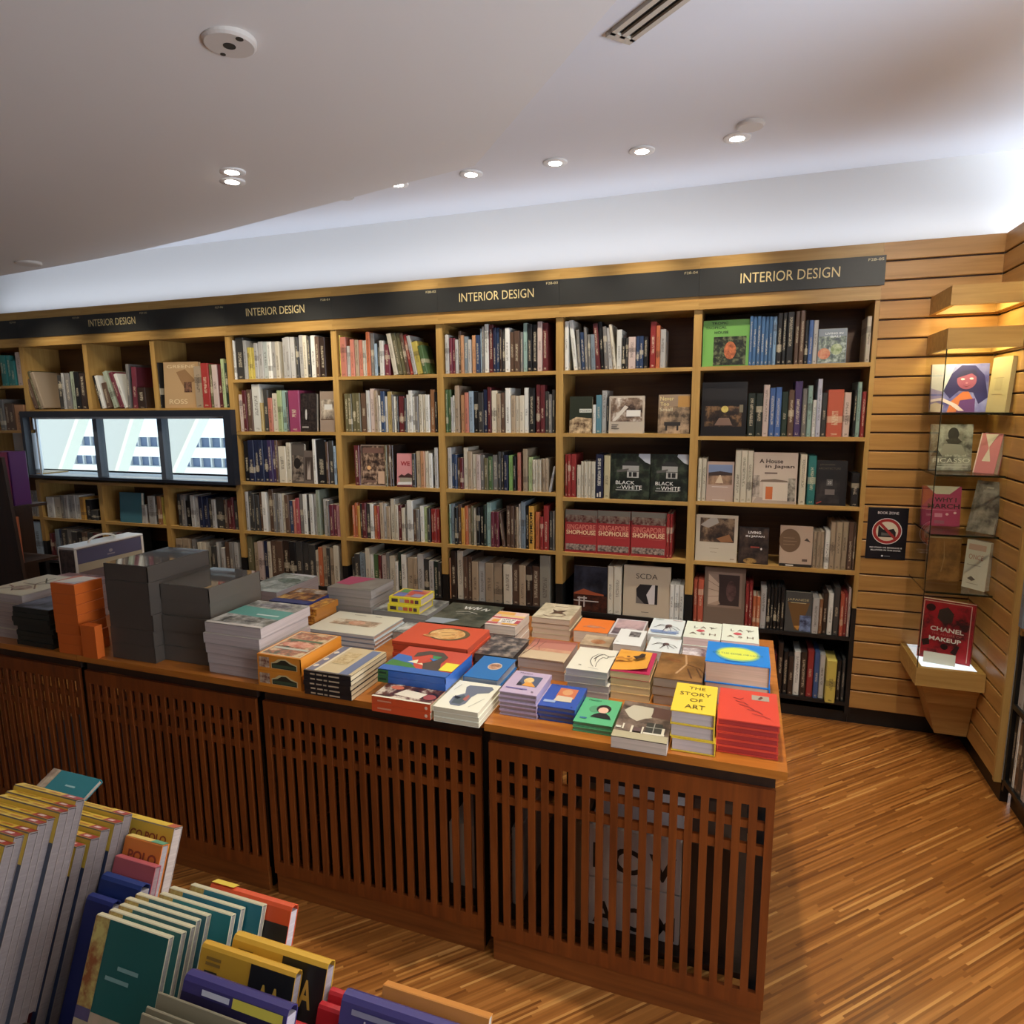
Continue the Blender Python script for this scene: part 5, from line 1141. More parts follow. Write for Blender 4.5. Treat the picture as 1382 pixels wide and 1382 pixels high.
# ---------------------------------------------------------------- face-out books
W_, K_ = (226,222,212), (30,28,28)
FD = dict(
 mural=((26,22,21), 'dark book with pale scribbles on its cover', [('N',.0,.0,1,1,(14,12,12),(60,50,46),60), ('E',.35,.45,.06,.14,(190,186,180)), ('R',.1,.1,.5,.14,(150,140,130))]),
 dusk=((150,128,108), 'tan book with a pale strip picture on its cover', [('N',.06,.32,.94,.80,(96,84,74),(196,182,160),18), ('R',.3,.55,.85,.68,(206,202,192)), ('R',.06,.30,.94,.32,(96,72,52))]),
 chairs=((88,78,70), 'grey-brown book with a dark curved chair picture', [('N',.05,.05,.95,.7,(44,38,34),(150,134,118),24), ('E',.45,.5,.28,.14,(40,34,30))]),
 sculp=((104,90,80), 'small brown book with a pale sculpture on its cover', [('R',.12,.1,.9,.8,(70,58,50)), ('P',[(.3,.12),(.42,.7),(.5,.35),(.62,.72),(.7,.12)],(176,160,146))]),
 collage=((150,128,110), 'face-out collage cover with crowded brown pictures', [('N',.03,.03,.97,.97,(34,25,22),(176,148,124),30,(96,74,60)), ('R',.08,.80,.92,.93,(120,86,72)), ('R',.70,.06,.96,.36,(196,160,130)), ('E',.34,.44,.08,.05,(226,170,110)), ('R',.1,.08,.6,.14,(120,90,76))]),
 we=((204,128,128), 'pink face-out cover lettered WE above a pale house', [('T','WE',.55,.70,.62,.13,(150,26,34)), ('P',[(.0,.0),(1,.0),(1,.05),(.0,.05)],(90,40,40)), ('R',.2,.08,1,.3,(150,140,120)), ('P',[(.1,.3),(.3,.38),(.5,.34),(.75,.42),(1,.36),(1,.28),(.1,.28)],(70,44,40)), ('P',[(0,.06),(.1,.14),(1,.16),(1,.08)],(206,204,196))]),
 modern=((42,48,34), 'dark green cover with white band over a lit house', [('N',.0,.0,1,.46,(80,54,34),(206,180,140),30), ('P',[(0,.34),(.3,.44),(1,.40),(1,.5),(0,.5)],(42,48,34)), ('R',.44,.56,.98,.66,(206,206,190)), ('T','MODERN',.71,.61,.46,.06,(70,70,60))]),
 plans=((184,168,146), 'tan cover with a collage of white room corners', [('N',.05,.32,.95,.95,(54,42,36),(214,204,188),12,(130,108,90)), ('P',[(.1,.34),(.45,.75),(.55,.7),(.2,.34)],(206,196,180)), ('R',.5,.45,.9,.62,(220,214,202)), ('R',.08,.22,.28,.24,(90,80,70)), ('R',.08,.17,.24,.19,(90,80,70)), ('R',.08,.12,.3,.14,(90,80,70))]),
 never=((150,124,96), 'face-out cover lettered Never Too Small', [('N',.0,.0,1,.7,(70,58,46),(176,148,116),16), ('R',.62,.68,1,.96,(176,128,62)), ('T','Never',.27,.90,.44,.10,(226,204,130)), ('T','Too',.20,.76,.28,.09,(226,204,130)), ('T','Small',.25,.62,.40,.09,(214,200,160)), ('R',.2,.2,.72,.3,(50,44,40)), ('R',.24,.08,.3,.2,(50,44,40)), ('R',.6,.08,.66,.2,(50,44,40))]),
 black=((28,32,26), 'BLACK and WHITE book with a white bungalow in dark trees', [('N',.0,.0,1,1,(12,16,11),(58,66,50),16,(26,32,22)), ('P',[(.72,1),(1,1),(1,.78),(.88,.82),(.70,.95)],(178,182,186)), ('P',[(.24,.74),(.42,.84),(.64,.83),(.76,.74)],(44,42,40)), ('R',.30,.64,.72,.74,(150,148,140)), ('P',[(.16,.64),(.46,.68),(.46,.62),(.16,.59)],(86,82,76)), ('R',.42,.48,.72,.64,(172,168,158)), ('R',.47,.50,.54,.60,(34,32,30)), ('R',.57,.50,.67,.60,(34,32,30)), ('R',.42,.61,.72,.63,(90,86,80)), ('T','BLACK',.38,.37,.48,.075,W_), ('T','and',.22,.265,.10,.035,W_), ('T','WHITE',.55,.265,.52,.085,W_), ('R',.14,.20,.76,.215,(170,168,158))]),
 shop=((170,44,44), 'red SINGAPORE SHOPHOUSE book shown face out', [('R',0,.80,1,1,(128,120,104)), ('N',.02,.70,.98,.88,(96,40,34),(150,130,110),40), ('R',0,.68,1,.71,(176,48,46)), ('T','SINGAPORE',.5,.60,.90,.125,(206,110,92)), ('T','SHOPHOUSE',.5,.475,.92,.105,(228,186,140)), ('N',.03,.06,.97,.20,(60,46,44),(166,146,130),60), ('R',.5,.385,.9,.39,(206,110,92))]),
 dusky=((28,26,30), 'dark dusk cover with white letters on an orange skyline', [('N',0,.4,1,1,(20,19,23),(54,54,64),10), ('N',0,0,1,.36,(26,15,13),(76,40,28),24), ('P',[(.0,.40),(.3,.50),(.6,.44),(.9,.40),(.9,.37),(0,.37)],(150,70,40)), ('R',.12,.28,.4,.31,(176,160,150)), ('R',.0,.22,.75,.245,(176,160,150)), ('R',.15,.12,.2,.32,(176,160,150)), ('R',.3,.1,.34,.34,(176,160,150))]),
 scda=((188,168,140), 'beige SCDA cover with a black and white abstract block', [('T','SCDA',.5,.80,.46,.10,(60,52,46)), ('R',.28,.26,.74,.64,(40,36,36)), ('P',[(.28,.64),(.36,.64),(.28,.55)],(188,168,140)), ('P',[(.50,.44),(.62,.64),(.68,.64),(.68,.26),(.56,.26)],(200,190,184)), ('P',[(.28,.52),(.30,.40),(.46,.26),(.28,.26)],(110,100,92)), ('R',.40,.09,.56,.1,(80,70,62))]),
 tropic=((104,166,66), 'bright green TROPICAL HOUSE cover with a dark garden photo', [('T','TROPIC',.36,.935,.36,.05,(34,54,22)), ('T','TROPICAL',.28,.84,.46,.05,(34,54,22)), ('T','HOUSE',.40,.735,.30,.055,(34,54,22)), ('N',.24,.02,.94,.64,(16,20,14),(104,108,76),40,(44,48,32)), ('EN',.60,.34,.13,.19,(96,54,36),(196,110,66),30)]),
 bali=((122,134,146), 'shiny grey LIVING IN BALI cover leaning back', [('N',.02,.02,.98,.78,(60,72,82),(176,186,180),40,(110,124,110)), ('EN',.22,.28,.22,.16,(176,74,46),(206,150,110),20), ('EN',.65,.4,.2,.16,(120,140,90),(206,214,176),24), ('T','LIVING IN',.55,.86,.62,.06,(206,214,218)), ('T','BALI',.60,.77,.34,.06,(206,214,218))]),
 night=((24,20,19), 'large dark cover with a glowing lamplit interior photo', [('R',.0,.66,1,1,(32,28,27)), ('N',.08,.18,.9,.56,(18,13,11),(120,90,60),18,(44,32,24)), ('EN',.52,.5,.08,.06,(150,130,60),(196,176,96),20), ('P',[(.3,.2),(.7,.2),(.62,.34),(.4,.34)],(120,92,76)), ('R',.84,.44,.92,.58,(120,110,86))]),
 road=((176,146,128), 'pinkish cover with a road running into a desert', [('N',.06,.42,.94,.92,(76,56,44),(176,140,110),10), ('R',.06,.72,.94,.92,(112,128,160)), ('P',[(.06,.72),(.5,.76),(.94,.72),(.94,.66),(.06,.64)],(60,42,36)), ('P',[(.32,.46),(.62,.46),(.52,.66),(.47,.66)],(206,180,146)), ('R',.2,.36,.8,.375,(206,196,186)), ('R',.24,.03,.7,.045,(206,196,186))]),
 house=((196,176,156), 'A House in Japan cover with white house and orange door', [('P',[(0,0),(.1,.12),(.98,.04),(1,0)],(170,150,136)), ('R',.24,.06,.80,.42,(206,190,170)), ('R',.30,.08,.46,.33,(206,104,50)), ('N',.80,.05,.97,.5,(60,52,46),(176,166,150),22), ('N',.0,.12,.16,.55,(70,60,54),(196,180,164),16), ('P',[(.16,.42),(.8,.42),(.78,.45),(.5,.48),(.2,.46)],(120,100,84)), ('T','A House',.40,.83,.54,.085,(70,52,46)), ('T','in Japan',.60,.72,.66,.085,(70,52,46)), ('R',.26,.58,.55,.61,(110,90,80))]),
 shrine=((28,24,23), 'dark JAPANESE ARCHITECTURE cover with a grey gate photo', [('N',.02,.05,.78,.56,(20,18,18),(58,52,50),12), ('T','JAPANESE',.34,.90,.50,.045,(96,82,66)), ('T','ARCHITECTURE',.42,.82,.72,.045,(96,82,66)), ('R',.34,.44,.54,.58,(96,92,88)), ('T','20',.44,.51,.12,.07,(190,186,178)), ('R',.3,.24,.62,.36,(110,100,96)), ('P',[(.02,.05),(.2,.1),(.2,.07),(.05,.03)],(170,60,50))]),
 studio=((198,182,156), 'cream cover with a studio interior photo above blank space', [('N',.10,.42,.92,.94,(30,24,21),(150,124,96),12,(76,58,45)), ('P',[(.10,.78),(.34,.94),(.5,.94),(.55,.84),(.3,.72)],(176,164,150)), ('P',[(.5,.5),(.8,.6),(.9,.44),(.62,.42)],(150,98,58)), ('R',.34,.28,.56,.285,(120,104,84)), ('R',.36,.2,.52,.205,(120,104,84)), ('R',.84,.06,.94,.075,(120,104,84))]),
 living=((32,26,24), 'dark LIVING IN JAPAN cover with a dim red table', [('N',.02,.02,.98,.98,(18,14,13),(76,60,50),16), ('R',.4,.44,.7,.48,(150,60,44)), ('T','LIVING',.52,.86,.42,.07,W_), ('T','IN JAPAN',.54,.75,.62,.065,W_), ('E',.76,.42,.03,.03,W_), ('EN',.4,.08,.22,.08,(90,66,40),(176,140,80),30)]),
 circle=((190,160,136), 'pinkish tan cover with a large brown circle', [('E',.30,.64,.33,.29,(112,84,58)), ('R',.0,.0,1,.07,(40,32,28)), ('R',.2,.015,.44,.045,W_), ('R',.1,.7,.44,.71,(160,128,100)), ('R',.1,.62,.52,.63,(160,128,100)), ('R',.1,.54,.46,.55,(160,128,100)), ('P',[(.74,.66),(.82,.72),(.94,.62),(.84,.64)],(70,56,46)), ('R',.7,.14,.86,.2,(96,74,60))]),
 corridor=((120,98,80), 'large brown cover with a striped light corridor photo', [('R',.08,.30,.92,.92,(140,116,98)), ('R',.28,.34,.86,.88,(58,42,38)), ('P',[(.10,.88),(.36,.72),(.36,.42),(.10,.34)],(196,168,142)), ('P',[(.10,.88),(.34,.88),(.36,.72)],(150,124,106)), ('P',[(.10,.34),(.36,.42),(.4,.36),(.3,.33)],(176,146,120)), ('EN',.66,.6,.12,.18,(60,40,38),(104,78,72),20), ('L',[(.10,.76),(.36,.66)],.001,(110,88,74)), ('L',[(.10,.62),(.36,.58)],.001,(110,88,74)), ('L',[(.10,.48),(.36,.5)],.001,(110,88,74))]),
 japanese=((74,74,70), 'dark grey JAPANESE cover with a gold wedge and blue blossoms', [('P',[(.08,.74),(.92,.74),(.58,.04),(.38,.04)],(112,78,36)), ('P',[(.36,.14),(.62,.16),(.5,.04)],(190,130,50)), ('N',.56,.02,.98,.42,(40,44,70),(126,144,180),26), ('T','JAPANESE',.48,.80,.80,.07,(196,180,128)), ('R',.2,.72,.78,.735,(196,180,128))]),
 greene=((176,138,92), 'gold-brown cover lettered GREENE and ROSS, standing tilted', [('T','GREENE',.50,.90,.80,.07,(216,190,146)), ('P',[(.36,.78),(.62,.84),(.9,.6),(.58,.44)],(140,104,66)), ('N',.58,.34,.80,.56,(60,42,34),(130,92,70),40), ('T','ROSS',.40,.14,.52,.10,(216,190,146))]),
 blank=((58,112,126), 'plain teal face-out cover on the shelf under the window', [('R',0,0,.03,1,(44,90,104))]),
)
NTH = {}
for bk, r, o, tot, x, w, h, nm in FACES:
    colr, desc, des = FD[nm]; i = NTH[nm] = NTH.get(nm, 0)+1
    if nm == 'shop': desc = ('left','middle','right')[i-1] + ' copy of the ' + desc
    elif nm == 'black': desc = ('left','right, shinier')[i-1] + ' ' + desc
    z = SZ(bk, r)+.0005; tl = math.radians(4 if h > .1 else 6); d = .026
    t = thing('face_out_book', desc + ', %s' % SHELF[r], 'book', (x, YF+.012, z), math.radians(9) if nm == 'greene' else 0, 'face-out books on the bookcases', -tl)
    b = MB(); c = .0025
    b.box(0, w, 0, c, 0, h); b.box(0, w, d-c, d, 0, h); b.box(0, c, c, d-c, 0, h); cv = obj('cover', b, COVER, t, None, mute(colr))
    b = MB(); b.box(c+.0001, w-.003, c+.0001, d-c-.0001, .003, h-.003); obj('page_block', b, PAGES, t, None, (226,214,190))
    art(cv, des, (0,0,0), (w,0,0), (0,0,h), (0,-1,0))

# ---------------------------------------------------------------- display tables with lattice fronts
TZ = .785
TBK = 2.60
def table(x0, x1, yf, label):
    t = thing('display_table', label, 'table', (x0, yf, 0), 0, 'lattice-front display tables')
    w = x1-x0; D = TBK-yf
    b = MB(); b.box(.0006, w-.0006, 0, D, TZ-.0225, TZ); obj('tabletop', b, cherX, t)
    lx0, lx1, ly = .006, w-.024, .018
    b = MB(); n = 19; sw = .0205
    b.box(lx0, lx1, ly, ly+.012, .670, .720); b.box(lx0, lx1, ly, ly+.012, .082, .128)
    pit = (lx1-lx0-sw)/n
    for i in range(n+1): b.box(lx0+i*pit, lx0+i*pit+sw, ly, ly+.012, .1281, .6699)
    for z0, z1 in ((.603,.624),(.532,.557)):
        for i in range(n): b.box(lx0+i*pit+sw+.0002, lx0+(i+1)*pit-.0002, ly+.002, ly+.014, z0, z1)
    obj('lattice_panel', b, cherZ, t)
    b = MB(); b.box(lx0+.004, lx1-.004, ly+.006, ly+.022, 0, .0818); obj('kick_board', b, kickX, t)
    for a in (lx0+.002, lx1-.04):
        for y in (ly+.03, D-.06):
            b = MB(); b.box(a, a+.035, y, y+.035, 0, TZ-.0227); obj('corner_post', b, BLACK, t)
    b = MB(); b.box(lx0+.04, lx1-.042, ly+.03, D-.03, .132, .150); obj('inner_shelf', b, dark, t)
    b = MB(); b.box(lx0+.04, lx1-.042, D-.05, D-.04, .0, .762); obj('back_panel', b, dark, t)
    b = MB(); b.box(lx0+.001, lx1-.001, ly+.0125, ly+.0295, .7202, TZ-.0227); obj('gap_shade_strip', b, dark, t)  # dark strip set into the gap under the tabletop, standing in for its shade
table(-.669, .136, 1.63, 'cherry wood display table with lattice front, rightmost of the row')
table(-1.484, -.6695, 1.645, 'lattice-front display table under the car boxes and red art books, second from right')
table(-2.30, -1.4845, 1.645, 'lattice-front display table under the tall dark slab stacks')
table(-3.20, -2.3005, 1.645, 'lattice-front display table at the left edge under the carry case')
# stock inside the lattice
for i, (x, z, c) in enumerate(((-.62,.1505,(170,160,150)), (-.44,.1505,(120,98,72)), (-.38,.1505,(214,206,196)), (-.38,.3105,(214,206,196)), (-.1,.1505,(74,54,40)))):
    w = (.03,.05,.265,.265,.13)[i]; h = (.26,.32,.155,.165,.33)[i]
    t = thing('stock_box', ('grey box behind the left end of the lattice','tan box behind the lattice beside white boxes','lower white box with black letters behind the lattice','upper white box with black letters behind the lattice','dark box behind the lattice right of the white boxes')[i], 'box', (x, 1.72, z), 0, 'stock behind the lattice')
    b = MB(); b.bbox(0, w, 0, .22, 0, h, .003); obj('box', b, flat(c, .5), t)
    if i in (2,3): art(t, [('T','I C V' if i == 3 else 'A C M',.5,.42 if i == 3 else .3,.9,.5,(30,28,28))], (0,0,0), (w,0,0), (0,0,h), (0,-1,0), .0006, 'print', 'lettering')
t = thing('stock_box', 'pale box behind the lattice of the second table from right', 'box', (-.84, 1.74, .1505), 0, 'stock behind the lattice'); b = MB(); b.bbox(0,.11,0,.2,0,.22,.003); obj('box', b, flat((190,180,166), .5), t)

# ---------------------------------------------------------------- books stacked on the tables
def flatbook(t, w, d, th, cover, pages, spine, hard, design=None, sdesign=None, ropen=None):
    """lying book: origin at the front-left foot; spine on side F, B, L or R"""
    c = .0026 if hard else .0009; ins = .003 if hard else .0006
    b = MB(); b.box(0, w, 0, d, 0, c); b.box(0, w, 0, d, th-c, th)
    z0, z1 = c+.00005, th-c-.00005
    sp = {'F':(0,w,0,c), 'B':(0,w,d-c,d), 'L':(0,c,0,d), 'R':(w-c,w,0,d)}
    for s in spine: q = sp[s]; b.box(*q, z0, z1)
    cv = obj('cover', b, COVER, t, None, cover)
    e = dict(F=ins, B=ins, L=ins, R=ins)
    for s in spine: e[s] = c+.0002
    b = MB(); b.box(e['L'], w-e['R'], e['F'], d-e['B'], z0, z1); obj('page_block', b, PAGES, t, None, pages)
    if design: art(cv, design, (0,0,th), (w,0,0), (0,d,0), (0,0,1))
    if sdesign: art(cv, sdesign, (0,0,0), (w,0,0), (0,0,th), (0,-1,0), .0005, 'spine_art', 'spine_title')
POS = {1:['only'], 2:['top','bottom'], 3:['top','middle','bottom']}
def stack(n, x0, x1, y0, y1, zt, cover, pages, spine, hard, lab, group, design=None, sdesign=None, jit=.003, z0=TZ, covers=None, sdesigns=None, name='stacked_book', cat='book', laytop=None):
    th = (zt-z0)/n
    for i in range(n):
        rr = random.Random(int(abs(x0)*1000)+i*37); dx, dy, rz = rr.uniform(-jit,jit), rr.uniform(-jit,jit), rr.uniform(-jit,jit)*2
        if i == n-1: dx = dy = rz = 0
        fromtop = n-1-i
        pos = '' if n == 1 else ('top ' if fromtop == 0 else 'bottom ' if i == 0 else ORD[fromtop+1] + ' from top ')
        l = (lab[0] if fromtop == 0 else pos + 'copy in the stack of ' + lab[1]) if n > 1 else lab[0]
        t = thing(name, l, cat, (x0+dx, y0+dy, z0+i*th+.0002), rz, group if n > 1 else None)
        flatbook(t, x1-x0, y1-y0, th-.0004, covers[i] if covers else cover, pages, spine, hard, design if fromtop == 0 else None, sdesigns[i] if sdesigns else sdesign)
CREAM, GREYP, PINKP = (226,214,184), (196,184,180), (214,184,166)
txtbars = lambda col, y, x0=.2, x1=.8: [('R',x0,y,x1,y+.05,col)]
# front row, from the right
stack(5, -.035, .115, 1.679, 1.877, .879, (208,70,52), (170,44,36), 'L', True, ('red shrink-wrapped art book with stamp picture, topmost of its stack','red shrink-wrapped art books at the table corner'), 'red shrink-wrapped books',
 [('R',.56,.70,.86,.86,(166,150,130)), ('P',[(.66,.74),(.72,.84),(.76,.80),(.70,.72)],(96,52,44)), ('L',[(.24,.70),(.36,.66),(.42,.72)],.0012,(140,40,46)), ('L',[(.28,.60),(.44,.56),(.5,.5)],.0012,(140,40,46)), ('L',[(.34,.5),(.52,.44),(.6,.36)],.0012,(140,40,46)), ('L',[(.48,.36),(.66,.34),(.74,.26)],.0012,(140,40,46)), ('L',[(.56,.24),(.70,.22),(.86,.16)],.0012,(140,40,46))])
stack(3, -.152, -.041, 1.651, 1.832, .897, (232,198,64), (200,184,176), 'R', True, ('yellow book lettered THE STORY OF ART, topmost of three','THE STORY OF ART books with yellow covers'), 'yellow art history books',
 [('T','THE',.52,.84,.40,.10,(96,84,36)), ('T','STORY',.50,.62,.74,.12,(96,84,36)), ('T','OF',.54,.41,.30,.11,(96,84,36)), ('T','ART',.53,.18,.46,.13,(96,84,36))], jit=.004)
stack(1, -.300, -.155, 1.613, 1.834, .818, (96,82,70), (206,186,166), 'B', False, ('thick paperback with a mountain village photo overhanging the table edge',''), None,
 [('N',0,.14,1,1,(70,58,50),(132,112,96),22), ('P',[(.06,.72),(.2,.54),(.36,.46),(.5,.56),(.62,.60),(.60,.88),(.2,.9)],(190,182,156)), ('P',[(.62,.92),(.96,.88),(.98,.60),(.60,.62)],(96,66,56)), ('R',0,0,1,.16,(176,164,128)), ('R',.56,.20,.86,.46,(60,60,52)), ('R',.54,.16,.92,.20,(214,206,180)), ('R',.70,.2,.715,.46,(160,156,140)), ('R',.56,.33,.86,.345,(160,156,140)), ('R',.30,.14,.34,.32,(214,206,180)), ('R',.50,.14,.53,.32,(214,206,180)), ('R',.86,.16,.91,.34,(214,206,180)), ('R',.02,.22,.12,.27,(206,200,180)), ('R',.14,.20,.17,.34,(214,206,180)), ('R',.34,.18,.50,.28,(96,74,70))])
stack(2, -.418, -.308, 1.672, 1.833, .813, (92,176,122), (120,160,120), 'R', True, ('green book with a dark-haired portrait on its cover, top of two','green portrait cover books'), 'small portrait hardcovers',
 [('E',.40,.56,.16,.13,(78,150,104)), ('E',.62,.60,.19,.16,(44,28,26)), ('E',.62,.54,.13,.12,(226,178,150)), ('P',[(.36,.24),(.44,.36),(.56,.43),(.72,.43),(.84,.34),(.90,.22)],(28,26,26)), ('R',.12,.14,.30,.19,(52,110,150)), ('T','Masters',.30,.90,.34,.07,(36,84,60))], jit=.002)
stack(3, -.531, -.420, 1.703, 1.856, .830, (52,84,164), (120,112,124), 'R', True, ('blue book with a boy in white on orange ground, top of three','blue portrait cover books'), 'small portrait hardcovers',
 [('R',.32,.42,.82,.86,(206,112,70)), ('E',.57,.68,.14,.13,(214,150,96)), ('P',[(.32,.26),(.36,.5),(.78,.48),(.80,.26)],(206,190,160)), ('R',.08,.16,.40,.26,(150,170,206)), ('E',.88,.08,.02,.02,(30,40,80)), ('T','Masters',.30,.94,.34,.05,(36,56,116))], jit=.003)
stack(5, -.648, -.532, 1.698, 1.857, .858, (188,168,190), (160,140,140), 'R', True, ('lilac book with a painted portrait on its cover, top of five','lilac portrait cover books'), 'small portrait hardcovers',
 [('R',.30,.34,.84,.80,(84,92,116)), ('EN',.54,.60,.13,.13,(206,164,96),(232,206,150),60), ('P',[(.44,.34),(.50,.52),(.66,.50),(.80,.36),(.78,.34)],(226,150,60)), ('P',[(.30,.34),(.30,.52),(.42,.44),(.44,.34)],(52,50,60)), ('T','Masters',.34,.90,.34,.06,(70,52,80)), ('R',.1,.17,.66,.21,(120,110,170)), ('R',.8,.1,.86,.13,(90,76,96))], jit=.003)
stack(3, -.815, -.675, 1.600, 1.790, .830, (232,228,206), (222,210,178), 'L', False, ('white paperback with a slanting blue-grey picture, topmost at the table edge','white paperbacks with slanting picture covers'), 'white paperbacks',
 [('P',[(.24,.20),(.32,.12),(.52,.12),(.60,.22),(.60,.46),(.66,.60),(.88,.68),(.92,.82),(.84,.90),(.34,.86),(.30,.78),(.40,.56),(.22,.40)],(112,118,132)), ('P',[(.30,.18),(.50,.18),(.54,.40),(.40,.50),(.28,.36)],(84,94,96)), ('P',[(.46,.34),(.56,.30),(.56,.46),(.5,.52)],(176,96,86)), ('P',[(.26,.36),(.36,.33),(.40,.40),(.24,.44)],(28,30,34)), ('L',[(.72,.12),(.90,.46)],.0007,(150,146,130)), ('L',[(.1,.62),(.16,.84)],.0007,(150,146,130))], jit=.004)
stack(2, -1.016, -.822, 1.598, 1.85, .832, (214,84,44), CREAM, 'F', False, ('orange-spined book with flowers on a dark cover, upper of two','orange-spined flower books at the table edge'), 'orange-spined flower books',
 [('N',0,.03,1,1,(36,28,26),(206,190,170),26,(96,52,44)), ('P',[(.30,.12),(.74,.09),(.80,.24),(.40,.28)],(222,210,186)), ('E',.24,.30,.11,.05,(206,104,70)), ('E',.88,.17,.10,.07,(160,70,66)), ('R',0,0,1,.035,(226,218,190))],
 [('R',.1,.42,.34,.62,(232,150,110)), ('E',.93,.5,.025,.22,(236,196,160))], jit=.002)
stack(2, -1.051, -.818, 1.695, 1.90, .874, (58,104,180), (176,168,160), 'FR', True, ('large book with an abstract curve in red, green, yellow and blue','bright abstract cover books'), 'bright abstract books',
 [('R',0,.18,1,1,(206,76,56)), ('P',[(0,.30),(0,.66),(.22,.62),(.40,.30)],(60,108,186)), ('P',[(0,.22),(.02,.42),(.34,.34),(.48,.20),(.48,.18),(0,.18)],(70,128,60)), ('P',[(.26,.40),(.40,.54),(.52,.34)],(232,222,180)), ('P',[(.24,.78),(.38,.90),(.60,.90),(.74,.74),(.74,.46),(.84,.18),(.58,.18),(.50,.40),(.56,.50),(.62,.62),(.56,.74),(.44,.76),(.34,.66),(.26,.60)],(84,72,66)), ('P',[(.34,.64),(.46,.76),(.54,.74),(.50,.42),(.42,.36)],(206,76,56)), ('P',[(.50,.74),(.66,.72),(.60,.52)],(60,140,84)), ('P',[(.50,.62),(.60,.52),(.64,.60)],(60,120,190)), ('R',.80,.22,1,.52,(234,218,58)), ('R',0,0,1,.18,(58,104,180))],
 [('R',0,0,.16,1,(64,118,62)), ('R',.02,.4,.13,.7,(36,66,46))], z0=.8325, jit=.001)
stack(5, -1.284, -1.111, 1.635, 1.851, .864, (40,36,36), (224,204,164), 'F', False, ('beige and blue striped paperback with black spine, top of five','striped paperbacks with black spines'), 'black-spined paperbacks',
 [('R',0,.0,1,1,(206,184,140)), ('R',.03,.03,.18,1,(112,118,140)), ('R',.20,0,.24,1,(226,214,184)), ('R',.72,.0,.92,.96,(112,124,152)), ('N',.30,.35,.62,.8,(176,150,104),(214,194,150),60), ('E',.1,.2,.05,.05,(216,206,190)), ('E',.1,.45,.05,.05,(216,206,190)), ('E',.1,.72,.05,.05,(216,206,190)), ('R',0,0,1,.03,(96,90,90))],
 [('R',.14,.3,.24,.6,(206,180,140)), ('R',.28,.3,.40,.6,(196,176,140)), ('R',.43,.3,.5,.6,(196,176,140)), ('R',.54,.3,.76,.6,(206,180,140))], jit=.002)
stack(2, -1.469, -1.300, 1.643, 1.868, .894, (222,140,48), (206,190,160), 'FR', True, ('orange box with crowded vintage poster pictures on its lid','orange poster picture boxes'), 'orange picture boxes',
 [('R',.04,.03,.96,.97,(226,206,160)), ('N',.07,.05,.93,.95,(84,92,72),(214,190,150),24,(176,110,80)), ('R',.1,.60,.9,.66,(84,112,76)), ('R',.1,.26,.9,.32,(190,190,170)), ('EN',.5,.46,.36,.1,(196,110,84),(226,170,140),30)],
 [('N',.04,.2,.28,.84,(120,70,50),(214,190,160),50), ('P',[(.32,.2),(.32,.55),(.40,.62),(.5,.82),(.66,.86),(.8,.66),(.92,.55),(.92,.2)],(214,190,130)), ('P',[(.34,.22),(.34,.5),(.46,.58),(.56,.76),(.66,.78),(.76,.6),(.90,.5),(.90,.22)],(54,50,34)), ('R',.36,.28,.88,.46,(66,84,58))], name='picture_box', cat='box', jit=.001)
stack(5, -1.712, -1.479, 1.679, 1.942, .964, (170,160,150), (196,180,172), 'L', False, ('grey and teal patterned book, topmost of a ragged pale-paged stack','ragged pale-paged books with teal covers'), 'teal patterned books',
 [('N',0,0,1,1,(96,96,88),(196,192,184),18,(150,148,140)), ('P',[(0,.40),(0,.74),(1,.66),(1,.34)],(92,160,146)), ('R',.5,.44,.9,.48,(196,214,206)), ('EN',.45,.20,.36,.13,(60,58,54),(170,166,156),30), ('R',0,0,1,.06,(206,196,186)), ('EN',.5,.84,.3,.08,(92,88,92),(160,156,160),30)], jit=.008)
stack(5, -1.944, -1.724, 1.718, 1.975, 1.069, (96,88,78), (84,76,68), 'FBLR', True, ('dark grey shrink-wrapped boxed book, top of the shorter slab stack','dark grey boxed books, shorter stack'), 'dark slab books',
 [('G',.01,.01,.99,.99,(96,90,82))], jit=.004, name='boxed_book')
stack(6, -2.150, -1.946, 1.674, 1.958, 1.140, (78,70,62), (70,62,56), 'FBLR', True, ('dark grey shrink-wrapped boxed book, top of the taller slab stack','dark grey boxed books, taller stack'), 'dark slab books',
 [('G',.01,.01,.99,.99,(112,112,108))], jit=.003, name='boxed_book')
# small orange slipcases
def slip(x0, x1, y0, y1, z0, z1, lab, grp=None, topd=None, rz=0):
    t = thing('slipcase', lab, 'box', (x0, y0, z0), rz, grp); b = MB(); b.bbox(0, x1-x0, 0, y1-y0, 0, z1-z0, .0015); obj('case', b, COVER, t, None, (204,98,36))
    b = MB(); b.box(.004, x1-x0-.004, y1-y0+.0001, y1-y0+.001, .004, z1-z0-.004); obj('page_block', b, PAGES, t, None, CREAM)
    if topd: art(t, topd, (0,0,z1-z0), (x1-x0,0,0), (0,y1-y0,0), (0,0,1), .0005, 'lid_print')
th = (1.055-TZ)/7
for i in range(7):
    dx = 0 if i > 1 else .006
    slip(-2.394+dx, -2.272+dx, 1.646, 1.756, TZ+i*th+.0002, TZ+(i+1)*th-.0003, 'orange slipcase with pale papers on it, topmost of the orange stack' if i == 6 else '%s orange slipcase from the top of the tall orange stack' % ORD[7-i], 'orange slipcases', [('P',[(.05,.1),(.9,.1),(.95,.9),(.3,.95)],(226,214,196)), ('P',[(.4,.1),(.9,.1),(.9,.5)],(196,190,190))] if i == 6 else None)
slip(-2.258, -2.186, 1.640, 1.670, TZ, .908, 'small orange slipcase standing upright in front of the dark slab stack')
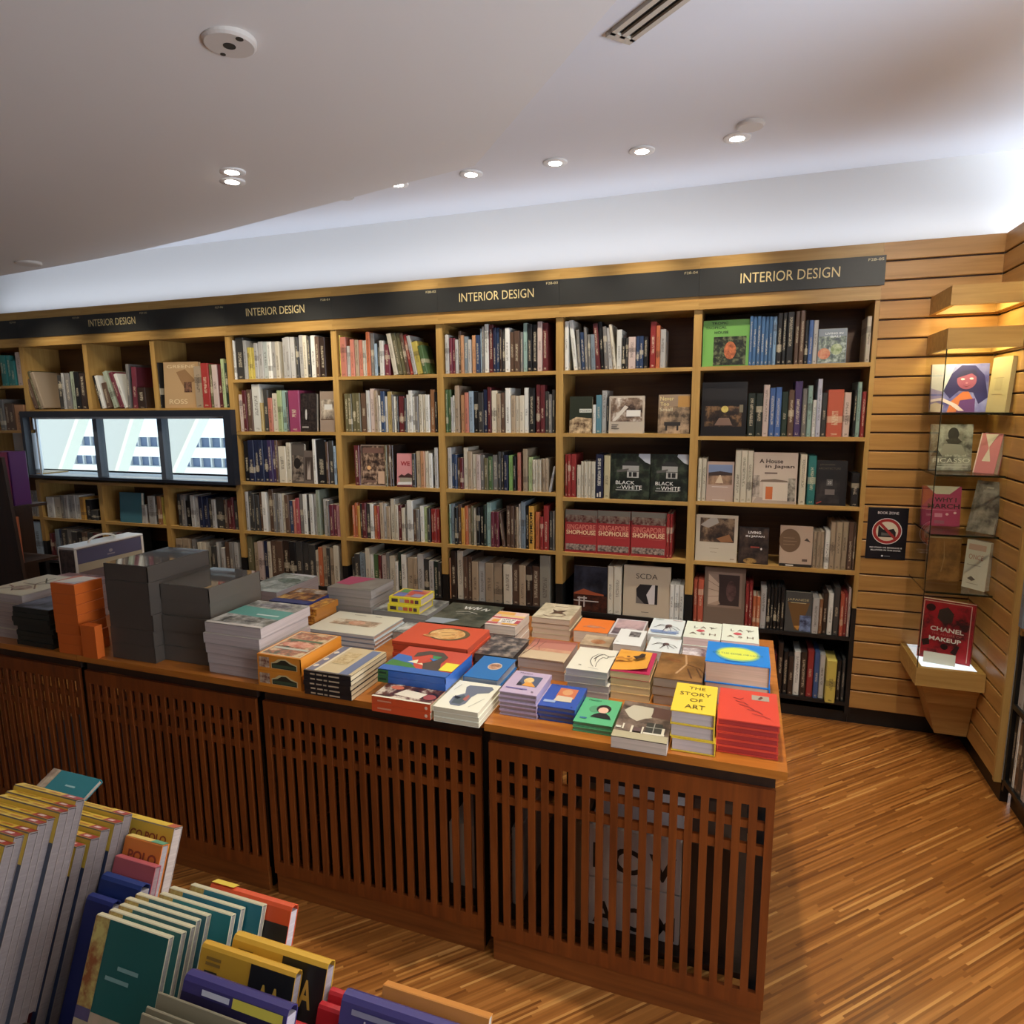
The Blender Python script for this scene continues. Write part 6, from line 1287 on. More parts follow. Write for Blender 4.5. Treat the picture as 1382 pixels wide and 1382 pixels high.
stack(8, -2.633, -2.437, 1.657, 1.857, .938, (34,36,30), (60,56,50), 'FR', False, ('black glossy book topmost of the low black stack','black paperbacks beside the orange slipcases'), 'black paperbacks', [('N',.03,.03,.97,.97,(30,32,36),(120,130,150),8)], jit=.006)
stack(5, -2.88, -2.640, 1.70, 1.975, .966, (206,196,170), (186,172,164), 'L', False, ('white book with a trailing leaf drawing, topmost at the left edge','leaf drawing books at the left edge'), 'leaf drawing books', [('R',.02,.02,.98,.98,(222,212,178)), ('L',[(.1,.1),(.5,.5),(.9,.7)],.004,(120,86,70)), ('L',[(.2,.5),(.5,.5),(.8,.3)],.003,(140,110,70)), ('L',[(.3,.8),(.6,.6),(.8,.8)],.003,(110,100,60)), ('L',[(.1,.35),(.3,.3),(.5,.15)],.003,(150,90,80)), ('L',[(.45,.85),(.5,.5),(.42,.3)],.003,(120,96,66)), ('EN',.5,.3,.2,.1,(150,110,96),(206,190,160),30)], jit=.006)
stack(4, -2.96, -2.62, 1.99, 2.13, .930, (150,104,100), (170,150,146), 'L', False, ('dusky red photo book behind the leaf drawing stack, topmost','dusky red photo books'), 'dusky red photo books', [('N',0,0,1,1,(104,66,66),(186,150,146),14)], jit=.002)
# second row
stack(2, -.084, .100, 1.966, 2.142, .920, (40,128,206), (214,176,146), 'R', True, ('thick blue book with a glowing yellow oval, upper of two','thick blue books behind the red ones'), 'thick blue books',
 [('E',.50,.46,.36,.36,(92,160,176)), ('E',.50,.46,.34,.33,(132,186,140)), ('E',.50,.46,.32,.30,(176,206,104)), ('E',.50,.46,.30,.27,(216,222,72)), ('T','ON THE EDGE OF LIGHT',.5,.44,.80,.07,(60,110,96)), ('R',.3,.08,.62,.1,(36,100,170))], jit=.004)
stack(3, -.230, -.089, 1.913, 2.128, .869, (124,88,50), (176,160,140), 'R', False, ('brown wood-grain book with a forked twig on its cover, topmost','brown wood-grain cover books'), 'brown wood-grain books',
 [('N',0,0,1,1,(110,76,40),(146,104,58),14), ('L',[(.56,.98),(.62,.60),(.44,.22)],.003,(190,146,100)), ('L',[(.62,.60),(.90,.50),(1,.34)],.0025,(96,58,34)), ('L',[(.66,.44),(.78,.1)],.0025,(92,58,34)), ('L',[(.84,.48),(.98,.16)],.0025,(92,58,34)), ('L',[(.14,.78),(.5,.70)],.001,(150,60,36)), ('L',[(.2,.7),(.48,.64)],.001,(150,60,36))], jit=.004)
stack(4, -.361, -.241, 1.909, 2.095, .875, (190,44,84), (226,204,152), 'B', False, ('magenta paperback at the head of the tall cream-paged stack','magenta paperbacks with cream pages'), 'magenta paperbacks', [('R',.02,.02,.98,.98,(190,44,84))], jit=.002, covers=[(222,190,130),(224,196,140),(222,190,130),(190,44,84)])
t = thing('cover_sheet', 'curled orange cover with dark figures lying on the magenta paperback', 'book cover', (-.361, 1.911, .8755))
b = MB(); nu, nv = 10, 8
for j in range(nv+1):
    for i in range(nu+1):
        u, v = i/nu, j/nv; b.v.append((.108*u*(1-.03*v) + .001, .004+.176*v + .012*u*(1-v), .0012 + .012*u*u*(1-v)**1.5))
for j in range(nv):
    for i in range(nu): a = j*(nu+1)+i; b.f.append((a, a+1, a+nu+2, a+nu+1)); b.m.append(0)
fixn(obj('sheet', b, flat((232,160,52), .35), t)); m = t.children[0].modifiers.new('s','SOLIDIFY'); m.thickness = .0008; m.offset = -1
art(t, [('P',[(.02,.44),(.2,.50),(.3,.44),(.5,.5),(.52,.42),(.02,.36)],(190,120,40)), ('P',[(.5,.56),(.66,.62),(.72,.74),(.84,.72),(.84,.58),(.62,.44)],(60,44,34)), ('E',.38,.52,.05,.035,(120,70,36)), ('R',.08,.84,.34,.86,(176,110,40))], (0,0,.0048), (.108,0,0), (0,.18,0), (0,0,1), .008)
stack(4, -.494, -.364, 1.881, 2.072, .877, (222,216,196), (196,190,184), 'L', False, ('white book with a line-drawn bird on its cover, topmost','white bird drawing books'), 'white bird drawing books',
 [('L',[(.98,.70),(.84,.68),(.70,.76),(.56,.74),(.46,.58),(.46,.40),(.54,.26),(.60,.18)],.0012,(74,66,62)), ('L',[(.84,.68),(.82,.58),(.72,.62),(.66,.52),(.64,.34),(.66,.18)],.0010,(74,66,62)), ('L',[(.70,.76),(.58,.66),(.52,.50)],.0014,(90,80,74)), ('L',[(.62,.70),(.56,.56),(.58,.40)],.0010,(90,80,74)), ('L',[(.98,.70),(.82,.64)],.0010,(74,66,62)), ('L',[(.5,.12),(.76,.08)],.0010,(150,140,130)), ('R',.24,.18,.31,.20,(130,120,112))], jit=.006)
stack(2, -.686, -.527, 1.981, 2.172, .849, (188,150,120), (190,172,160), 'L', False, ('book with bare trees in a red mist on its cover, upper of two','misty red tree books'), 'misty tree books',
 [('P',[(0,0),(1,0),(1,.5),(0,.44)],(206,180,144)), ('P',[(0,.44),(1,.5),(1,1),(0,1)],(190,122,104)), ('N',.0,.42,1,.56,(206,160,128),(190,132,110),20), ('P',[(0,.82),(1,.9),(1,1),(0,1)],(170,96,84)), ('L',[(.12,.98),(.16,.72),(.10,.44),(.04,.2)],.0016,(104,66,56)), ('L',[(.30,.92),(.24,.6),(.3,.46)],.001,(120,80,66)), ('R',.02,.0,.98,.03,(150,120,96)), ('L',[(.03,.03),(.03,.97)],.001,(120,90,70))], jit=.004)
stack(2, -.806, -.690, 1.797, 1.976, .843, (48,114,176), (176,190,206), 'L', True, ('blue book with a small oval portrait, beside the lilac stack','blue oval portrait books'), 'blue oval portrait books', [('E',.60,.56,.20,.16,(206,196,180)), ('EN',.60,.56,.175,.135,(120,84,66),(206,160,130),40)], jit=.002)
stack(4, -1.140, -.853, 1.940, 2.148, .872, (208,84,56), (190,70,50), 'FR', True, ('large orange-red book with a gold medallion, topmost of four','large orange-red medallion books'), 'orange-red medallion books',
 [('E',.58,.56,.27,.30,(104,84,52)), ('EN',.56,.56,.23,.255,(196,132,66),(236,200,140),26), ('P',[(.44,.66),(.52,.78),(.66,.74),(.60,.58),(.70,.44),(.56,.36),(.46,.48)],(226,176,104)), ('L',[(.46,.60),(.66,.66)],.0016,(150,90,44)), ('L',[(.52,.44),(.66,.56)],.0016,(150,90,44)), ('EN',.38,.40,.10,.06,(176,110,60),(226,180,120),30)],
 [('R',0,.44,1,.5,(150,50,36))], jit=.003)
stack(2, -.846, -.706, 1.985, 2.172, .843, (72,68,66), (120,110,104), 'L', True, ('dark book with a crowded grey painting on its cover','dark painting cover books'), 'dark painting books', [('N',0,.02,1,1,(44,44,46),(150,136,124),30,(84,80,80)), ('R',0,0,1,.02,(120,100,80))], jit=.002)
stack(3, -1.574, -1.272, 2.034, 2.262, .838, (196,206,210), (214,180,156), 'F', True, ('large cream book with an engraved figure group, topmost of three','large cream engraving books'), 'large cream books',
 [('R',0,0,1,1,(222,216,190)), ('N',.16,.36,.84,.64,(150,130,104),(222,212,184),24,(190,160,130)), ('R',.30,.88,.48,.9,(150,140,120)), ('R',.62,.88,.72,.9,(150,140,120)), ('EN',.52,.5,.12,.1,(206,150,116),(226,190,160),20)], [('R',0,.1,1,.4,(120,144,170))], jit=.004)
# third row
stack(3, -.885, -.764, 2.178, 2.345, .881, (226,214,200), (222,206,186), 'B', False, ('striped orange and pink paperback with a white title box','striped orange and pink paperbacks'), 'striped paperbacks',
 [('R',0,0,1,1,(226,190,176)), ('R',0,.76,.6,.96,(232,170,80)), ('R',.2,.62,1,.74,(236,196,120)), ('R',0,.50,1,.58,(196,74,86)), ('R',.1,.22,.46,.40,(232,160,70)), ('R',0,.0,1,.05,(226,206,190)), ('R',.0,.10,.36,.18,(196,74,86)), ('R',.70,.20,1,.40,(196,74,86)), ('R',.34,.18,.86,.48,(236,228,218)), ('T','TALKING ART',.60,.40,.46,.09,(60,40,40)), ('T','HIS ART',.60,.27,.34,.09,(60,40,40)), ('R',.5,.08,1,.16,(232,170,80))], jit=.003)
stack(4, -.756, -.603, 2.352, 2.546, .868, (196,182,152), (206,186,164), 'R', False, ('beige drawing book with a dark moth shape on its cover, topmost','beige drawing books'), 'beige drawing books',
 [('N',0,0,1,1,(176,162,132),(214,202,174),20), ('P',[(.34,.62),(.50,.50),(.74,.62),(.66,.42),(.80,.30),(.56,.34),(.36,.26),(.44,.42)],(84,62,48)), ('L',[(.24,.18),(.40,.12),(.70,.16),(.80,.30)],.003,(104,76,58)), ('R',.34,.78,.7,.82,(150,130,100))], jit=.003)
stack(1, -.588, -.456, 2.350, 2.506, .833, (232,122,48), (222,206,186), 'L', False, ('flat orange book with a faint feather on its cover',''), None, [('L',[(.2,.32),(.4,.44),(.66,.42),(.86,.30)],.004,(206,124,84)), ('EN',.5,.36,.2,.07,(190,130,110),(216,140,90),30)])
stack(1, -.453, -.330, 2.348, 2.540, .833, (206,200,200), (222,214,206), 'L', False, ('white-bordered book with a pink and grey sky photo',''), None, [('N',.06,.06,.95,.95,(96,84,92),(196,166,166),6), ('N',.08,.08,.95,.4,(60,54,58),(120,104,108),14), ('EN',.6,.34,.2,.12,(170,150,150),(206,190,190),10)])
stack(2, -.403, -.307, 2.176, 2.340, .862, (226,226,220), (226,216,200), 'L', False, ('white book with a small square dark photo, upper of two','white books with a square photo'), 'white square photo books', [('N',.42,.52,.82,.86,(36,34,36),(150,144,140),70), ('R',.06,.14,.16,.17,(196,190,180))], jit=.002)
mosq = [('E',.55,.56,.10,.09,(110,84,80)), ('E',.50,.50,.05,.12,(80,66,66)), ('L',[(.50,.56),(.30,.62),(.18,.46)],.0014,(70,58,60)), ('L',[(.46,.52),(.24,.52),(.12,.40)],.0010,(70,58,60)), ('L',[(.50,.46),(.44,.30),(.40,.20)],.0014,(70,58,60)), ('L',[(.58,.50),(.72,.40),(.84,.28)],.0012,(70,58,60)), ('L',[(.60,.54),(.78,.50),(.92,.34)],.0010,(70,58,60)), ('L',[(.56,.48),(.64,.32),(.66,.20)],.0010,(70,58,60)), ('R',.08,.90,.34,.93,(160,176,166)), ('R',.62,.90,.92,.93,(206,176,170))]
stack(3, -.304, -.184, 2.318, 2.503, .862, (218,224,222), (214,208,200), 'L', False, ('white book with a spidery ink insect over blue writing, back row','white ink insect books in the back row'), 'white ink insect books', mosq + [('R',.04,.20,.5,.23,(110,140,196)), ('R',.06,.13,.9,.17,(110,140,196)), ('R',.1,.06,.84,.1,(130,156,204)), ('R',.56,.2,.9,.23,(110,140,196))], jit=.002)
stack(2, -.289, -.180, 2.174, 2.314, .852, (218,222,218), (214,208,200), 'L', False, ('white book with a spidery ink insect, in front of the back row','white ink insect books in front'), 'white ink insect books', mosq, jit=.002)
lay = [('P',[(.30,.44),(.40,.52),(.52,.50),(.56,.42),(.44,.36),(.36,.38)],(206,80,86)), ('T','L A Y',.52,.64,.56,.13,(104,90,76)), ('T','A S H',.5,.26,.72,.12,(120,96,80)), ('L',[(.70,.70),(.78,.62),(.88,.70)],.0012,(104,90,76)), ('R',.2,.90,.36,.91,(196,196,180))]
stack(3, -.176, -.050, 2.294, 2.477, .872, (220,224,206), (206,176,164), 'L', False, ('pale green-white book with scattered letters and a red fish, left of two','pale scattered-letter books, left pile'), 'pale scattered-letter books', lay, jit=.002)
stack(3, -.048, .076, 2.300, 2.483, .872, (220,224,206), (206,176,164), 'R', False, ('pale green-white book with scattered letters and a red fish, right of two','pale scattered-letter books, right pile'), 'pale scattered-letter books', lay, jit=.002)
stack(1, -.172, -.09, 2.165, 2.288, .835, (150,130,130), (206,190,180), 'L', False, ('small grey photo book tucked behind the blue books',''), None, [('N',0,0,1,1,(104,76,80),(214,206,204),20)])
stack(1, -.523, -.417, 2.182, 2.288, .843, (176,152,124), (206,186,166), 'L', False, ('brownish book with a blurred fox-like picture behind the bird books',''), None, [('N',0,0,1,1,(150,126,98),(196,174,144),12), ('EN',.55,.40,.26,.2,(150,96,60),(190,140,100),24)])
stack(2, -1.164, -.928, 2.237, 2.507, .843, (58,64,54), (110,104,96), 'L', True, ('dark green book with white script and a pale canal strip','dark green script books'), 'dark green script books',
 [('N',0,0,1,1,(44,52,42),(92,94,80),14), ('P',[(0,.0),(.34,.0),(.52,.24),(.02,.22)],(150,162,172)), ('L',[(.34,.86),(.38,.72),(.42,.86),(.46,.72),(.50,.86)],.0028,W_), ('L',[(.54,.72),(.56,.88),(.60,.74),(.64,.86)],.0028,W_), ('L',[(.68,.72),(.74,.84),(.78,.70),(.82,.8)],.0028,W_), ('L',[(.28,.56),(.5,.62),(.7,.54)],.002,(196,190,176)), ('L',[(.34,.48),(.6,.52)],.0016,(196,190,176))], jit=.002)
stack(2, -1.268, -1.18, 2.165, 2.284, .815, (150,150,142), (170,164,156), 'L', False, ('grey abstract book lying low between cream and red books','grey abstract books low between'), 'grey abstract books', [('N',0,0,1,1,(70,72,72),(206,206,198),16)], jit=.002)
stack(3, -1.43, -1.18, 2.292, 2.50, .848, (140,142,136), (160,156,150), 'L', False, ('grey landscape book under the yellow picture boxes','grey landscape books under the yellow boxes'), 'grey landscape books', [('N',0,0,1,1,(84,86,84),(190,190,182),12)], jit=.002)
stack(2, -1.358, -1.212, 2.300, 2.425, .912, (222,206,50), (206,186,166), 'FB', True, ('small yellow-framed box book with coloured squares on its lid','yellow-framed box books'), 'yellow box books',
 [('R',.06,.08,.94,.92,(206,120,96)), ('R',.08,.10,.42,.5,(104,116,176)), ('R',.1,.52,.36,.9,(86,150,84)), ('R',.42,.52,.9,.72,(206,84,66)), ('R',.62,.12,.92,.44,(150,140,170)), ('R',.44,.3,.62,.5,(206,80,64)), ('R',.4,.74,.7,.9,(120,110,170))],
 [('R',.08,.3,.28,.76,(54,34,40)), ('R',.34,.3,.48,.76,(170,160,160)), ('R',.50,.3,.64,.76,(196,84,50)), ('R',.68,.3,.78,.76,(176,60,44)), ('R',.82,.3,.93,.76,(80,50,56))], z0=.8485, jit=.006)
stack(4, -1.650, -1.436, 2.29, 2.478, .929, (138,132,122), (160,150,142), 'L', False, ('grey book with a magenta corner on its cover, topmost of four','grey books with magenta corners'), 'grey magenta books', [('P',[(0,.34),(.34,.30),(.62,.96),(0,1)],(190,72,110)), ('R',.0,.96,1,1,(150,140,130)), ('N',.5,.1,.98,.7,(130,124,114),(150,144,134),8)], jit=.006)
stack(3, -2.06, -1.87, 2.236, 2.53, .90, (176,182,176), (190,176,170), 'L', False, ('grey-green map-like cover book behind the dark slabs','grey-green map-like cover books'), 'grey-green books', [('N',0,0,1,1,(96,110,98),(196,202,194),14), ('P',[(.2,.96),(1,.88),(1,.98),(.3,1)],(222,222,222)), ('EN',.6,.62,.3,.12,(66,86,72),(130,150,136),30)], jit=.004)
mg = [('N',0,.22,1,1,(36,30,40),(214,170,90),18,(140,84,40)), ('R',0,0,1,.2,(46,58,120)), ('N',.1,.7,.9,.95,(206,196,180),(120,80,50),20)]
for i in range(6):
    zt = TZ + (i+1)*.0185
    t = thing('magazine', ('navy and gold cartoon-bright magazine, topmost of the fanned pile' if i == 5 else '%s magazine from top of the fanned navy and gold pile' % ORD[6-i]), 'magazine', (-1.85+.004*i, 2.10+.008*i, TZ+i*.0185+.0002), 0, 'fanned magazines')
    flatbook(t, .185, .20, .018, (44,54,112), (206,190,170), 'FR', False, mg if i == 5 else None, [('R',.06,.2,.5,.8,(120,90,60)), ('R',.6,.3,.94,.7,(196,190,190))])
for i in range(4):
    t = thing('magazine', ('amber magazine at the head of the small amber pile' if i == 3 else '%s magazine from top of the small amber pile' % ORD[4-i]), 'magazine', (-1.652+.004*i, 2.08+.01*i, TZ+i*.026+.0002), 0, 'amber magazines')
    flatbook(t, .062, .15, .0255, (176,112,44), (196,170,150), 'FR', False, [('N',0,0,1,1,(120,50,30),(226,170,70),40)], [('N',0,.1,1,.9,(110,40,30),(214,150,60),60)])
# carry case behind the stacks at the left
t = thing('carry_case', 'white-edged carry case with purple label band and rounded handle', 'case', (-3.125, 2.205, TZ))
cw, cd, ch = .110, .385, .243
b = MB(); b.box(.004, cw-.004, .004, cd-.004, 0, ch-.012); obj('case_body', b, flat((112,96,92), .4), t)
b = MB(); b.bbox(0, cw, 0, cd, ch-.0118, ch, .004); obj('lid', b, flat((226,224,214), .3), t)
b = MB()
for x in (0, cw-.0039): b.box(x, x+.0039, 0, .0039, 0, ch-.012); b.box(x, x+.0039, cd-.0039, cd, 0, ch-.012)
b.box(cw-.0037, cw, .004, .012, 0, ch-.012); b.box(cw-.0037, cw, cd-.012, cd-.004, 0, ch-.012); obj('edge_trim', b, flat((214,204,184), .4), t)
b = MB(); b.box(cw-.0038, cw-.002, .0125, cd-.0125, ch-.085, ch-.016); obj('label_band', b, flat((88,84,106), .35), t)
b = MB(); b.box(cw-.0038, cw-.0015, .0125, cd-.0125, ch-.125, ch-.0855); obj('cream_band', b, flat((170,156,124), .5), t)
b = MB(); b.box(.006, cw-.006, .0005, .0038, .0, ch-.02); obj('end_picture', b, photo((30,24,26),(96,80,72),30), t)
art(t, [('E',.5,.5,.03,.12,(150,140,140)), ('R',.44,.22,.56,.3,(150,140,140))], (cw-.0019,.0125,ch-.085), (0,cd-.025,0), (0,0,.069), (1,0,0), .0004, 'print')
b = MB(); b.tube([(cw/2, cd/2-.075*math.cos(a*math.pi/12), ch-.004+.032*math.sin(a*math.pi/12)) for a in range(13)], .0055, 10); obj('handle', b, flat((226,220,204), .35), t, smooth=True)
# ---------------------------------------------------------------- books in the corner case
def standing(name, lab, x, y, z, w, h, d, rz, tilt, cover, design, pages=(206,196,176), grp='books in the corner case', spine='L'):
    t = thing(name, lab, 'book', (x, y, z), math.radians(rz), grp, -math.radians(tilt))
    b = MB(); c = .002; b.box(0, w, 0, c, 0, h); b.box(0, w, d-c, d, 0, h); b.box(0 if spine == 'L' else w-c, c if spine == 'L' else w, c, d-c, 0, h); cv = obj('cover', b, COVER, t, None, cover)
    b = MB(); b.box(c+.0001 if spine == 'L' else .002, w-.002 if spine == 'L' else w-c-.0001, c+.0001, d-c-.0001, .002, h-.002); obj('page_block', b, PAGES, t, None, pages)
    if design: art(cv, design, (0,0,0), (w,0,0), (0,0,h), (0,-1,0))
    return t
standing('display_book', 'large violet painting book on the top glass shelf of the corner case', .800, 3.545, 1.6375, .225, .218, .02, 0, 7, (96,84,150),
 [('N',0,0,1,1,(70,64,140),(150,150,206),5), ('P',[(0,1),(.42,1),(.22,.42),(0,.5)],(186,186,206)), ('P',[(.22,.44),(.36,.80),(.52,.97),(.76,.96),(.92,.76),(1,.3),(.84,.16),(.74,.4),(.5,.44),(.34,.28)],(48,44,104)), ('E',.62,.66,.17,.19,(150,76,110)), ('P',[(.44,.70),(.52,.86),(.76,.88),(.84,.68),(.70,.80)],(44,42,90)), ('E',.55,.68,.035,.02,(206,196,214)), ('E',.70,.69,.035,.02,(206,196,214)), ('E',.62,.60,.02,.014,(190,120,140)), ('P',[(.55,.55),(.62,.53),(.70,.56),(.62,.515)],(96,36,60)), ('P',[(.30,.0),(.36,.22),(.56,.42),(.66,.42),(.78,.2),(.74,0)],(196,104,60)), ('P',[(.46,.0),(.52,.24),(.78,.28),(.78,.0)],(96,54,120)), ('P',[(0,.26),(.2,.3),(.46,.16),(.6,.02),(.5,.02),(.36,.14),(.16,.24),(0,.2)],(206,186,190)), ('P',[(0,0),(.2,0),(.24,.14),(.1,.2),(0,.16)],(166,150,140))])
standing('display_book', 'tan book standing against the right side of the top glass shelf', 1.006, 3.50, 1.6375, .15, .235, .018, -80, 3, (176,160,120), [('R',.2,.62,.7,.63,(140,120,84)), ('R',.3,.4,.66,.62,(166,150,110)), ('R',.2,.32,.74,.33,(140,120,84))], spine='R')
standing('display_book', 'black and white PICASSO book on the second glass shelf', .818, 3.545, 1.3705, .168, .212, .02, 0, 7, (110,108,100),
 [('N',0,0,1,1,(70,68,64),(176,174,164),14), ('E',.54,.78,.13,.15,(50,48,46)), ('P',[(.36,.66),(.44,.56),(.62,.54),(.76,.62),(.62,.72)],(58,56,52)), ('P',[(.22,.34),(.34,.58),(.74,.56),(.90,.30)],(150,146,134)), ('P',[(.02,.3),(.16,.48),(.3,.3)],(60,58,54)), ('T','PICASSO',.52,.21,.88,.10,(226,222,208)), ('T','the life of',.62,.32,.5,.05,(206,200,186)), ('R',.2,.12,.94,.132,(196,192,180)), ('R',.16,.06,.92,.075,(196,192,180))])
standing('display_book', 'pink book with a pale hourglass shape on the second glass shelf', .968, 3.455, 1.3705, .092, .178, .03, -50, 12, (196,120,124), [('P',[(.2,.98),(.8,.98),(.5,.66),(.7,.3),(.3,.3),(.5,.62)],(214,196,178)), ('R',.0,.0,.06,1,(226,196,186))])
standing('display_book', 'magenta WHY I MARCH book on the third glass shelf', .806, 3.545, 1.1055, .158, .188, .018, 0, 7, (166,62,98),
 [('P',[(.1,1),(.96,1),(.7,.80),(.34,.80)],(190,184,160)), ('P',[(0,1),(.1,1),(.3,.8),(0,.5)],(190,84,66)), ('T','WHY I',.60,.66,.56,.11,(56,20,34)), ('T','MARCH',.56,.50,.82,.12,(56,20,34)), ('R',.1,.40,.9,.41,(214,140,160)), ('R',.34,.22,.54,.32,(206,140,160)), ('E',.66,.30,.04,.03,(226,196,190)), ('E',.86,.34,.04,.03,(226,196,190)), ('R',.34,.06,.6,.14,(150,90,110))])
standing('display_book', 'grey photo book leaning on the right of the third glass shelf', .966, 3.455, 1.1055, .12, .232, .012, -50, 11, (104,96,88), [('N',0,0,1,1,(64,58,52),(150,140,128),14), ('R',.4,.86,.66,.89,(176,166,150)), ('R',.3,.78,.8,.83,(160,150,136))])
standing('display_book', 'brown book with faint branches on the fourth glass shelf', .845, 3.545, .8435, .14, .208, .018, 0, 7, (124,84,44), [('N',0,0,1,1,(104,68,34),(150,104,58),14), ('L',[(.5,.9),(.52,.5),(.44,.2)],.0016,(160,120,80)), ('R',0,.97,1,1,(176,150,104))])
standing('display_book', 'thick white book with red lettering on the fourth glass shelf', .970, 3.455, .8435, .105, .222, .038, -50, 3, (206,200,184), [('R',.1,.80,.84,.92,(196,160,140)), ('T','ONCE',.46,.66,.62,.10,(176,110,90)), ('R',.12,.48,.7,.5,(170,160,146)), ('P',[(.2,.2),(.36,.26),(.56,.2),(.4,.16)],(90,84,80)), ('R',.2,.1,.7,.115,(170,160,146))])
standing('display_book', 'red CHANEL makeup book on the lit floor of the corner case', .822, 3.475, .4828, .212, .285, .035, -22, 4, (150,30,40),
 [('N',.02,.02,.98,.98,(52,26,28),(176,36,46),9,(160,32,42)), ('P',[(.34,.84),(.50,.90),(.62,.80),(.60,.66),(.44,.62),(.32,.70)],(58,44,40)), ('E',.18,.86,.09,.06,(50,26,28)), ('P',[(.06,.3),(.2,.34),(.22,.24),(.1,.2)],(40,24,26)), ('P',[(.62,.16),(.72,.30),(.78,.28),(.72,.12)],(50,26,28)), ('E',.5,.24,.07,.05,(44,24,26)), ('L',[(.05,.04),(.05,.97),(.93,.97),(.93,.04)],.0014,(222,180,170)), ('T','CHANEL',.52,.52,.62,.075,(232,224,212)), ('T','THE ALLURE OF',.52,.44,.56,.035,(206,110,100)), ('T','MAKEUP',.50,.355,.60,.07,(232,224,212))])
t = thing('price_card', 'small folded white card in front of the red book in the case', 'card', (.832, 3.40, .4828), math.radians(-14))
b = MB(); b.sweep([(0,0,0),(0,.001,0),(0,.018,.046),(0,.035,0),(0,.036,0),(0,.0185,.0475)], [(.125,0,0),(.125,.001,0),(.125,.018,.046),(.125,.035,0),(.125,.036,0),(.125,.0185,.0475)]); fixn(obj('card', b, flat((214,210,200), .6), t))

# ---------------------------------------------------------------- dark bookcase on the right side wall
t = thing('side_bookcase', 'dark bookcase running along the right side wall at picture edge', 'bookcase', (1.0895, 3.0995, 0))
b = MB(); b.box(0, .30, -.02, 0, .745, 2.40); obj('side_panel', b, oakZ, t)
b = MB(); b.box(0, .30, -.02, 0, .06, .7448); obj('lower_side_panel', b, BLACK, t)
b = MB(); b.box(0, .30, -1.02, -1.0, .06, 2.40); obj('side_panel', b, oakZ, t)
b = MB(); b.box(.285, .30, -.9998, -.0202, .06, 2.40); obj('back_panel', b, dark, t)
for z in (.115, .455, .790, 1.13, 1.47, 1.81, 2.15):
    b = MB(); b.box(0, .2848, -.9998, -.0202, z-.022, z); obj('shelf', b, BLACK if z < .6 else oakY, t)
b = MB(); b.box(0, .30, -.9998, -.0202, 2.38, 2.40); obj('top_board', b, oakY, t)
b = MB(); b.box(.03, .29, -1.0, -.02, 0, .058); obj('plinth', b, BLACK, t)
k = 0
for z, items in ((.115, ((.03,.30,'k','black book low on the dark side bookcase, next to its end panel'),(.022,.325,'w','white upright book low on the dark side bookcase'),(.03,.29,'br','brown book low on the dark side bookcase behind the white one'),(.04,.27,'dg','dark grey book low on the dark side bookcase'),(.03,.30,'pc','pale pink book low on the dark side bookcase'))),
   (.455, ((.05,.255,'lg','silver-grey thick book on the second lowest shelf of the dark side bookcase'),(.04,.27,'g','grey book on the second lowest shelf of the dark side bookcase'),(.05,.25,'dn','dark green book on the second lowest shelf of the dark side bookcase'),(.04,.26,'br','brown book on the second lowest shelf of the dark side bookcase'))),
   (.790, ((.04,.235,'bg','blue-grey book jutting from the third lowest shelf of the dark side bookcase'),(.03,.24,'nv','navy book on the third lowest shelf of the dark side bookcase'),(.04,.25,'dr','dark red book on the third lowest shelf of the dark side bookcase')))):
    y = 3.071
    for w, h, c, l in items:
        b = MB(); spinebook(b, w, h, .2, k % 2); o = obj('book', b, [SPINE, PAGES], None, None, c)
        o.matrix_world = Matrix.Translation((1.10 - (.03 if c == 'bg' else 0), y-w/2, z+.0003)) @ Matrix.Rotation(-math.pi/2, 4, 'Z'); tag(o, l, 'book', 'books on the dark side bookcase'); y -= w+.0015; k += 1

# ---------------------------------------------------------------- dark stand at the left edge
t = thing('book_stand', 'dark brown side of a book stand at the left picture edge', 'book stand', (-4.9, 2.75, 0))
b = MB(); b.sweep([(0,0,0),(.72,0,0),(.61,0,1.40),(0,0,1.40)], [(0,.02,0),(.72,.02,0),(.61,.02,1.40),(0,.02,1.40)]); fixn(obj('side_panel', b, dark, t))
for z, x1 in ((1.06,.53), (.70,.58), (.35,.6)):
    b = MB(); b.box(.2, x1, .0202, .30, z, z+.018); obj('shelf', b, dark, t)
b = MB(); b.box(.0, .199, .0202, .42, 0, 1.40); obj('core', b, dark, t)
for y, w, c, l in ((2.785,.075,(104,26,54),'dark red shrink-wrapped book on the stand at left edge'), (2.865,.11,(84,40,92),'purple shrink-wrapped book on the stand at left edge')):
    b = MB(); spinebook(b, w, .345, .2, 1); o = obj('book', b, [COVER, PAGES], None, None, c); o.matrix_world = Matrix.Translation((-4.40, y+w/2, 1.0784)) @ Matrix.Rotation(math.pi/2, 4, 'Z'); tag(o, l, 'book', 'books on the left stand')
b = MB(); spinebook(b, .05, .30, .2, 1); o = obj('book', b, [COVER, PAGES], None, None, 'or'); o.matrix_world = Matrix.Translation((-4.315, 2.80, .7184)) @ Matrix.Rotation(math.pi/2, 4, 'Z'); tag(o, 'orange book edge showing beside the dark stand panel at left', 'book', 'books on the left stand')

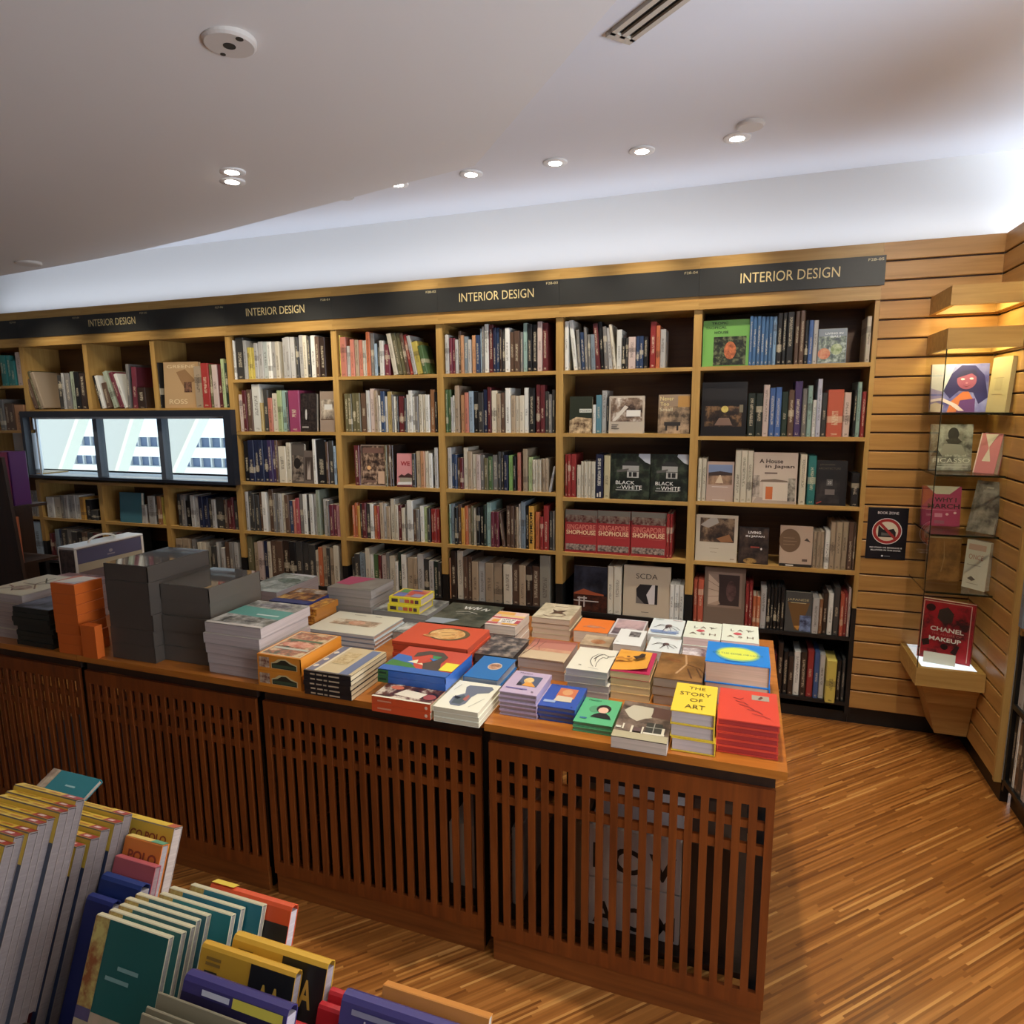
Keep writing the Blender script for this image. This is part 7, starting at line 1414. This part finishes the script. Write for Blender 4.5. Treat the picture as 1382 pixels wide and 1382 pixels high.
# ---------------------------------------------------------------- maps in the front rack
TL = math.radians(22)
def fmap(lab, x, y, z, w, th, h, cover, pages=(132,120,114), front=None, topd=None, grp='folded maps in the front rack', round_=False, tilt=TL):
    t = thing('folded_map', lab, 'map', (x, y-h*math.sin(tilt), z-h*math.cos(tilt)), 0, grp, -tilt)
    c = .0012
    if round_: out = [(0,0),(0,h-th*.42),(th*.12,h-th*.14),(th*.5,h),(th*.88,h-th*.14),(th,h-th*.42),(th,0)]
    else: out = [(0,0),(0,h-.001),(.001,h),(th-.001,h),(th,h-.001),(th,0)]
    n = len(out); inn = [(c if i == 0 else th-c if i == n-1 else min(max(p[0],c),th-c), p[1] if i in (0,n-1) else p[1]-c) for i, p in enumerate(out)]
    prof = out + inn[::-1]
    b = MB(); b.sweep([(0,p[0],p[1]) for p in prof], [(w,p[0],p[1]) for p in prof]); cv = fixn(obj('cover', b, COVER, t, None, cover))
    b = MB(); zt = h-c-(th*.45 if round_ else .0012)
    b.box(.0006, w-.0006, c+.0001, th-c-.0001, .001, zt); obj('map_sheets', b, PAGES, t, None, pages)
    if front: art(cv, front, (0,0,0), (w,0,0), (0,0,h-(th*.42 if round_ else .001)), (0,-1,0))
    if topd: art(cv, topd, (0,0,h), (w,0,0), (0,th,0), (0,0,1), .0006, 'top_print', 'top_title')
    return t
YEL = (222,180,54)
def mpfront(c2, txt=None, tx=.6, tw=.7):
    d = [('R',0,.86,1,1,YEL), ('R',0,0,1,.86,c2), ('R',.08,.1,.92,.6,(120,30,34))]
    if txt: d.append(('T',txt,tx,.925,tw,.05,(150,70,40)))
    return d
red_end = [('R',0,0,1,1,YEL), ('R',.74,.06,1,.94,(170,50,48)), ('R',.80,.3,.9,.7,(226,190,180)), ('R',.1,.4,.44,.6,(196,140,36)), ('R',.52,.3,.70,.46,(206,110,40))]
for i in range(8):
    fmap('yellow folded map, %s from the back in the left column of yellow maps' % ORD[i+1] if i else 'rearmost yellow folded map in the left column of yellow maps', -.964+.003*(i%3), .578-.0136*i, 1.152-.002*(i%2), .122, .0130, .262, (128,114,106), (122,108,102), mpfront((70,80,96)), red_end)
for i in range(5):
    fmap('yellow folded map, %s from the back in the second column of yellow maps' % ORD[i+1], -.988+.004*(i%2), .674-.0195*i, 1.060, .108, .015, .27, (128,114,106), (122,108,102), mpfront((50,64,96)), red_end)
fmap('yellow folded map at the rear, lettered MARCO POLO', -.965, .707, 1.03, .147, .017, .25, (160,146,134), (186,166,150), mpfront((196,140,60), 'MARCO POLO', .56, .74), [('R',0,0,1,1,(226,184,48)), ('R',.88,.06,1,.94,(190,90,60)), ('R',.1,.4,.4,.6,(206,160,36))])
fmap('orange-banded folded map with a green tag, lettered POLO', -.876, .670, 1.03, .074, .013, .25, (226,130,56), (170,156,150), [('R',0,0,1,.84,(120,110,104)), ('T','POLO',.54,.91,.76,.06,(150,60,34))], [('R',.0,.06,.66,.94,(226,190,96)), ('R',.66,.06,1,.94,(96,160,120))])
fmap('worn pink-red folded map behind the blue maps', -.874, .648, 1.012, .080, .011, .23, (190,96,100), (160,130,126))
fmap('blue folded map with rounded top, rear of two', -.874, .624, 1.000, .078, .018, .22, (40,58,116), (166,154,150), None, None, round_=True)
fmap('blue folded map with rounded top, front of two', -.872, .598, .986, .050, .016, .20, (44,52,110), (166,154,150), None, None, round_=True)
osd = lambda c: [('R',.20,.55,1,1,c), ('N',0,.55,.2,1,(150,84,40),(206,190,110),40), ('N',0,0,1,.55,(176,160,120),(206,180,150),18,(190,176,140)), ('R',0,.50,.2,.56,(96,84,120))]
for i, (x, y, c, l) in enumerate(((-.697,.620,(30,120,136),'rearmost teal walking map beside the orange map'), (-.720,.606,(28,116,136),'teal walking map second from the back'), (-.724,.593,(34,128,130),'teal walking map third from the back, low wrapped top'), (-.754,.582,(40,104,112),'teal walking map with an orange edge, fourth from the back'), (-.760,.571,(40,100,106),'teal walking map fifth from the back'), (-.758,.560,(36,96,96),'shiny wrapped teal walking map third from the front'), (-.762,.549,(30,104,96),'teal walking map second from the front'), (-.771,.538,(28,98,90),'frontmost teal walking map showing its pale map picture'))):
    d = osd(c)
    if i == 7: d += [('R',.30,.72,.62,.74,(130,170,160)), ('R',.44,.78,.72,.80,(130,170,160)), ('L',[(.3,.5),(.5,.36),(.7,.42),(.9,.2)],.0008,(130,120,130)), ('EN',.66,.3,.16,.08,(130,110,120),(196,176,150),60), ('R',0,0,1,.17,(206,196,176)), ('R',.14,.12,.86,.13,(90,84,90)), ('R',.2,.085,.8,.095,(90,84,90)), ('R',.24,.05,.7,.06,(90,84,90))]
    fmap(l, x, y, 1.03, .122, .0085, .236, (206,196,160), (150,138,124), d, None, 'teal walking maps')
fmap('orange-red folded map with a yellow tip, behind the teal maps', -.674, .632, 1.03, .136, .016, .235, (214,84,44), (196,180,176), [('R',0,0,1,.92,(40,38,36)), ('R',0,0,1,.80,(196,70,56)), ('R',.05,0,.92,.76,(196,180,164)), ('R',.3,.58,.72,.68,(226,222,216)), ('E',.76,.56,.16,.13,(96,130,60)), ('R',0,.92,.28,1,(226,190,56))], [('R',0,.1,.28,.9,(230,196,60))], round_=True)
aa = lambda n: [('R',.55,0,1,1,(34,32,30)), ('T','AA',.77,.86,.25,.13,(214,164,54)), ('R',.08,.955,.24,.97,(150,110,40)), ('R',.08,.93,.24,.945,(150,110,40))] + ([('R',.08,.80,.22,.905,(44,38,32)), ('T','6',.15,.852,.05,.075,(226,190,96)), ('R',.08,.76,.2,.775,(150,90,40))] if n else [('R',.55,0,1,.70,(206,146,50))])
fmap('yellow and black AA road map, rear of two', -.578, .571, 1.03, .139, .017, .236, (216,166,54), (170,156,156), aa(0), None, 'AA road maps', True)
fmap('yellow and black AA road map numbered 6, front of two', -.607, .549, 1.028, .139, .014, .236, (212,160,50), (170,156,156), aa(1), None, 'AA road maps', True)
col = lambda: [('R',0,.0,1,.955,(40,32,70)), ('R',.50,.955,.97,.998,(222,206,70)), ('R',.20,.965,.47,.99,(206,204,214)), ('T','Collins',.26,.885,.30,.042,(196,190,206))]
fmap('navy Collins map with a yellow strip along its top', -.581, .498, 1.04, .143, .019, .246, (62,54,110), (190,176,180), col(), None, 'Collins maps', True)
t = fmap('navy Collins map at the right end of the rack with white speckles', -.400, .543, 1.03, .150, .020, .236, (72,64,120), (190,176,180), [('R',0,0,1,.90,(40,32,66)), ('T','Collins',.26,.85,.30,.04,(120,112,136)), ('R',.1,.955,.5,.98,(150,146,170))] + [('E',.22+.05*k,.94-.012*(k%3),.008,.006,(226,222,226)) for k in range(9)], None, 'Collins maps', True)
fmap('orange folded map peeking out behind the right navy map', -.362, .5665, 1.03, .13, .012, .235, (206,136,64), (196,180,160))
fmap('red folded map low in front of the AA maps', -.466, .512, 1.003, .056, .014, .21, (196,50,54), (200,176,170), None, None, round_=True)
fmap('red folded map between the AA maps and the right navy map, front', -.438, .548, .998, .036, .012, .206, (190,44,50), (206,186,180), None, None, round_=True)
fmap('red folded map between the AA maps and the right navy map, rear', -.436, .566, 1.000, .036, .012, .206, (190,44,50), (206,186,180), None, None, round_=True)
for i, (x, y) in enumerate(((-.603,.479), (-.606,.465), (-.604,.457))):
    fmap(('rear','middle','front')[i] + ' of three plain olive-grey cards in front of the navy map', x, y, 1.024-.006*(i>0), .15, .003, .228, (140,130,104), (170,160,130), None, None, 'plain olive-grey cards')
fmap('pale grey folded map low at the left picture edge', -.99, .445, 1.04, .118, .016, .13, (150,156,144), (160,150,140), [('N',0,0,.8,1,(150,140,124),(190,180,164),14), ('R',.86,0,1,1,(126,146,130))])
t = fmap('teal walking map lying tilted behind the left yellow maps', -1.115, .735, 1.062, .11, .008, .05, (40,116,122), (160,140,120), [('R',.18,0,1,1,(44,122,128)), ('N',0,0,.18,1,(120,96,84),(190,170,140),40), ('R',.5,.5,.7,.56,(150,190,186))], None, 'teal walking maps', tilt=math.radians(66))
t = thing('map_rack', 'dark wooden floor rack holding the folded maps', 'rack', (-1.26, .36, 0))
b = MB(); b.box(0, 1.03, 0, .34, 0, .775); obj('body', b, dark, t)
b = MB(); b.box(.45, 1.03, -.012, -.0002, 0, .83); obj('front_lip', b, dark, t)
b = MB(); b.box(.25, .42, -.06, .14, .7752, .868); obj('raised_step', b, dark, t)

# ---------------------------------------------------------------- world, camera, view
w = bpy.data.worlds.new('World'); S.world = w; w.use_nodes = True
bg = w.node_tree.nodes['Background']; bg.inputs[0].default_value = (.60,.78,1.0,1); bg.inputs[1].default_value = WORLD
YAW, PIT, ROL, FPX = 3.40768283e-01, 1.59328914e-01, -8.96154732e-03, 885.934
cy, sy, cp, sp, cr, sr = math.cos(YAW), math.sin(YAW), math.cos(PIT), math.sin(PIT), math.cos(ROL), math.sin(ROL)
f = Vector((-sy*cp, cy*cp, -sp)); r0 = Vector((cy, sy, 0)); u0 = r0.cross(f)
r = cr*r0 + sr*u0; u = -sr*r0 + cr*u0
cam = bpy.data.cameras.new('Camera'); co = bpy.data.objects.new('Camera', cam); COL.objects.link(co)
M = Matrix((r, u, -f)).transposed().to_4x4(); M.translation = Vector((0,0,1.68)); co.matrix_world = M
cam.sensor_width = 36; cam.sensor_fit = 'HORIZONTAL'; cam.lens = 36*FPX/1382; cam.clip_start = .02
S.camera = co
S.view_settings.view_transform = 'Standard'; S.view_settings.look = 'None'; S.view_settings.gamma = 1; S.view_settings.exposure = EXPO
S.cycles.max_bounces = 8; S.cycles.transparent_max_bounces = 12; S.cycles.sample_clamp_indirect = 4
